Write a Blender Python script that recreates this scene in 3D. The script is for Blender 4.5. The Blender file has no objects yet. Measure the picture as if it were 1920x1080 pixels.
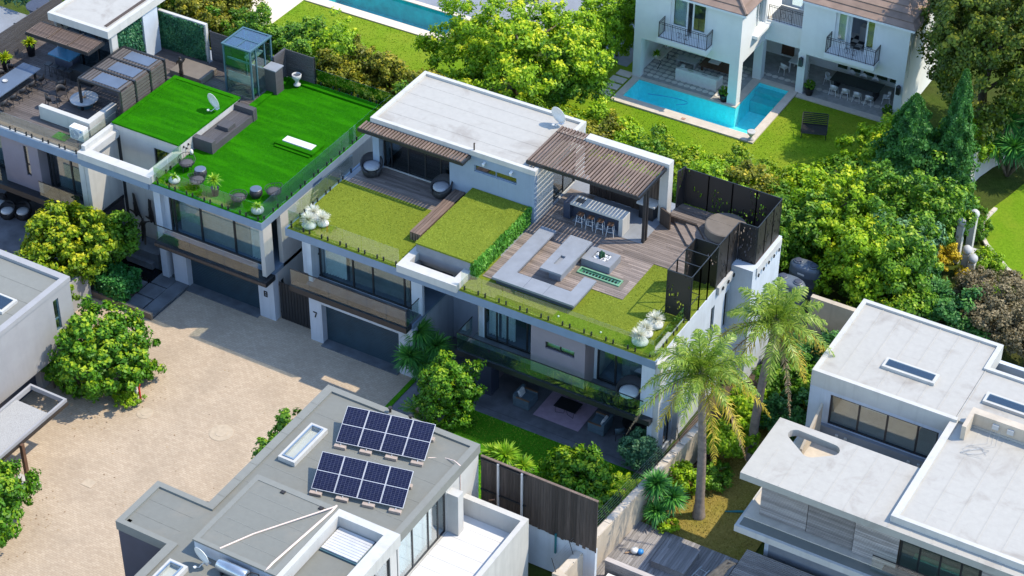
import bpy, bmesh, math, random
import numpy as np
from mathutils import Vector, Matrix
random.seed(7)
rng = np.random.default_rng(7)
scene = bpy.context.scene
COL = scene.collection
R = math.radians

# ------------------------------------------------------------------ camera
cd = bpy.data.cameras.new('camera'); cam = bpy.data.objects.new('camera', cd); COL.objects.link(cam)
cd.sensor_fit = 'HORIZONTAL'; cd.sensor_width = 36.0; cd.lens = 73.05
cd.clip_start = 1.0; cd.clip_end = 2000.0
_f = Vector((-0.394841, 0.68971036, -0.6069598)); _r = Vector((0.86532243, 0.50117231, 0.00658851)); _u = Vector((-0.30873561, 0.52261452, 0.79470522))
_m = Matrix((( _r.x, _u.x, -_f.x), (_r.y, _u.y, -_f.y), (_r.z, _u.z, -_f.z)))
cam.matrix_world = Matrix.Translation((51.8025, -69.1551, 69.0)) @ _m.to_4x4()
scene.camera = cam

# ------------------------------------------------------------------ sky, sun, exposure
SUN_EL, SUN_AZ = R(54.5), R(32.8)          # azimuth measured from +X towards +Y
w = bpy.data.worlds.new('World'); scene.world = w; w.use_nodes = True
nt = w.node_tree; bg = nt.nodes['Background']
sky = nt.nodes.new('ShaderNodeTexSky'); sky.sky_type = 'NISHITA'; sky.sun_disc = False
sky.sun_elevation = SUN_EL; sky.sun_rotation = R(90) - SUN_AZ; sky.air_density = 1.0; sky.dust_density = 0.2; sky.ozone_density = 2.0
nt.links.new(sky.outputs[0], bg.inputs[0]); bg.inputs[1].default_value = 0.15
sl = bpy.data.lights.new('sun', 'SUN'); sl.energy = 2.05; sl.angle = R(0.53); sl.color = (1.0, 0.885, 0.70)
so = bpy.data.objects.new('sun', sl); COL.objects.link(so); so.location = (60, 40, 90)
sd = Vector((math.cos(SUN_AZ)*math.cos(SUN_EL), math.sin(SUN_AZ)*math.cos(SUN_EL), math.sin(SUN_EL)))
so.rotation_euler = (-sd).to_track_quat('-Z', 'Y').to_euler()
scene.view_settings.view_transform = 'Standard'; scene.view_settings.look = 'None'
scene.view_settings.exposure = 1.45; scene.view_settings.gamma = 1.0
scene.cycles.max_bounces = 7; scene.cycles.transparent_max_bounces = 24; scene.cycles.caustics_reflective = False; scene.cycles.caustics_refractive = False

# ------------------------------------------------------------------ materials (all procedural)
MATS = {}
def N(nt, t, **k):
    n = nt.nodes.new(t)
    for a, v in k.items(): setattr(n, a, v)
    return n
def newmat(name):
    m = bpy.data.materials.new(name); m.use_nodes = True; MATS[name] = m
    return m, m.node_tree, m.node_tree.nodes['Principled BSDF']
def ramp(nt, fac, stops):
    r = N(nt, 'ShaderNodeValToRGB'); e = r.color_ramp.elements
    while len(e) < len(stops): e.new(0.5)
    for i, (p, c) in enumerate(stops):
        e[i].position = p; e[i].color = (*c, 1) if len(c) == 3 else c
    nt.links.new(fac, r.inputs[0]); return r.outputs[0]
def noise(nt, scale, detail=4, rough=0.55, vec=None, dist=0.0):
    n = N(nt, 'ShaderNodeTexNoise'); n.inputs['Scale'].default_value = scale; n.inputs['Detail'].default_value = detail
    n.inputs['Roughness'].default_value = rough; n.inputs['Distortion'].default_value = dist
    if vec is not None: nt.links.new(vec, n.inputs['Vector'])
    return n.outputs['Fac']
def geo(nt): return N(nt, 'ShaderNodeNewGeometry').outputs['Position']
def mapv(nt, scale, vec=None, rot=(0, 0, 0)):
    m = N(nt, 'ShaderNodeMapping'); m.inputs['Scale'].default_value = scale; m.inputs['Rotation'].default_value = rot
    nt.links.new(vec if vec is not None else geo(nt), m.inputs['Vector']); return m.outputs[0]
def mixc(nt, fac, a, b, mode='MIX'):
    m = N(nt, 'ShaderNodeMix', data_type='RGBA', blend_type=mode)
    for i, v in ((0, fac), (6, a), (7, b)):
        if isinstance(v, (int, float)): m.inputs[i].default_value = v
        elif isinstance(v, tuple): m.inputs[i].default_value = (*v, 1)
        else: nt.links.new(v, m.inputs[i])
    return m.outputs[2]
def bump(nt, h, bs, strength=0.3, dist=0.02):
    b = N(nt, 'ShaderNodeBump'); b.inputs['Strength'].default_value = strength; b.inputs['Distance'].default_value = dist
    nt.links.new(h, b.inputs['Height']); nt.links.new(b.outputs[0], bs.inputs['Normal'])
def objrand(nt): return N(nt, 'ShaderNodeObjectInfo').outputs['Random']

def plain(name, c, rough=0.7, var=0.12, scale=1.5, metal=0.0, bmp=0.0, spec=0.5, streak=0.0, orand=0.0):
    """painted, plastered, metal or cloth surface: base colour with soft mottling, optional rain streaks"""
    m, nt, bs = newmat(name); p = geo(nt)
    f = noise(nt, scale, 5, 0.6, p)
    lo = tuple(x*(1-var) for x in c); hi = tuple(min(1, x*(1+var)) for x in c)
    col = ramp(nt, f, [(0.3, lo), (0.7, hi)])
    if streak:
        s = noise(nt, 1.0, 4, 0.65, mapv(nt, (2.2, 2.2, 0.18), p))
        fac = ramp(nt, s, [(0.5, (0, 0, 0)), (0.75, (streak,)*3)])
        col = mixc(nt, fac, col, tuple(x*0.55 for x in c))
    if orand:
        r = ramp(nt, objrand(nt), [(0, (1-orand,)*3), (1, (1+orand*0.6,)*3)])
        col = mixc(nt, 1.0, col, r, 'MULTIPLY')
    nt.links.new(col, bs.inputs['Base Color'])
    bs.inputs['Roughness'].default_value = rough; bs.inputs['Metallic'].default_value = metal; bs.inputs['Specular IOR Level'].default_value = spec
    if bmp: bump(nt, noise(nt, 40, 3, 0.6, p), bs, bmp, 0.01)
    return m
def wood(name, c, c2, axis=0, orand=0.25, rough=0.75):
    """timber: grain stretched along one axis, each board a little different"""
    m, nt, bs = newmat(name)
    tc = N(nt, 'ShaderNodeTexCoord').outputs['Object']
    off = N(nt, 'ShaderNodeVectorMath', operation='ADD'); nt.links.new(geo(nt), off.inputs[0])
    sc = [9, 9, 9]; sc[axis] = 0.6
    g = noise(nt, 2.0, 5, 0.65, mapv(nt, tuple(sc), geo(nt)))
    g2 = noise(nt, 0.35, 3, 0.6, geo(nt))
    col = ramp(nt, g, [(0.3, c2), (0.68, c)])
    col = mixc(nt, ramp(nt, g2, [(0.4, (0, 0, 0)), (0.7, (0.45,)*3)]), col, tuple(x*0.62 for x in c))
    r = ramp(nt, objrand(nt), [(0, (1-orand,)*3), (1, (1+orand,)*3)])
    col = mixc(nt, 1.0, col, r, 'MULTIPLY')
    at = N(nt, 'ShaderNodeAttribute', attribute_name='tint')
    r2 = ramp(nt, at.outputs['Fac'], [(0, (1,)*3), (0.02, (0.72,)*3), (1, (1.3,)*3)])
    col = mixc(nt, 1.0, col, r2, 'MULTIPLY')
    nt.links.new(col, bs.inputs['Base Color']); bs.inputs['Roughness'].default_value = rough
    bump(nt, g, bs, 0.25, 0.01)
    return m
def turf(name, a, b, c, scale=9.0, big=0.5, stripe=None):
    m, nt, bs = newmat(name); p = geo(nt)
    f = noise(nt, scale, 6, 0.75, p); g = noise(nt, big, 4, 0.6, p)
    col = ramp(nt, f, [(0.28, a), (0.72, b)])
    col = mixc(nt, ramp(nt, g, [(0.42, (0, 0, 0)), (0.72, (0.7,)*3)]), col, c)
    if stripe:
        s = noise(nt, 1.0, 2, 0.5, mapv(nt, stripe, p))
        col = mixc(nt, ramp(nt, s, [(0.42, (0, 0, 0)), (0.66, (0.5,)*3)]), col, tuple(min(1, x*1.35) for x in b))
    nt.links.new(col, bs.inputs['Base Color']); bs.inputs['Roughness'].default_value = 0.95; bs.inputs['Specular IOR Level'].default_value = 0.04
    bump(nt, noise(nt, 28, 4, 0.8, p), bs, 0.85, 0.05)
    return m
def glass(name, tint, refl=1.0, base=0.03, rough=0.0):
    m, nt, bs = newmat(name); out = nt.nodes['Material Output']
    tr = N(nt, 'ShaderNodeBsdfTransparent'); tr.inputs[0].default_value = (*tint, 1)
    gl = N(nt, 'ShaderNodeBsdfGlossy'); gl.inputs['Roughness'].default_value = rough; gl.inputs[0].default_value = (0.95, 0.98, 1, 1)
    lw = N(nt, 'ShaderNodeLayerWeight'); lw.inputs[0].default_value = 0.5
    pw = N(nt, 'ShaderNodeMath', operation='POWER'); pw.inputs[1].default_value = 4.0; nt.links.new(lw.outputs['Facing'], pw.inputs[0])
    mt = N(nt, 'ShaderNodeMath', operation='MULTIPLY_ADD'); mt.inputs[1].default_value = refl; mt.inputs[2].default_value = base; mt.use_clamp = True
    nt.links.new(pw.outputs[0], mt.inputs[0])
    mx = N(nt, 'ShaderNodeMixShader'); nt.links.new(mt.outputs[0], mx.inputs[0]); nt.links.new(tr.outputs[0], mx.inputs[1]); nt.links.new(gl.outputs[0], mx.inputs[2])
    nt.links.new(mx.outputs[0], out.inputs[0]); nt.nodes.remove(bs)
    return m
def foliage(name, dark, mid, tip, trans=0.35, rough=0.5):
    """leaves: per-leaf tint from old leaves and painted shade to young growth and painted light, light shining through"""
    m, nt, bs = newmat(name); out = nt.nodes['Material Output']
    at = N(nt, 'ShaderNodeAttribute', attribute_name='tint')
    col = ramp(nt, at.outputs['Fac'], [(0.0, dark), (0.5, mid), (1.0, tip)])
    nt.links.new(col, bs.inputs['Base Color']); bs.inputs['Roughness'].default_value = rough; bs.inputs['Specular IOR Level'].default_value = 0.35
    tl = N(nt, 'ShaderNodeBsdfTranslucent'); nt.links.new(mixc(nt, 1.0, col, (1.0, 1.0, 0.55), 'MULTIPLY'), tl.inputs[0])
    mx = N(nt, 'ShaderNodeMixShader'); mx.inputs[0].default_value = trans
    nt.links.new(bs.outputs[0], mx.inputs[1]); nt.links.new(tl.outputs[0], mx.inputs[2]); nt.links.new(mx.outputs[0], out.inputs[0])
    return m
def pavers(name, c1, c2, mortar, sx, sy, rot=0.0, rough=0.85, dirt=0.35):
    m, nt, bs = newmat(name); p = geo(nt)
    v = mapv(nt, (1, 1, 1), p, (0, 0, rot))
    b = N(nt, 'ShaderNodeTexBrick'); nt.links.new(v, b.inputs['Vector'])
    b.inputs['Scale'].default_value = 1.0; b.inputs['Brick Width'].default_value = sx; b.inputs['Row Height'].default_value = sy
    b.inputs['Mortar Size'].default_value = 0.012; b.inputs['Mortar Smooth'].default_value = 0.3; b.inputs['Bias'].default_value = 0.0
    b.inputs['Color1'].default_value = (*c1, 1); b.inputs['Color2'].default_value = (*c2, 1); b.inputs['Mortar'].default_value = (*mortar, 1)
    g = noise(nt, 0.45, 6, 0.65, p, 0.4); f = noise(nt, 5.0, 4, 0.7, p)
    col = mixc(nt, ramp(nt, g, [(0.42, (0, 0, 0)), (0.72, (dirt,)*3)]), b.outputs['Color'], tuple(x*0.6 for x in c2))
    col = mixc(nt, ramp(nt, f, [(0.35, (0.25,)*3), (0.65, (0, 0, 0))]), col, tuple(min(1, x*1.15) for x in c1))
    nt.links.new(col, bs.inputs['Base Color']); bs.inputs['Roughness'].default_value = rough
    bump(nt, b.outputs['Fac'], bs, -0.35, 0.015)
    return m
def membrane(name, c, dirt, amt=0.6, rough=0.6, seams=None):
    """flat roof covering with weather stains"""
    m, nt, bs = newmat(name); p = geo(nt)
    g = noise(nt, 0.55, 7, 0.62, p, 0.6); h = noise(nt, 3.5, 5, 0.7, p); s = noise(nt, 1.0, 4, 0.6, mapv(nt, (0.5, 5.0, 1), p))
    col = ramp(nt, h, [(0.3, tuple(x*0.9 for x in c)), (0.7, c)])
    col = mixc(nt, ramp(nt, g, [(0.54, (0, 0, 0)), (0.74, (amt,)*3)]), col, dirt)
    col = mixc(nt, ramp(nt, s, [(0.58, (0, 0, 0)), (0.8, (amt*0.35,)*3)]), col, dirt)
    nt.links.new(col, bs.inputs['Base Color']); bs.inputs['Roughness'].default_value = rough
    bump(nt, h, bs, 0.12, 0.01)
    return m

plain('white_wall', (0.462, 0.455, 0.428), 0.75, 0.06, 1.2, bmp=0.08, streak=0.32)
plain('cream_white', (0.70, 0.72, 0.71), 0.75, 0.04, 1.2, bmp=0.08, streak=0.08)
plain('pale_wall', (0.47, 0.515, 0.57), 0.78, 0.07, 1.0, bmp=0.08, streak=0.36)
plain('blue_grey_wall', (0.225, 0.29, 0.37), 0.78, 0.07, 1.0, bmp=0.08, streak=0.25)  # pale wall darkened and blued for the pavilion front: shade put into the colour
plain('light_grey_wall', (0.300, 0.300, 0.305), 0.8, 0.06, 1.0, bmp=0.1, streak=0.15)
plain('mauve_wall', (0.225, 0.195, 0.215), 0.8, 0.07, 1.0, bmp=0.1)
plain('fascia_grey', (0.16, 0.225, 0.31), 0.6, 0.08, 1.5, streak=0.15)
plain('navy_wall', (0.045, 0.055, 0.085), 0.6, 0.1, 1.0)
plain('dark_metal', (0.018, 0.02, 0.023), 0.4, 0.2, 3, spec=0.5)
plain('blue_metal', (0.055, 0.12, 0.15), 0.35, 0.15, 2)
plain('garage_steel', (0.018, 0.045, 0.066), 0.42, 0.2, 1.2)
plain('slate', (0.105, 0.12, 0.135), 0.55, 0.35, 1.3, bmp=0.15)
plain('patio_slate', (0.15, 0.155, 0.17), 0.6, 0.35, 1.0, bmp=0.15)
plain('concrete_grey', (0.2070, 0.2250, 0.2520), 0.7, 0.10, 1.6, bmp=0.1, streak=0.0)
plain('concrete_light', (0.4320, 0.4320, 0.4230), 0.75, 0.12, 2.5, bmp=0.12)
plain('concrete_brown', (0.145, 0.125, 0.105), 0.85, 0.12, 2.0, bmp=0.1)
plain('stone_coping', (0.5040, 0.4500, 0.3780), 0.8, 0.1, 2.5, bmp=0.1)
plain('cream_paving', (0.62, 0.53, 0.42), 0.85, 0.1, 1.0)
plain('beige_wall', (0.4500, 0.3870, 0.3060), 0.85, 0.12, 1.2, bmp=0.15, streak=0.35)
plain('black_rattan', (0.022, 0.022, 0.024), 0.6, 0.3, 20, bmp=0.3)
plain('grey_cushion', (0.33, 0.34, 0.36), 0.9, 0.1, 5)
plain('white_cushion', (0.74, 0.74, 0.72), 0.9, 0.06, 5)
plain('sage_cushion', (0.30, 0.36, 0.22), 0.9, 0.08, 5)
plain('blue_grey_fabric', (0.11, 0.165, 0.20), 0.9, 0.1, 4)
plain('pale_stone', (0.55, 0.56, 0.57), 0.7, 0.1, 3, bmp=0.1)
plain('black_pot', (0.012, 0.012, 0.014), 0.35, 0.2, 4)
plain('water_tank', (0.10, 0.125, 0.16), 0.45, 0.1, 2)
plain('plastic_white', (0.6800, 0.6800, 0.6630), 0.4, 0.05, 3)
plain('steel', (0.42, 0.46, 0.50), 0.3, 0.1, 3, metal=0.8)
plain('aluminium', (0.62, 0.62, 0.63), 0.45, 0.08, 3, metal=0.3)
plain('blue_top', (0.045, 0.16, 0.26), 0.15, 0.15, 1)
plain('lead_blue', (0.09, 0.12, 0.17), 0.35, 0.12, 1)
plain('iron', (0.03, 0.028, 0.03), 0.5, 0.2, 6)
plain('terracotta_brown', (0.11, 0.055, 0.03), 0.6, 0.25, 5)
plain('bronze', (0.025, 0.02, 0.017), 0.45, 0.3, 8)
plain('red_pipe', (0.55, 0.02, 0.015), 0.5, 0.1, 3)
plain('dark_interior', (0.08, 0.095, 0.105), 0.8, 0.2, 1)
plain('floor_interior', (0.13, 0.12, 0.11), 0.5, 0.15, 2)
plain('curtain_white', (0.75, 0.80, 0.80), 0.9, 0.06, 3)
plain('curtain_grey', (0.40, 0.42, 0.42), 0.9, 0.1, 3)
plain('blind_grey', (0.20, 0.23, 0.24), 0.9, 0.12, 3)
plain('bark', (0.13, 0.10, 0.075), 0.95, 0.35, 6, bmp=0.5)
plain('palm_bark', (0.21, 0.17, 0.145), 0.95, 0.3, 4, bmp=0.4)
plain('soil', (0.07, 0.05, 0.035), 1.0, 0.35, 3, bmp=0.4)
plain('gravel', (0.33, 0.325, 0.31), 0.95, 0.35, 30, bmp=0.6)
plain('rug_pink', (0.46, 0.33, 0.41), 0.95, 0.12, 3)
plain('brick_red', (0.36, 0.21, 0.15), 0.9, 0.2, 5, bmp=0.2)
plain('paver_block', (0.36, 0.29, 0.24), 0.9, 0.12, 5, bmp=0.2)
plain('orange_rope', (0.70, 0.55, 0.47), 0.8, 0.08, 3)
plain('blue_plastic', (0.03, 0.22, 0.55), 0.4, 0.1, 3)
plain('teal_hose', (0.01, 0.14, 0.16), 0.4, 0.1, 3)
plain('driftwood', (0.36, 0.24, 0.15), 0.9, 0.3, 5, bmp=0.5)
plain('cover_concrete', (0.430, 0.355, 0.262), 0.9, 0.12, 4, bmp=0.2)
plain('number_black', (0.01, 0.01, 0.012), 0.4, 0.1, 3)
plain('pool_tile', (0.12, 0.82, 0.85), 0.4, 0.10, 4.0)
plain('deep_pool_tile', (0.02, 0.42, 0.40), 0.4, 0.25, 1.5)
plain('pool_step', (0.05, 0.50, 0.52), 0.4, 0.10, 4.0)
plain('roof_tile', (0.235, 0.165, 0.125), 0.85, 0.18, 1.4, bmp=0.2, orand=0.16)
plain('louvre_metal', (0.10, 0.09, 0.085), 0.55, 0.15, 3, orand=0.12)
plain('cobble_pale', (0.60, 0.57, 0.51), 0.85, 0.15, 3, bmp=0.2, orand=0.15)
plain('paving_grey', (0.29, 0.285, 0.27), 0.85, 0.2, 3, bmp=0.2)
plain('tile_pale', (0.5920, 0.5920, 0.5880), 0.55, 0.04, 2)
plain('floor_checker_black', (0.02, 0.02, 0.022), 0.3, 0.1, 2)
plain('green_glow_tile', (0.16, 0.32, 0.20), 0.3, 0.3, 3)
wood('deck_weathered', (0.2508, 0.2068, 0.1804), (0.1320, 0.1056, 0.0924), 0)
wood('deck_dark', (0.115, 0.098, 0.092), (0.065, 0.055, 0.052), 0)
wood('deck_silver', (0.26, 0.25, 0.25), (0.14, 0.13, 0.13), 1)
wood('slat_brown', (0.2162, 0.1518, 0.1150), (0.1012, 0.0690, 0.0552), 1, 0.22)
wood('fence_dark', (0.085, 0.065, 0.055), (0.038, 0.028, 0.024), 2, 0.35)
wood('cladding_dark', (0.10, 0.07, 0.052), (0.05, 0.035, 0.027), 2, 0.3)
wood('cladding_grey', (0.47, 0.43, 0.405), (0.27, 0.235, 0.215), 0, 0.2)
wood('bench_grey', (0.085, 0.082, 0.088), (0.05, 0.048, 0.052), 1, 0.1)
wood('teak', (0.30, 0.19, 0.11), (0.17, 0.10, 0.06), 0, 0.1)
turf('turf_vivid', (0.0077, 0.0903, 0.0009), (0.0241, 0.1720, 0.0009), (0.0120, 0.1204, 0.0009), 7, 0.5, (0.35, 2.2, 1))
turf('turf_olive', (0.1044, 0.1392, 0.0139), (0.2306, 0.2828, 0.0348), (0.1436, 0.1870, 0.0218), 9, 0.8)
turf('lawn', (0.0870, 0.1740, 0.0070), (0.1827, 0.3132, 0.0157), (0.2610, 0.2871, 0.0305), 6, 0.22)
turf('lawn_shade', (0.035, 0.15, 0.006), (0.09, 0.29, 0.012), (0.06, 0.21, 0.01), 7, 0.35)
turf('lawn_dry', (0.1848, 0.1408, 0.0308), (0.3520, 0.2728, 0.0792), (0.1936, 0.1848, 0.0308), 5, 0.45)
turf('ground_green', (0.03, 0.055, 0.008), (0.075, 0.11, 0.02), (0.06, 0.05, 0.025), 3, 0.15)
glass('clear_glass', (0.90, 0.955, 0.93), 1.8, 0.10)
glass('window_glass', (0.84, 0.92, 0.93), 1.8, 0.13)
glass('green_glass', (0.82, 0.94, 0.90), 1.6, 0.08)
glass('dark_glass', (0.45, 0.56, 0.60), 1.4, 0.10)
glass('lift_glass', (0.74, 0.88, 0.84), 1.4, 0.10)
glass('balcony_glass', (0.90, 0.955, 0.94), 1.6, 0.055)
glass('roof_glass', (0.40, 0.60, 0.68), 1.6, 0.16)
glass('skylight_glass', (0.96, 0.98, 0.97), 0.7, 0.02)
glass('water_surface', (0.90, 0.99, 1.0), 0.8, 0.015, 0.02)
foliage('leaf_lime', (0.022, 0.085, 0.006), (0.19, 0.33, 0.008), (0.62, 0.60, 0.02), 0.35)
foliage('leaf_fresh', (0.014, 0.075, 0.006), (0.095, 0.27, 0.008), (0.44, 0.55, 0.02), 0.32)
foliage('leaf_evergreen', (0.02, 0.05, 0.008), (0.105, 0.165, 0.012), (0.40, 0.37, 0.025), 0.3)
foliage('leaf_green', (0.016, 0.068, 0.009), (0.116, 0.282, 0.013), (0.435, 0.550, 0.028), 0.35)
foliage('leaf_bright', (0.036, 0.127, 0.009), (0.290, 0.499, 0.011), (0.750, 0.750, 0.028), 0.4)
foliage('leaf_dark', (0.014, 0.077, 0.018), (0.043, 0.166, 0.031), (0.145, 0.333, 0.050), 0.25)
foliage('leaf_olive', (0.028, 0.051, 0.009), (0.217, 0.243, 0.015), (0.667, 0.512, 0.033), 0.35)
foliage('leaf_conifer', (0.014, 0.065, 0.016), (0.06, 0.20, 0.035), (0.20, 0.42, 0.07), 0.3)
foliage('leaf_grey', (0.072, 0.064, 0.033), (0.217, 0.179, 0.094), (0.435, 0.333, 0.176), 0.25)
foliage('leaf_teal', (0.029, 0.096, 0.050), (0.087, 0.218, 0.099), (0.232, 0.422, 0.176), 0.25)
foliage('leaf_palm', (0.09, 0.17, 0.02), (0.24, 0.36, 0.045), (0.52, 0.58, 0.12), 0.35, 0.35)
foliage('leaf_palm_gold', (0.22, 0.17, 0.015), (0.48, 0.37, 0.03), (0.62, 0.52, 0.06), 0.3, 0.45)
foliage('leaf_palm_dead', (0.20, 0.13, 0.07), (0.36, 0.25, 0.14), (0.48, 0.36, 0.22), 0.2, 0.7)
foliage('leaf_yucca', (0.021, 0.115, 0.030), (0.065, 0.249, 0.050), (0.197, 0.500, 0.066), 0.2, 0.4)
foliage('leaf_yucca_lime', (0.058, 0.179, 0.011), (0.189, 0.422, 0.022), (0.522, 0.666, 0.055), 0.3, 0.4)
foliage('blade_vivid', (0.014, 0.15, 0.002), (0.026, 0.21, 0.003), (0.042, 0.28, 0.005), 0.2, 0.8)
foliage('blade_olive', (0.16, 0.21, 0.02), (0.27, 0.34, 0.04), (0.40, 0.46, 0.07), 0.2, 0.8)
foliage('blade_lawn', (0.09, 0.20, 0.01), (0.20, 0.35, 0.02), (0.38, 0.46, 0.05), 0.25, 0.8)
foliage('blade_dry', (0.18, 0.14, 0.03), (0.36, 0.29, 0.08), (0.55, 0.46, 0.16), 0.25, 0.8)
foliage('leaf_gold', (0.35, 0.25, 0.01), (0.62, 0.46, 0.015), (0.85, 0.66, 0.03), 0.3)
foliage('leaf_white', (0.40, 0.40, 0.34), (0.68, 0.68, 0.62), (0.85, 0.84, 0.78), 0.2)
foliage('leaf_hanging', (0.03, 0.13, 0.01), (0.09, 0.30, 0.03), (0.22, 0.50, 0.06), 0.3)
foliage('leaf_wall', (0.006, 0.05, 0.03), (0.02, 0.12, 0.055), (0.10, 0.27, 0.10), 0.2)
foliage('leaf_ivy', (0.012, 0.077, 0.022), (0.029, 0.166, 0.033), (0.102, 0.333, 0.055), 0.2)
pavers('driveway_pavers', (0.4611, 0.3741, 0.2741), (0.3828, 0.3001, 0.2132), (0.3045, 0.2393, 0.1740), 0.24, 0.12, 0.0, 0.85, 0.5)
membrane('roof_white', (0.392, 0.376, 0.338), (0.200, 0.168, 0.138), 0.6)
membrane('roof_felt', (0.172, 0.176, 0.156), (0.2340, 0.2115, 0.1710), 0.5, 0.85)
membrane('roof_felt_pale', (0.200, 0.205, 0.185), (0.1620, 0.1575, 0.1440), 0.4, 0.85)
def screen_mat():
    """laser-cut steel: leafy openings cut through the sheet"""
    m, nt, bs = newmat('cut_steel'); out = nt.nodes['Material Output']; p = geo(nt)
    bs.inputs['Base Color'].default_value = (0.02, 0.018, 0.018, 1); bs.inputs['Roughness'].default_value = 0.5
    rot = mapv(nt, (4.6, 4.6, 1.7), p, (0.55, 0.4, 0.2))
    v = N(nt, 'ShaderNodeTexVoronoi'); v.inputs['Scale'].default_value = 2.2; nt.links.new(rot, v.inputs['Vector'])
    a = ramp(nt, v.outputs['Distance'], [(0.36, (1, 1, 1)), (0.40, (0, 0, 0))])
    g = ramp(nt, noise(nt, 0.9, 2, 0.5, p), [(0.49, (0, 0, 0)), (0.53, (1, 1, 1))])
    mm = mixc(nt, 1.0, a, g, 'MULTIPLY')
    tr = N(nt, 'ShaderNodeBsdfTransparent'); mx = N(nt, 'ShaderNodeMixShader')
    nt.links.new(mm, mx.inputs[0]); nt.links.new(bs.outputs[0], mx.inputs[1]); nt.links.new(tr.outputs[0], mx.inputs[2]); nt.links.new(mx.outputs[0], out.inputs[0])
screen_mat()
def solar_mat():
    m, nt, bs = newmat('solar_cells')
    b = N(nt, 'ShaderNodeTexBrick'); b.offset = 0.0
    uv = N(nt, 'ShaderNodeUVMap'); nt.links.new(uv.outputs[0], b.inputs['Vector'])
    b.inputs['Scale'].default_value = 1.0; b.inputs['Brick Width'].default_value = 1/6; b.inputs['Row Height'].default_value = 1/10
    b.inputs['Mortar Size'].default_value = 0.0045; b.inputs['Mortar Smooth'].default_value = 0.1
    b.inputs['Color1'].default_value = (0.006, 0.008, 0.028, 1); b.inputs['Color2'].default_value = (0.010, 0.013, 0.042, 1); b.inputs['Mortar'].default_value = (0.085, 0.092, 0.13, 1)
    nt.links.new(b.outputs['Color'], bs.inputs['Base Color']); bs.inputs['Roughness'].default_value = 0.18
    bs.inputs['Specular IOR Level'].default_value = 0.22
solar_mat()
def water_mat(name, c):
    m, nt, bs = newmat(name); bs.inputs['Base Color'].default_value = (*c, 1); bs.inputs['Roughness'].default_value = 0.05
    bump(nt, noise(nt, 3.0, 3, 0.5, geo(nt)), bs, 0.15, 0.03)
water_mat('pond_water', (0.004, 0.006, 0.007))

# ------------------------------------------------------------------ building blocks
FR = {}            # object name -> its origin in the author's coordinates
def thing(name, label, cat, loc=(0, 0, 0), rot=0.0, group=None, world=False):
    """Empty at the base of a thing. world=True: its parts are written in world metres, else in the thing's own frame"""
    o = bpy.data.objects.new(name, None); COL.objects.link(o); o.empty_display_size = 0.3
    o.location = loc; o.rotation_euler = (0, 0, rot); o['label'] = label; o['category'] = cat
    if group: o['group'] = group
    FR[o.name] = Vector(loc) if world else Vector((0, 0, 0))
    return o
def tag(o, label, cat, group=None):
    o['label'] = label; o['category'] = cat
    if group: o['group'] = group
    return o
def struct(o): o['kind'] = 'structure'; return o
def link(name, me, parent, origin=(0, 0, 0)):
    o = bpy.data.objects.new(name, me); COL.objects.link(o); origin = Vector(origin)
    if parent is not None:
        o.parent = parent; o.location = origin - FR[parent.name]
    else: o.location = origin
    FR[o.name] = origin
    return o
def mk(name, verts, faces, mat, parent=None, origin=None, smooth=False, tint=None):
    """mesh from author coordinates; origin defaults to the base centre of its bounds"""
    v = np.asarray(verts, dtype=np.float64).reshape(-1, 3)
    if origin is None:
        lo, hi = v.min(0), v.max(0); origin = ((lo[0]+hi[0])/2, (lo[1]+hi[1])/2, lo[2])
    me = bpy.data.meshes.new(name); me.from_pydata((v - np.array(origin)).tolist(), [], [tuple(f) for f in faces])
    me.materials.append(MATS[mat])
    if smooth: me.polygons.foreach_set('use_smooth', [True]*len(me.polygons))
    if tint is not None:
        a = me.attributes.new('tint', 'FLOAT', 'FACE'); a.data.foreach_set('value', np.asarray(tint, dtype=np.float32))
    me.update()
    return link(name, me, parent, origin)
BOXF = [(0, 3, 2, 1), (4, 5, 6, 7), (0, 1, 5, 4), (1, 2, 6, 5), (2, 3, 7, 6), (3, 0, 4, 7)]
def boxv(x0, x1, y0, y1, z0, z1):
    return [(x0, y0, z0), (x1, y0, z0), (x1, y1, z0), (x0, y1, z0), (x0, y0, z1), (x1, y0, z1), (x1, y1, z1), (x0, y1, z1)]
_cache = {}
def B(name, mat, parent, x0, x1, y0, y1, z0, z1, bev=0.0, rot=None):
    """box part; alike boxes share their mesh"""
    dx, dy, dz = x1-x0, y1-y0, z1-z0
    k = (round(dx, 3), round(dy, 3), round(dz, 3), mat, bev)
    me = _cache.get(k)
    if me is None:
        me = bpy.data.meshes.new(name); me.from_pydata(boxv(-dx/2, dx/2, -dy/2, dy/2, 0, dz), [], BOXF)
        if bev:
            bm = bmesh.new(); bm.from_mesh(me); bmesh.ops.bevel(bm, geom=bm.edges[:], offset=bev, segments=2, profile=0.6, affect='EDGES'); bm.to_mesh(me); bm.free()
        me.materials.append(MATS[mat]); _cache[k] = me
    o = link(name, me, parent, ((x0+x1)/2, (y0+y1)/2, z0))
    if rot: o.rotation_euler = rot
    return o
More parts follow.
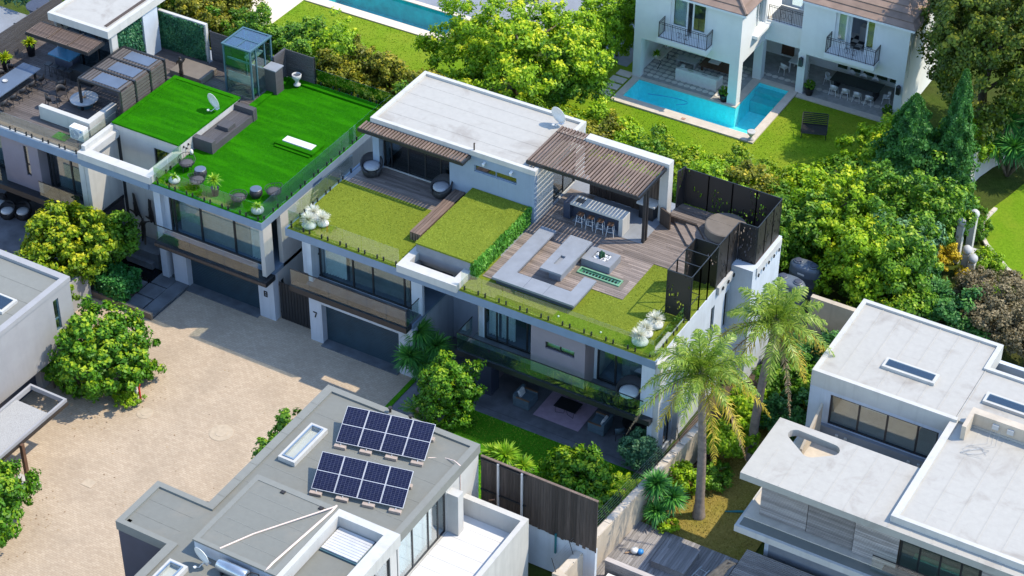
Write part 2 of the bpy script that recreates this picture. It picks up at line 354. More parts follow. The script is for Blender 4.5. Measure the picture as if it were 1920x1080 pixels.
class MB:
    """collects shapes for one mesh"""
    def __init__(s): s.v = []; s.f = []; s.t = []
    def add(s, v, f, t=0.0):
        n = len(s.v); s.v += [tuple(p) for p in v]; s.f += [tuple(i+n for i in q) for q in f]; s.t += [t]*len(f)
    def box(s, x0, x1, y0, y1, z0, z1, t=0.0): s.add(boxv(x0, x1, y0, y1, z0, z1), BOXF, t)
    def bar(s, a, b, r=0.02, n=6, r2=None):
        a, b = Vector(a), Vector(b); d = (b-a).normalized(); u = d.orthogonal().normalized(); w_ = d.cross(u); r2 = r if r2 is None else r2
        v = []; 
        for c, q in ((a, r), (b, r2)):
            for i in range(n):
                t = 2*math.pi*i/n; v.append(c + (u*math.cos(t)+w_*math.sin(t))*q)
        f = [(i, (i+1) % n, n+(i+1) % n, n+i) for i in range(n)] + [tuple(range(n-1, -1, -1)), tuple(range(n, 2*n))]
        s.add(v, f)
    def path(s, pts, r, n=6):
        rs = r if isinstance(r, (list, tuple)) else [r]*len(pts)
        P = [Vector(p) for p in pts]; base = len(s.v); prev = None
        for i, p in enumerate(P):
            d = (P[min(i+1, len(P)-1)]-P[max(i-1, 0)]).normalized()
            u = d.orthogonal().normalized() if prev is None else (prev - d*prev.dot(d)).normalized()
            prev = u; w_ = d.cross(u)
            for k in range(n):
                t = 2*math.pi*k/n; s.v.append(tuple(p+(u*math.cos(t)+w_*math.sin(t))*rs[i]))
        for i in range(len(P)-1):
            for k in range(n):
                a = base+i*n+k; b = base+i*n+(k+1) % n; s.f.append((a, b, b+n, a+n)); s.t.append(0)
        s.f.append(tuple(base+k for k in range(n-1, -1, -1))); s.f.append(tuple(base+(len(P)-1)*n+k for k in range(n))); s.t += [0, 0]
    def lathe(s, prof, c=(0, 0, 0), n=20, cap=True, sx=1.0, sy=1.0):
        base = len(s.v)
        for r, z in prof:
            for k in range(n):
                t = 2*math.pi*k/n; s.v.append((c[0]+r*math.cos(t)*sx, c[1]+r*math.sin(t)*sy, c[2]+z))
        for i in range(len(prof)-1):
            for k in range(n):
                a = base+i*n+k; b = base+i*n+(k+1) % n; s.f.append((a, b, b+n, a+n)); s.t.append(0)
        if cap:
            s.f.append(tuple(base+k for k in range(n-1, -1, -1))); s.f.append(tuple(base+(len(prof)-1)*n+k for k in range(n))); s.t += [0, 0]
    def prism(s, poly, z0, z1, t=0.0):
        n = len(poly); v = [(x, y, z0) for x, y in poly]+[(x, y, z1) for x, y in poly]
        f = [tuple(range(n-1, -1, -1)), tuple(range(n, 2*n))]+[(i, (i+1) % n, n+(i+1) % n, n+i) for i in range(n)]
        s.add(v, f, t)
    def sheet(s, poly, z): s.add([(x, y, z) for x, y in poly], [tuple(range(len(poly)))])
    def build(s, name, mat, parent=None, smooth=False, origin=None, tint=False):
        return mk(name, s.v, s.f, mat, parent, origin, smooth, s.t if tint else None)
def vox(name, mat, parent, xs, ys, zs, fill):
    """solid made of grid cells: only outer faces, so openings get clean reveals"""
    fs = set(fill) if not callable(fill) else {(i, j, k) for i in range(len(xs)-1) for j in range(len(ys)-1) for k in range(len(zs)-1) if fill((xs[i]+xs[i+1])/2, (ys[j]+ys[j+1])/2, (zs[k]+zs[k+1])/2)}
    vid = {}; v = []; f = []
    def V_(i, j, k):
        if (i, j, k) not in vid: vid[(i, j, k)] = len(v); v.append((xs[i], ys[j], zs[k]))
        return vid[(i, j, k)]
    for (i, j, k) in fs:
        for d, q in (((-1, 0, 0), ((0, 0, 0), (0, 0, 1), (0, 1, 1), (0, 1, 0))), ((1, 0, 0), ((1, 0, 0), (1, 1, 0), (1, 1, 1), (1, 0, 1))),
                     ((0, -1, 0), ((0, 0, 0), (1, 0, 0), (1, 0, 1), (0, 0, 1))), ((0, 1, 0), ((0, 1, 0), (0, 1, 1), (1, 1, 1), (1, 1, 0))),
                     ((0, 0, -1), ((0, 0, 0), (0, 1, 0), (1, 1, 0), (1, 0, 0))), ((0, 0, 1), ((0, 0, 1), (1, 0, 1), (1, 1, 1), (0, 1, 1)))):
            if (i+d[0], j+d[1], k+d[2]) not in fs: f.append(tuple(V_(i+a, j+b, k+c) for a, b, c in q))
    return mk(name, v, f, mat, parent)
def wall_y(name, mat, parent, x0, x1, y0, y1, z0, z1, holes=()):
    """wall running along X with openings (xa, xb, za, zb)"""
    xs = sorted({x0, x1, *[h[0] for h in holes], *[h[1] for h in holes]}); zs = sorted({z0, z1, *[h[2] for h in holes], *[h[3] for h in holes]})
    return vox(name, mat, parent, xs, [y0, y1], zs, lambda x, y, z: not any(a < x < b and c < z < d for a, b, c, d in holes))
def wall_x(name, mat, parent, x0, x1, y0, y1, z0, z1, holes=()):
    ys = sorted({y0, y1, *[h[0] for h in holes], *[h[1] for h in holes]}); zs = sorted({z0, z1, *[h[2] for h in holes], *[h[3] for h in holes]})
    return vox(name, mat, parent, [x0, x1], ys, zs, lambda x, y, z: not any(a < y < b and c < z < d for a, b, c, d in holes))
def ring(name, mat, parent, x0, x1, y0, y1, z0, z1, t):
    """four-sided frame or parapet"""
    return vox(name, mat, parent, [x0, x0+t, x1-t, x1], [y0, y0+t, y1-t, y1], [z0, z1], lambda x, y, z: not (x0+t < x < x1-t and y0+t < y < y1-t))
def copy_tree(o, parent=None):
    c = o.copy(); COL.objects.link(c)
    if parent is not None: c.parent = parent
    for ch in o.children: copy_tree(ch, c)
    return c
def place(proto, loc, rot, label, first=[set()]):
    """the prototype itself the first time, then copies of it with all its parts"""
    if proto.name in first[0]: o = copy_tree(proto)
    else: o = proto; first[0].add(proto.name)
    o.location = loc; o.rotation_euler = (0, 0, rot); o['label'] = label
    return o

# ------------------------------------------------------------------ vegetation builders
def quads(name, mat, parent, V, tint, origin):
    """V: (n,4,3) corner array -> one mesh of n separate leaves"""
    n = len(V); me = bpy.data.meshes.new(name)
    me.vertices.add(n*4); me.vertices.foreach_set('co', (V.reshape(-1, 3)-np.array(origin)).astype(np.float32).ravel())
    me.loops.add(n*4); me.loops.foreach_set('vertex_index', np.arange(n*4, dtype=np.int32))
    me.polygons.add(n); me.polygons.foreach_set('loop_start', np.arange(0, n*4, 4, dtype=np.int32))
    a = me.attributes.new('tint', 'FLOAT', 'FACE'); a.data.foreach_set('value', np.clip(tint, 0.0, 1.0).astype(np.float32))
    me.materials.append(MATS[mat]); me.update(calc_edges=True)
    return link(name, me, parent, origin)
def unit(v): return v/np.maximum(np.linalg.norm(v, axis=-1, keepdims=True), 1e-9)
def leafquads(P, Nn, size, rg, aspect=0.5, droop=0.0):
    """leaf-shaped quads (rhombs) at P with normals Nn"""
    n = len(P); t = unit(np.cross(Nn, rg.normal(size=(n, 3)))); b = np.cross(Nn, t)
    s = (size*(0.65+0.7*rg.random(n)))[:, None]
    tip = P+t*s; tip[:, 2] -= droop*s[:, 0]
    return np.stack([P-t*s*0.7, P+b*s*aspect, tip, P-b*s*aspect], 1)
def bumpy(d, seeds, k=0.22):
    r = np.ones(len(d))
    for s_, a in seeds: r += k*a*np.sin(3.1*(d@s_)+a*5)
    return r
def crown(name, mat, parent, c, r, clumps=60, per=60, leaf=0.16, cr=0.45, seed=1, lower=-0.35, k=0.2, aspect=0.5, tipbias=0.35, boxy=False, fill=0.25):
    per = int(per*1.75); leaf *= 0.72
    """crown as clumps of leaves spread over and inside an uneven ellipsoid (or a clipped hedge when boxy)"""
    rg = np.random.default_rng(seed); c = np.array(c, float); r = np.array(r, float)
    seeds = [(rg.normal(size=3)*1.2, rg.uniform(-1, 1)) for _ in range(6)]
    if boxy:
        q = rg.uniform(-1, 1, size=(clumps*3, 3)); ax = rg.integers(0, 3, len(q)); q[np.arange(len(q)), ax] = np.sign(q[np.arange(len(q)), ax])*rg.uniform(0.8, 1.0, len(q))
        q = q[q[:, 2] > -0.98][:clumps]; C = c+q*r; outd = unit(q)
    else:
        d = unit(rg.normal(size=(clumps*4, 3))); d = d[d[:, 2] > lower][:clumps]
        rad = np.where(rg.random(len(d)) < fill, rg.uniform(0.25, 0.75, len(d)), rg.uniform(0.82, 1.02, len(d)))*bumpy(d, seeds, k)
        C = c+d*r*rad[:, None]; outd = d
    m = len(C); n = m*per
    cs = cr*rg.uniform(0.55, 1.15, m)
    off = unit(rg.normal(size=(n, 3)))*(rg.random((n, 1))**0.5); off[:, 2] *= 0.8
    idx = np.repeat(np.arange(m), per)
    P = C[idx]+off*cs[idx][:, None]
    Nn = unit(0.9*off+0.55*outd[idx]+np.array([0, 0, 0.45])+0.55*rg.normal(size=(n, 3)))
    ct = rg.uniform(0.15, 0.75, m)
    tint = ct[idx]*0.38+0.26*rg.random(n)+tipbias*1.45*np.clip(off[:, 2]*0.9+0.12*outd[idx][:, 2], 0, 1)*rg.uniform(0.4, 1.25, m)[idx]  # clump tops brighter, undersides darker: young growth plus light and shade painted in
    V = leafquads(P, Nn, leaf, rg, aspect)
    return quads(name, mat, parent, V, tint, (c[0], c[1], c[2]))
def trunk(parent, base, top, r=0.14, limbs=5, spread=1.2, seed=1, mat='bark', name='trunk'):
    rg = random.Random(seed); mb = MB(); b, t = Vector(base), Vector(top); h = (t-b).length
    pts = [b.lerp(t, i/5)+Vector((rg.uniform(-.05, .05)*h*.4, rg.uniform(-.05, .05)*h*.4, 0))*(1 if 0 < i < 5 else 0) for i in range(6)]
    mb.path(pts, [r*(1.25-0.9*i/5) for i in range(6)], 7)
    for k in range(limbs):
        f = rg.uniform(0.35, 0.95); p = b.lerp(t, f); a = 2*math.pi*(k/limbs)+rg.uniform(-.4, .4); L = spread*rg.uniform(.6, 1.1)
        e = p+Vector((math.cos(a)*L, math.sin(a)*L, L*rg.uniform(.35, .9))); m_ = p.lerp(e, .5)+Vector((0, 0, L*.12))
        mb.path([p, m_, e], [r*.5, r*.35, r*.12], 5)
    return mb.build(name, mat, parent, True)
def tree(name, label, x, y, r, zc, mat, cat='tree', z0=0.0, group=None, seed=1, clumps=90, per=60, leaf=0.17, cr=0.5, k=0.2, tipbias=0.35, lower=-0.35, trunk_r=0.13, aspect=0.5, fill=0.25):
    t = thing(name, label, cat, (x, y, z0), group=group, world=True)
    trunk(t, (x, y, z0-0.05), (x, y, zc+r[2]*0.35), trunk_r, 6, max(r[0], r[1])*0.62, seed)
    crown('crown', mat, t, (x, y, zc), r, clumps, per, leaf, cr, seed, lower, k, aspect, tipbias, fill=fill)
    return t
def cone_tree(name, label, x, y, r, h, mat, seed=1, z0=0.0, n=9000, leaf=0.13):
    """conifer: tight upright sprays on a tapering crown"""
    rg = np.random.default_rng(seed); t = thing(name, label, 'conifer', (x, y, z0), world=True)
    trunk(t, (x, y, z0-0.05), (x, y, z0+h*0.9), 0.12, 0, 0, seed)
    f = rg.random(n)**0.72; a = rg.uniform(0, 2*math.pi, n)
    lob = 1+0.24*np.sin(a*4+f*11+seed)*np.sin(f*23+a*2)+0.16*np.sin(a*7-f*19)+0.14*np.sin(f*46+a*3)
    rad = r*(1-f)**0.82*np.clip(f*9, 0.25, 1)*lob*np.where(rg.random(n) < 0.75, rg.uniform(0.85, 1.05, n), rg.uniform(0.3, 0.85, n))+0.05
    P = np.stack([x+rad*np.cos(a), y+rad*np.sin(a), z0+0.3+f*(h-0.3)], 1)
    Nn = unit(np.stack([np.cos(a), np.sin(a), 0.35+0*a], 1)+0.6*rg.normal(size=(n, 3)))
    tint = 0.2+0.35*rg.random(n)+0.3*(lob-0.8)
    quads('crown', mat, t, leafquads(P, Nn, leaf, rg, 0.45), tint, (x, y, z0))
    return t
def hedge_mass(name, parent, mat, x0, x1, y0, y1, z0, z1, n, leaf=0.12, seed=1, wav=0.15):
    """clipped or loose hedge: leaves in a skin over a block, denser towards the surface"""
    rg = np.random.default_rng(seed); q = rg.random((n, 3)); ax = rg.integers(0, 5, n); out = np.zeros((n, 3))
    th = 0.16
    for a_, (d, sgn) in enumerate(((0, -1), (0, 1), (1, -1), (1, 1), (2, 1))):
        s_ = ax == a_; dep = rg.random(s_.sum())**1.5*th; q[s_, d] = dep if sgn < 0 else 1-dep; out[s_, d] = sgn
    P = np.array([x0, y0, z0])+q*np.array([x1-x0, y1-y0, z1-z0])
    ph = np.sin(P[:, 0]*2.3+seed)*np.sin(P[:, 1]*2.7)*np.cos(P[:, 2]*2.1+seed)
    P += out*wav*ph[:, None]+rg.normal(size=(n, 3))*0.05
    Nn = unit(out*0.8+np.array([0, 0, .4])+0.7*rg.normal(size=(n, 3)))
    tint = 0.3+0.3*rg.random(n)+0.25*ph+0.2*(out[:, 2] > 0)*rg.random(n)
    return quads(name, mat, parent, leafquads(P, Nn, leaf, rg, 0.5), tint, ((x0+x1)/2, (y0+y1)/2, z0))
def rosette(C, r, n, rg, width=0.05, up=0.25, low=-0.5, droop=0.25, segs=2):
    """sword leaves radiating from a point: each leaf a folded strip of quads"""
    d = unit(rg.normal(size=(n*3, 3))+np.array([0, 0, up])); d = d[d[:, 2] > low][:n]; n = len(d)
    L = (r*(0.7+0.4*rg.random(n)))[:, None]; side = unit(np.cross(d, np.array([0, 0, 1.0])+0.2*rg.normal(size=(n, 3))))
    out = []; w0 = width
    prev = C+d*L*0.05
    for s_ in range(segs):
        f = (s_+1)/segs; p = C+d*L*f; p[:, 2] -= droop*L[:, 0]*f*f
        w1 = width*(1-f)+0.004 if s_ == segs-1 else width
        out.append(np.stack([prev-side*w0, prev+side*w0, p+side*w1, p-side*w1], 1)); prev = p; w0 = w1
    V = np.concatenate(out); t = np.concatenate([0.25+0.5*(d[:, 2] > 0.1)*rg.random(n)+0.25*rg.random(n)]*segs)
    return V, t
def yucca(name, label, x, y, heads, mat='leaf_yucca', z0=0.0, seed=1, cat='yucca', n=260, group=None, width=0.045):
    """heads: (dx, dy, z, radius)"""
    t = thing(name, label, cat, (x, y, z0), group=group, world=True); rg = np.random.default_rng(seed); mb = MB()
    for dx, dy, hz, r in heads:
        mb.path([(x, y, z0), (x+dx*.6, y+dy*.6, z0+hz*.55), (x+dx, y+dy, z0+hz)], [.13, .10, .09], 7)
    mb.build('trunk', 'bark', t, True)
    for dx, dy, hz, r in heads:
        V, tt = rosette(np.array([x+dx, y+dy, z0+hz]), r, n, rg, width, 0.25, -0.75, 0.22)
        quads('leaf_head', mat, t, V, tt, (x+dx, y+dy, z0+hz))
    return t
def frond(base, az, el, L, rg, droop, n=46, leaf=0.55, width=0.03):
    """arching palm frond: midrib points and drooping leaflets"""
    d = np.array([math.cos(az), math.sin(az), 0.0]); P = []
    for i in range(n):
        s = L*i/(n-1); z = s*math.sin(el)-droop*(s/L)**2*L; P.append(base+d*s*math.cos(el)*(1-0.12*(s/L)**2)+np.array([0, 0, z]))
    P = np.array(P); side = np.cross(d, [0, 0, 1.0]); out = []
    for i in range(3, n):
        f = i/(n-1); l = leaf*math.sin(math.pi*min(1, 0.12+0.88*f))**0.6*(1-0.35*f); tan = unit((P[i]-P[i-1])[None])[0]
        for sg in (-1, 1):
            dirn = unit((side*sg*0.75+tan*0.75+np.array([0, 0, -0.25+0.25*rg.random()])+0.22*rg.normal(size=3))[None])[0]
            m_ = P[i]+dirn*l*0.55; e = P[i]+dirn*l+np.array([0, 0, -0.32*l]); ww = tan*width
            out.append([P[i]-ww*.6, P[i]+ww*.6, m_+ww, m_-ww]); out.append([m_-ww, m_+ww, e+ww*.15, e-ww*.15])
    return P, np.array(out)
def palm(name, label, x, y, h, lean, seed, nf=26, L=2.7, z0=0.0):
    t = thing(name, label, 'palm', (x, y, z0), world=True); rg = np.random.default_rng(seed); rr = random.Random(seed)
    mb = MB(); top = (x+lean[0], y+lean[1], z0+h); pts = []; rs = []
    for i in range(40):
        f = i/39; pts.append((x+lean[0]*f*f, y+lean[1]*f*f, z0-0.1+(h+0.1)*f)); rs.append((0.24-0.075*f+(0.1*(1-f*8) if f < .12 else 0))*(1.035 if i % 2 else 0.975))
    mb.path(pts, rs, 12); mb.build('trunk', 'palm_bark', t, True)
    mb = MB(); mb.lathe([(.14, -.3), (.25, .0), (.22, .35), (.1, .75)], top, 10); mb.build('crownshaft', 'palm_bark', t, True)
    c0 = np.array(top)+np.array([0, 0, 0.35])
    for k in range(nf):
        az = k*2.39996+rr.uniform(-.2, .2); f = k/nf; el = R(74-92*f+rr.uniform(-8, 8)); dr = 0.35+0.42*f
        mat = 'leaf_palm' if f < 0.72 else ('leaf_palm_gold' if f < 0.9 else 'leaf_palm_dead')
        LL = L*rr.uniform(.85, 1.08)*(0.8 if f < .12 else 1)
        P, V = frond(c0, az, el, LL, rg, dr, n=52, leaf=0.72 if mat != 'leaf_palm_dead' else 0.36, width=0.03)
        o = quads('frond', mat, t, V, 0.2+0.6*rg.random(len(V)), tuple(c0))
        m2 = MB(); m2.path([tuple(p) for p in P[::6]], [0.035*(1-.8*i/len(P[::6])) for i in range(len(P[::6]))], 4); m2.build('midrib', mat, o, origin=tuple(c0))
    return t
def spiky_ball(parent, c, r, seed, mat='leaf_white', n=260):
    rg = np.random.default_rng(seed); V, tt = rosette(np.array(c, float), r, n, rg, 0.016, 0.3, -0.25, 0.0, 1)
    return quads('spiky_leaves', mat, parent, V, 0.4+0.6*rg.random(len(V)), tuple(c))

def blades(name, mat, parent, rects, dens, h=0.07, w_=0.03, seed=1):
    """short grass blades standing on a lawn, too many to count: one mesh of kind stuff. rects: (x0, x1, y0, y1, z)"""
    rg = np.random.default_rng(seed); P = []
    for x0, x1, y0, y1, z in rects:
        n = int((x1-x0)*(y1-y0)*dens); P.append(np.stack([rg.uniform(x0, x1, n), rg.uniform(y0, y1, n), np.full(n, z)], 1))
    P = np.concatenate(P); n = len(P); a = rg.uniform(0, 2*math.pi, n); sd = np.stack([np.cos(a), np.sin(a), 0*a], 1)*w_
    tip = P+np.stack([rg.normal(size=n)*.5*h, rg.normal(size=n)*.5*h, h*rg.uniform(.5, 1.2, n)], 1)
    big = np.sin(P[:, 0]*1.7+seed)*np.sin(P[:, 1]*1.3)+.6*np.sin(P[:, 0]*.6-P[:, 1]*.9)
    o = quads(name, mat, parent, np.stack([P-sd, P+sd, tip+sd*.4, tip-sd*.4], 1), .35+.3*rg.random(n)+.13*big, tuple(P.mean(0))); o['kind'] = 'stuff'
    return o

# ------------------------------------------------------------------ the setting: ground, paving, lawns, water
def sheet(name, mat, poly, z, parent=None):
    mb = MB(); mb.sheet(poly, z); return struct(mb.build(name, mat, parent, origin=(poly[0][0], poly[0][1], z)))
def rect(x0, x1, y0, y1): return [(x0, y0), (x1, y0), (x1, y1), (x0, y1)]
def holed(name, mat, x0, x1, y0, y1, z, holes):
    xs = sorted({x0, x1, *[v for h in holes for v in h[:2] if x0 < v < x1]}); ys = sorted({y0, y1, *[v for h in holes for v in h[2:] if y0 < v < y1]}); mb = MB()
    for i in range(len(xs)-1):
        for j in range(len(ys)-1):
            cx, cy = (xs[i]+xs[i+1])/2, (ys[j]+ys[j+1])/2
            if not any(a < cx < b and c < cy < d for a, b, c, d in holes): mb.sheet(rect(xs[i], xs[i+1], ys[j], ys[j+1]), z)
    return struct(mb.build(name, mat, None, origin=(x0, y0, z)))
POOLS = [(3.0, 11.72, 29.7, 32.0), (9.68, 11.72, 31.9, 35.55), (-20.3, -10.35, 30.25, 32.85)]
holed('ground', 'ground_green', -420, 420, -300, 600, -0.06, POOLS)
sheet('driveway', 'driveway_pavers', rect(-34, 14.5, -60, 0.9), 0.0)
sheet('garden_soil', 'soil', rect(6.55, 20.9, -8.4, 1.0), 0.006)
sheet('slate_path', 'patio_slate', [(6.6, -6.2), (9.4, -6.2), (9.4, 4.5), (6.4, 4.5), (6.4, 0.2)], 0.012)
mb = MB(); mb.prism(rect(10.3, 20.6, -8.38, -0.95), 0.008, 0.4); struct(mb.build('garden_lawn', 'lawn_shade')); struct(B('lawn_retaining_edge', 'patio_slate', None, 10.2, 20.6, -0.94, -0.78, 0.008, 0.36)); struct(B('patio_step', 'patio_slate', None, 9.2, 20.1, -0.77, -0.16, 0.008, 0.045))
sheet('patio_floor', 'patio_slate', rect(9.2, 20.1, -0.15, 5.0), 0.05)
sheet('dry_lawn', 'lawn_dry', [(21.2, -3.55), (27, -3.55), (27, 14), (22.4, 14), (21.4, -3)], 0.012)
sheet('side_garden_soil', 'soil', rect(20.3, 22.4, 0.5, 16), 0.016)
holed('villa_lawn', 'lawn', -2.5, 24.5, 20, 35.5, 0.012, POOLS)
sheet('pool_garden_lawn', 'lawn', rect(-26, -6.4, 14, 30.0), 0.012)
sheet('round_lawn', 'lawn', [(28.73, 25.58), (29.73, 24.64), (31.5, 23.8), (44, 24), (44, 45), (30, 45), (27.4, 31.5), (26.9, 29.6), (27.0, 28.4), (27.4, 27.0), (28.0, 26.2)], 0.014)
sheet('back_terrace_paving', 'concrete_grey', rect(-32, 1.6, 33.0, 46), 0.02)
sheet('cream_terrace_paving', 'cream_paving', rect(-32, -20.9, 22.5, 33.0), 0.03)
# planting edge beside the drive, kerb round the lawn
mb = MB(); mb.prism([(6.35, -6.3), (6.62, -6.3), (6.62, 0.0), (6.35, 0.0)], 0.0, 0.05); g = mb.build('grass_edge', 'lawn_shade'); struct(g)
crown_edge = np.array([(27.2, 29.9), (27.0, 28.4), (27.4, 27.0), (28.0, 26.2), (28.73, 25.58), (29.73, 24.64), (30.6, 24.2)])
mb = MB()
for i in range(len(crown_edge)-1):
    a, b = crown_edge[i], crown_edge[i+1]; n = max(1, int(np.linalg.norm(b-a)/0.42))
    for j in range(n):
        p = a+(b-a)*(j/n); q = a+(b-a)*((j+0.93)/n); d = (q-p)/np.linalg.norm(q-p); s = np.array([-d[1], d[0]])*0.11
        mb.prism([tuple(p-s), tuple(q-s), tuple(q+s), tuple(p+s)], 0.0, 0.14)
struct(mb.build('lawn_kerb', 'stone_coping'))
for i, (x, y, r, lab) in enumerate(((-3.84, -9.24, 0.42, 'plain round manhole cover beside the bushy tree and the red pipe'), (0.38, -8.49, 0.62, 'large pale round manhole cover with an inner ring in the driveway'))):
    t = thing('manhole_cover', lab, 'manhole', (x, y, 0.0), group='round manholes in the driveway', world=True)
    mb = MB(); mb.lathe([(r, 0.0), (r, 0.014), (r*0.9, 0.018)], (x, y, 0.003), 36); mb.build('surround', 'cover_concrete', t)
    mb = MB(); mb.lathe([(r*0.5, 0.0), (r*0.5, 0.012), (r*0.44, 0.014)], (x, y, 0.021), 28); mb.build('lid', 'cover_concrete', t)
tag(B('drain_cover', 'cover_concrete', None, -3.25, -2.65, -15.0, -14.5, 0.004, 0.02), 'small pale square drain cover in the driveway', 'drain cover')

# ------------------------------------------------------------------ house parts used again and again
def glazing(parent, axis, a0, a1, f, z0, z1, splits=(), gmat='window_glass', fmat='dark_metal', t=0.06, d=0.08, name='window', transom=None):
    """framed glass: one frame with its panes. axis 'x' runs along X at Y=f, axis 'y' runs along Y at X=f"""
    mb = MB(); es = [a0]+list(splits)+[a1]
    def bx(p, q, z_, w_):
        if axis == 'x': mb.box(p, q, f-d/2, f+d/2, z_, w_)
        else: mb.box(f-d/2, f+d/2, p, q, z_, w_)
    bx(a0, a1, z0, z0+t); bx(a0, a1, z1-t, z1)
    for i, e in enumerate(es):
        lo, hi = (e, e+t) if i == 0 else ((e-t, e) if i == len(es)-1 else (e-t/2, e+t/2))
        bx(lo, hi, z0+t, z1-t)
    if transom: 
        for i in range(len(es)-1): bx(es[i]+t, es[i+1]-t, transom-t/2, transom+t/2)
    fo = mb.build(name, fmat, parent)
    for i in range(len(es)-1):
        p, q = es[i]+t*0.6, es[i+1]-t*0.6
        if axis == 'x': B('pane', gmat, fo, p, q, f-0.008, f+0.008, z0+t*0.7, z1-t*0.7)
        else: B('pane', gmat, fo, f-0.008, f+0.008, p, q, z0+t*0.7, z1-t*0.7)
    return fo
def curtain(parent, axis, a0, a1, f, z0, z1, mat='curtain_white', pitch=0.16, amp=0.06, name='curtain'):
    n = max(4, int((a1-a0)/pitch*2)); v = []; fc = []
    for i in range(n+1):
        a = a0+(a1-a0)*i/n; o = f+(amp if i % 2 else -amp)*(0.7+0.5*random.random())
        for z in (z0, z1): v.append((a, o, z) if axis == 'x' else (o, a, z))
    for i in range(n): fc.append((2*i, 2*i+2, 2*i+3, 2*i+1))
    return mk(name, v, fc, mat, parent, smooth=True)
def balustrade(parent, axis, a0, a1, f, z0, h, pitch=1.18, spig=True, rail=False, gmat='clear_glass', name='glass_panel', side=0.0):
    n = max(1, round((a1-a0)/pitch)); p = (a1-a0)/n
    for i in range(n):
        u0, u1 = a0+i*p+0.012, a0+(i+1)*p-0.012
        if axis == 'x': o = B(name, gmat, parent, u0, u1, f-0.007, f+0.007, z0+0.05, z0+h)
        else: o = B(name, gmat, parent, f-0.007, f+0.007, u0, u1, z0+0.05, z0+h)
        if spig:
            for q in (0.16, 0.84):
                c = u0+(u1-u0)*q
                if axis == 'x': B('spigot', 'dark_metal', o, c-0.03, c+0.03, f-0.035, f+0.035, z0-0.01, z0+0.24)
                else: B('spigot', 'dark_metal', o, f-0.035, f+0.035, c-0.03, c+0.03, z0-0.01, z0+0.24)
    if rail:
        if axis == 'x': B('handrail', 'dark_metal', parent, a0, a1, f-0.02, f+0.02, z0+h, z0+h+0.04)
        else: B('handrail', 'dark_metal', parent, f-0.02, f+0.02, a0, a1, z0+h, z0+h+0.04)
def boards(parent, mat, x0, x1, y0, y1, z, axis='x', pitch=0.14, gap=0.012, th=0.03, name='deck_boards', inside=None):
    """decking too fine to pick apart: real boards joined in one part"""
    mb = MB()
    a0, a1 = (y0, y1) if axis == 'x' else (x0, x1); l0, l1 = (x0, x1) if axis == 'x' else (y0, y1)
    n = max(1, round((a1-a0)/pitch)); p = (a1-a0)/n; r = random.Random(int(x0*100+y0*10))
    for i in range(n):
        c0, c1 = a0+i*p+gap/2, a0+(i+1)*p-gap/2; cuts = [l0]; c = l0+r.uniform(0.6, 3.4)
        while c < l1-0.5: cuts.append(c); c += r.uniform(2.4, 3.8)
        cuts.append(l1)
        for j in range(len(cuts)-1):
            s0, s1 = cuts[j]+0.004, cuts[j+1]-0.004; dz = r.uniform(-0.004, 0.004)
            if inside and not inside(*(((s0+s1)/2, (c0+c1)/2) if axis == 'x' else ((c0+c1)/2, (s0+s1)/2))): continue
            if axis == 'x': mb.box(s0, s1, c0, c1, z, z+th+dz, r.uniform(0.05, 0.95))
            else: mb.box(c0, c1, s0, s1, z, z+th+dz, r.uniform(0.05, 0.95))
    o = mb.build(name, mat, parent, tint=True); o['kind'] = 'stuff'; return o
def digit(parent, ch, x, y, z, h, mat='number_black'):
    """house number: raised strokes standing off a wall that faces -Y"""
    w_ = h*0.62; s = h*0.17; seg = {'8': 'abcdefg', '7': 'abcs'}[ch]; mb = MB()
    def bx(xa, xb, za, zb): mb.box(x+xa, x+xb, y-0.03, y, z+za, z+zb)
    if 'a' in seg: bx(0, w_, h-s, h)
    if 'd' in seg: bx(0, w_, 0, s); bx(0, w_, h/2-s/2, h/2+s/2); bx(0, s, s, h/2-s/2); bx(0, s, h/2+s/2, h-s); bx(w_-s, w_, s, h/2-s/2); bx(w_-s, w_, h/2+s/2, h-s)
    if 's' in seg:
        v = [(w_-s, -0.03, h-s), (w_, -0.03, h-s), (w_*0.5+s*0.4, -0.03, 0), (w_*0.5-s*0.7, -0.03, 0)]
        V_ = [(x+a, y+b, z+c) for a, b, c in v]+[(x+a, y, z+c) for a, b, c in v]
        mb.add(V_, [(0, 3, 2, 1), (4, 5, 6, 7), (0, 1, 5, 4), (1, 2, 6, 5), (2, 3, 7, 6), (3, 0, 4, 7)])
    o = mb.build('house_number', mat, parent); o['label'] = 'dark metal house number %s' % ch; return o
def ribbed(parent, mat, x0, x1, y, z0, z1, pitch=0.11, name='garage_door'):
    """sectional door facing -Y with shallow horizontal ribs"""
    n = round((z1-z0)/pitch); v = []; f = []
    for i in range(n):
        a, b = z0+(z1-z0)*i/n, z0+(z1-z0)*(i+1)/n; k = len(v)
        for zz, yy in ((a, y), (a+0.012, y-0.016), (b-0.012, y-0.016), (b, y)): v += [(x0, yy, zz), (x1, yy, zz)]
        for q in range(3): f.append((k+2*q, k+2*q+1, k+2*q+3, k+2*q+2))
    o = mk(name, v, f, mat, parent); return o
def slats(parent, mat, n, x0, x1, y0, y1, z0, z1, run='y', name='slat', fill=0.55):
    """louvre or pergola slats, each its own part"""
    for i in range(n):
        if run == 'y':
            p = (x1-x0)/n; a = x0+p*i; B(name, mat, parent, a, a+p*fill, y0, y1, z0, z1)
        else:
            p = (y1-y0)/n; a = y0+p*i; B(name, mat, parent, x0, x1, a, a+p*fill, z0, z1)
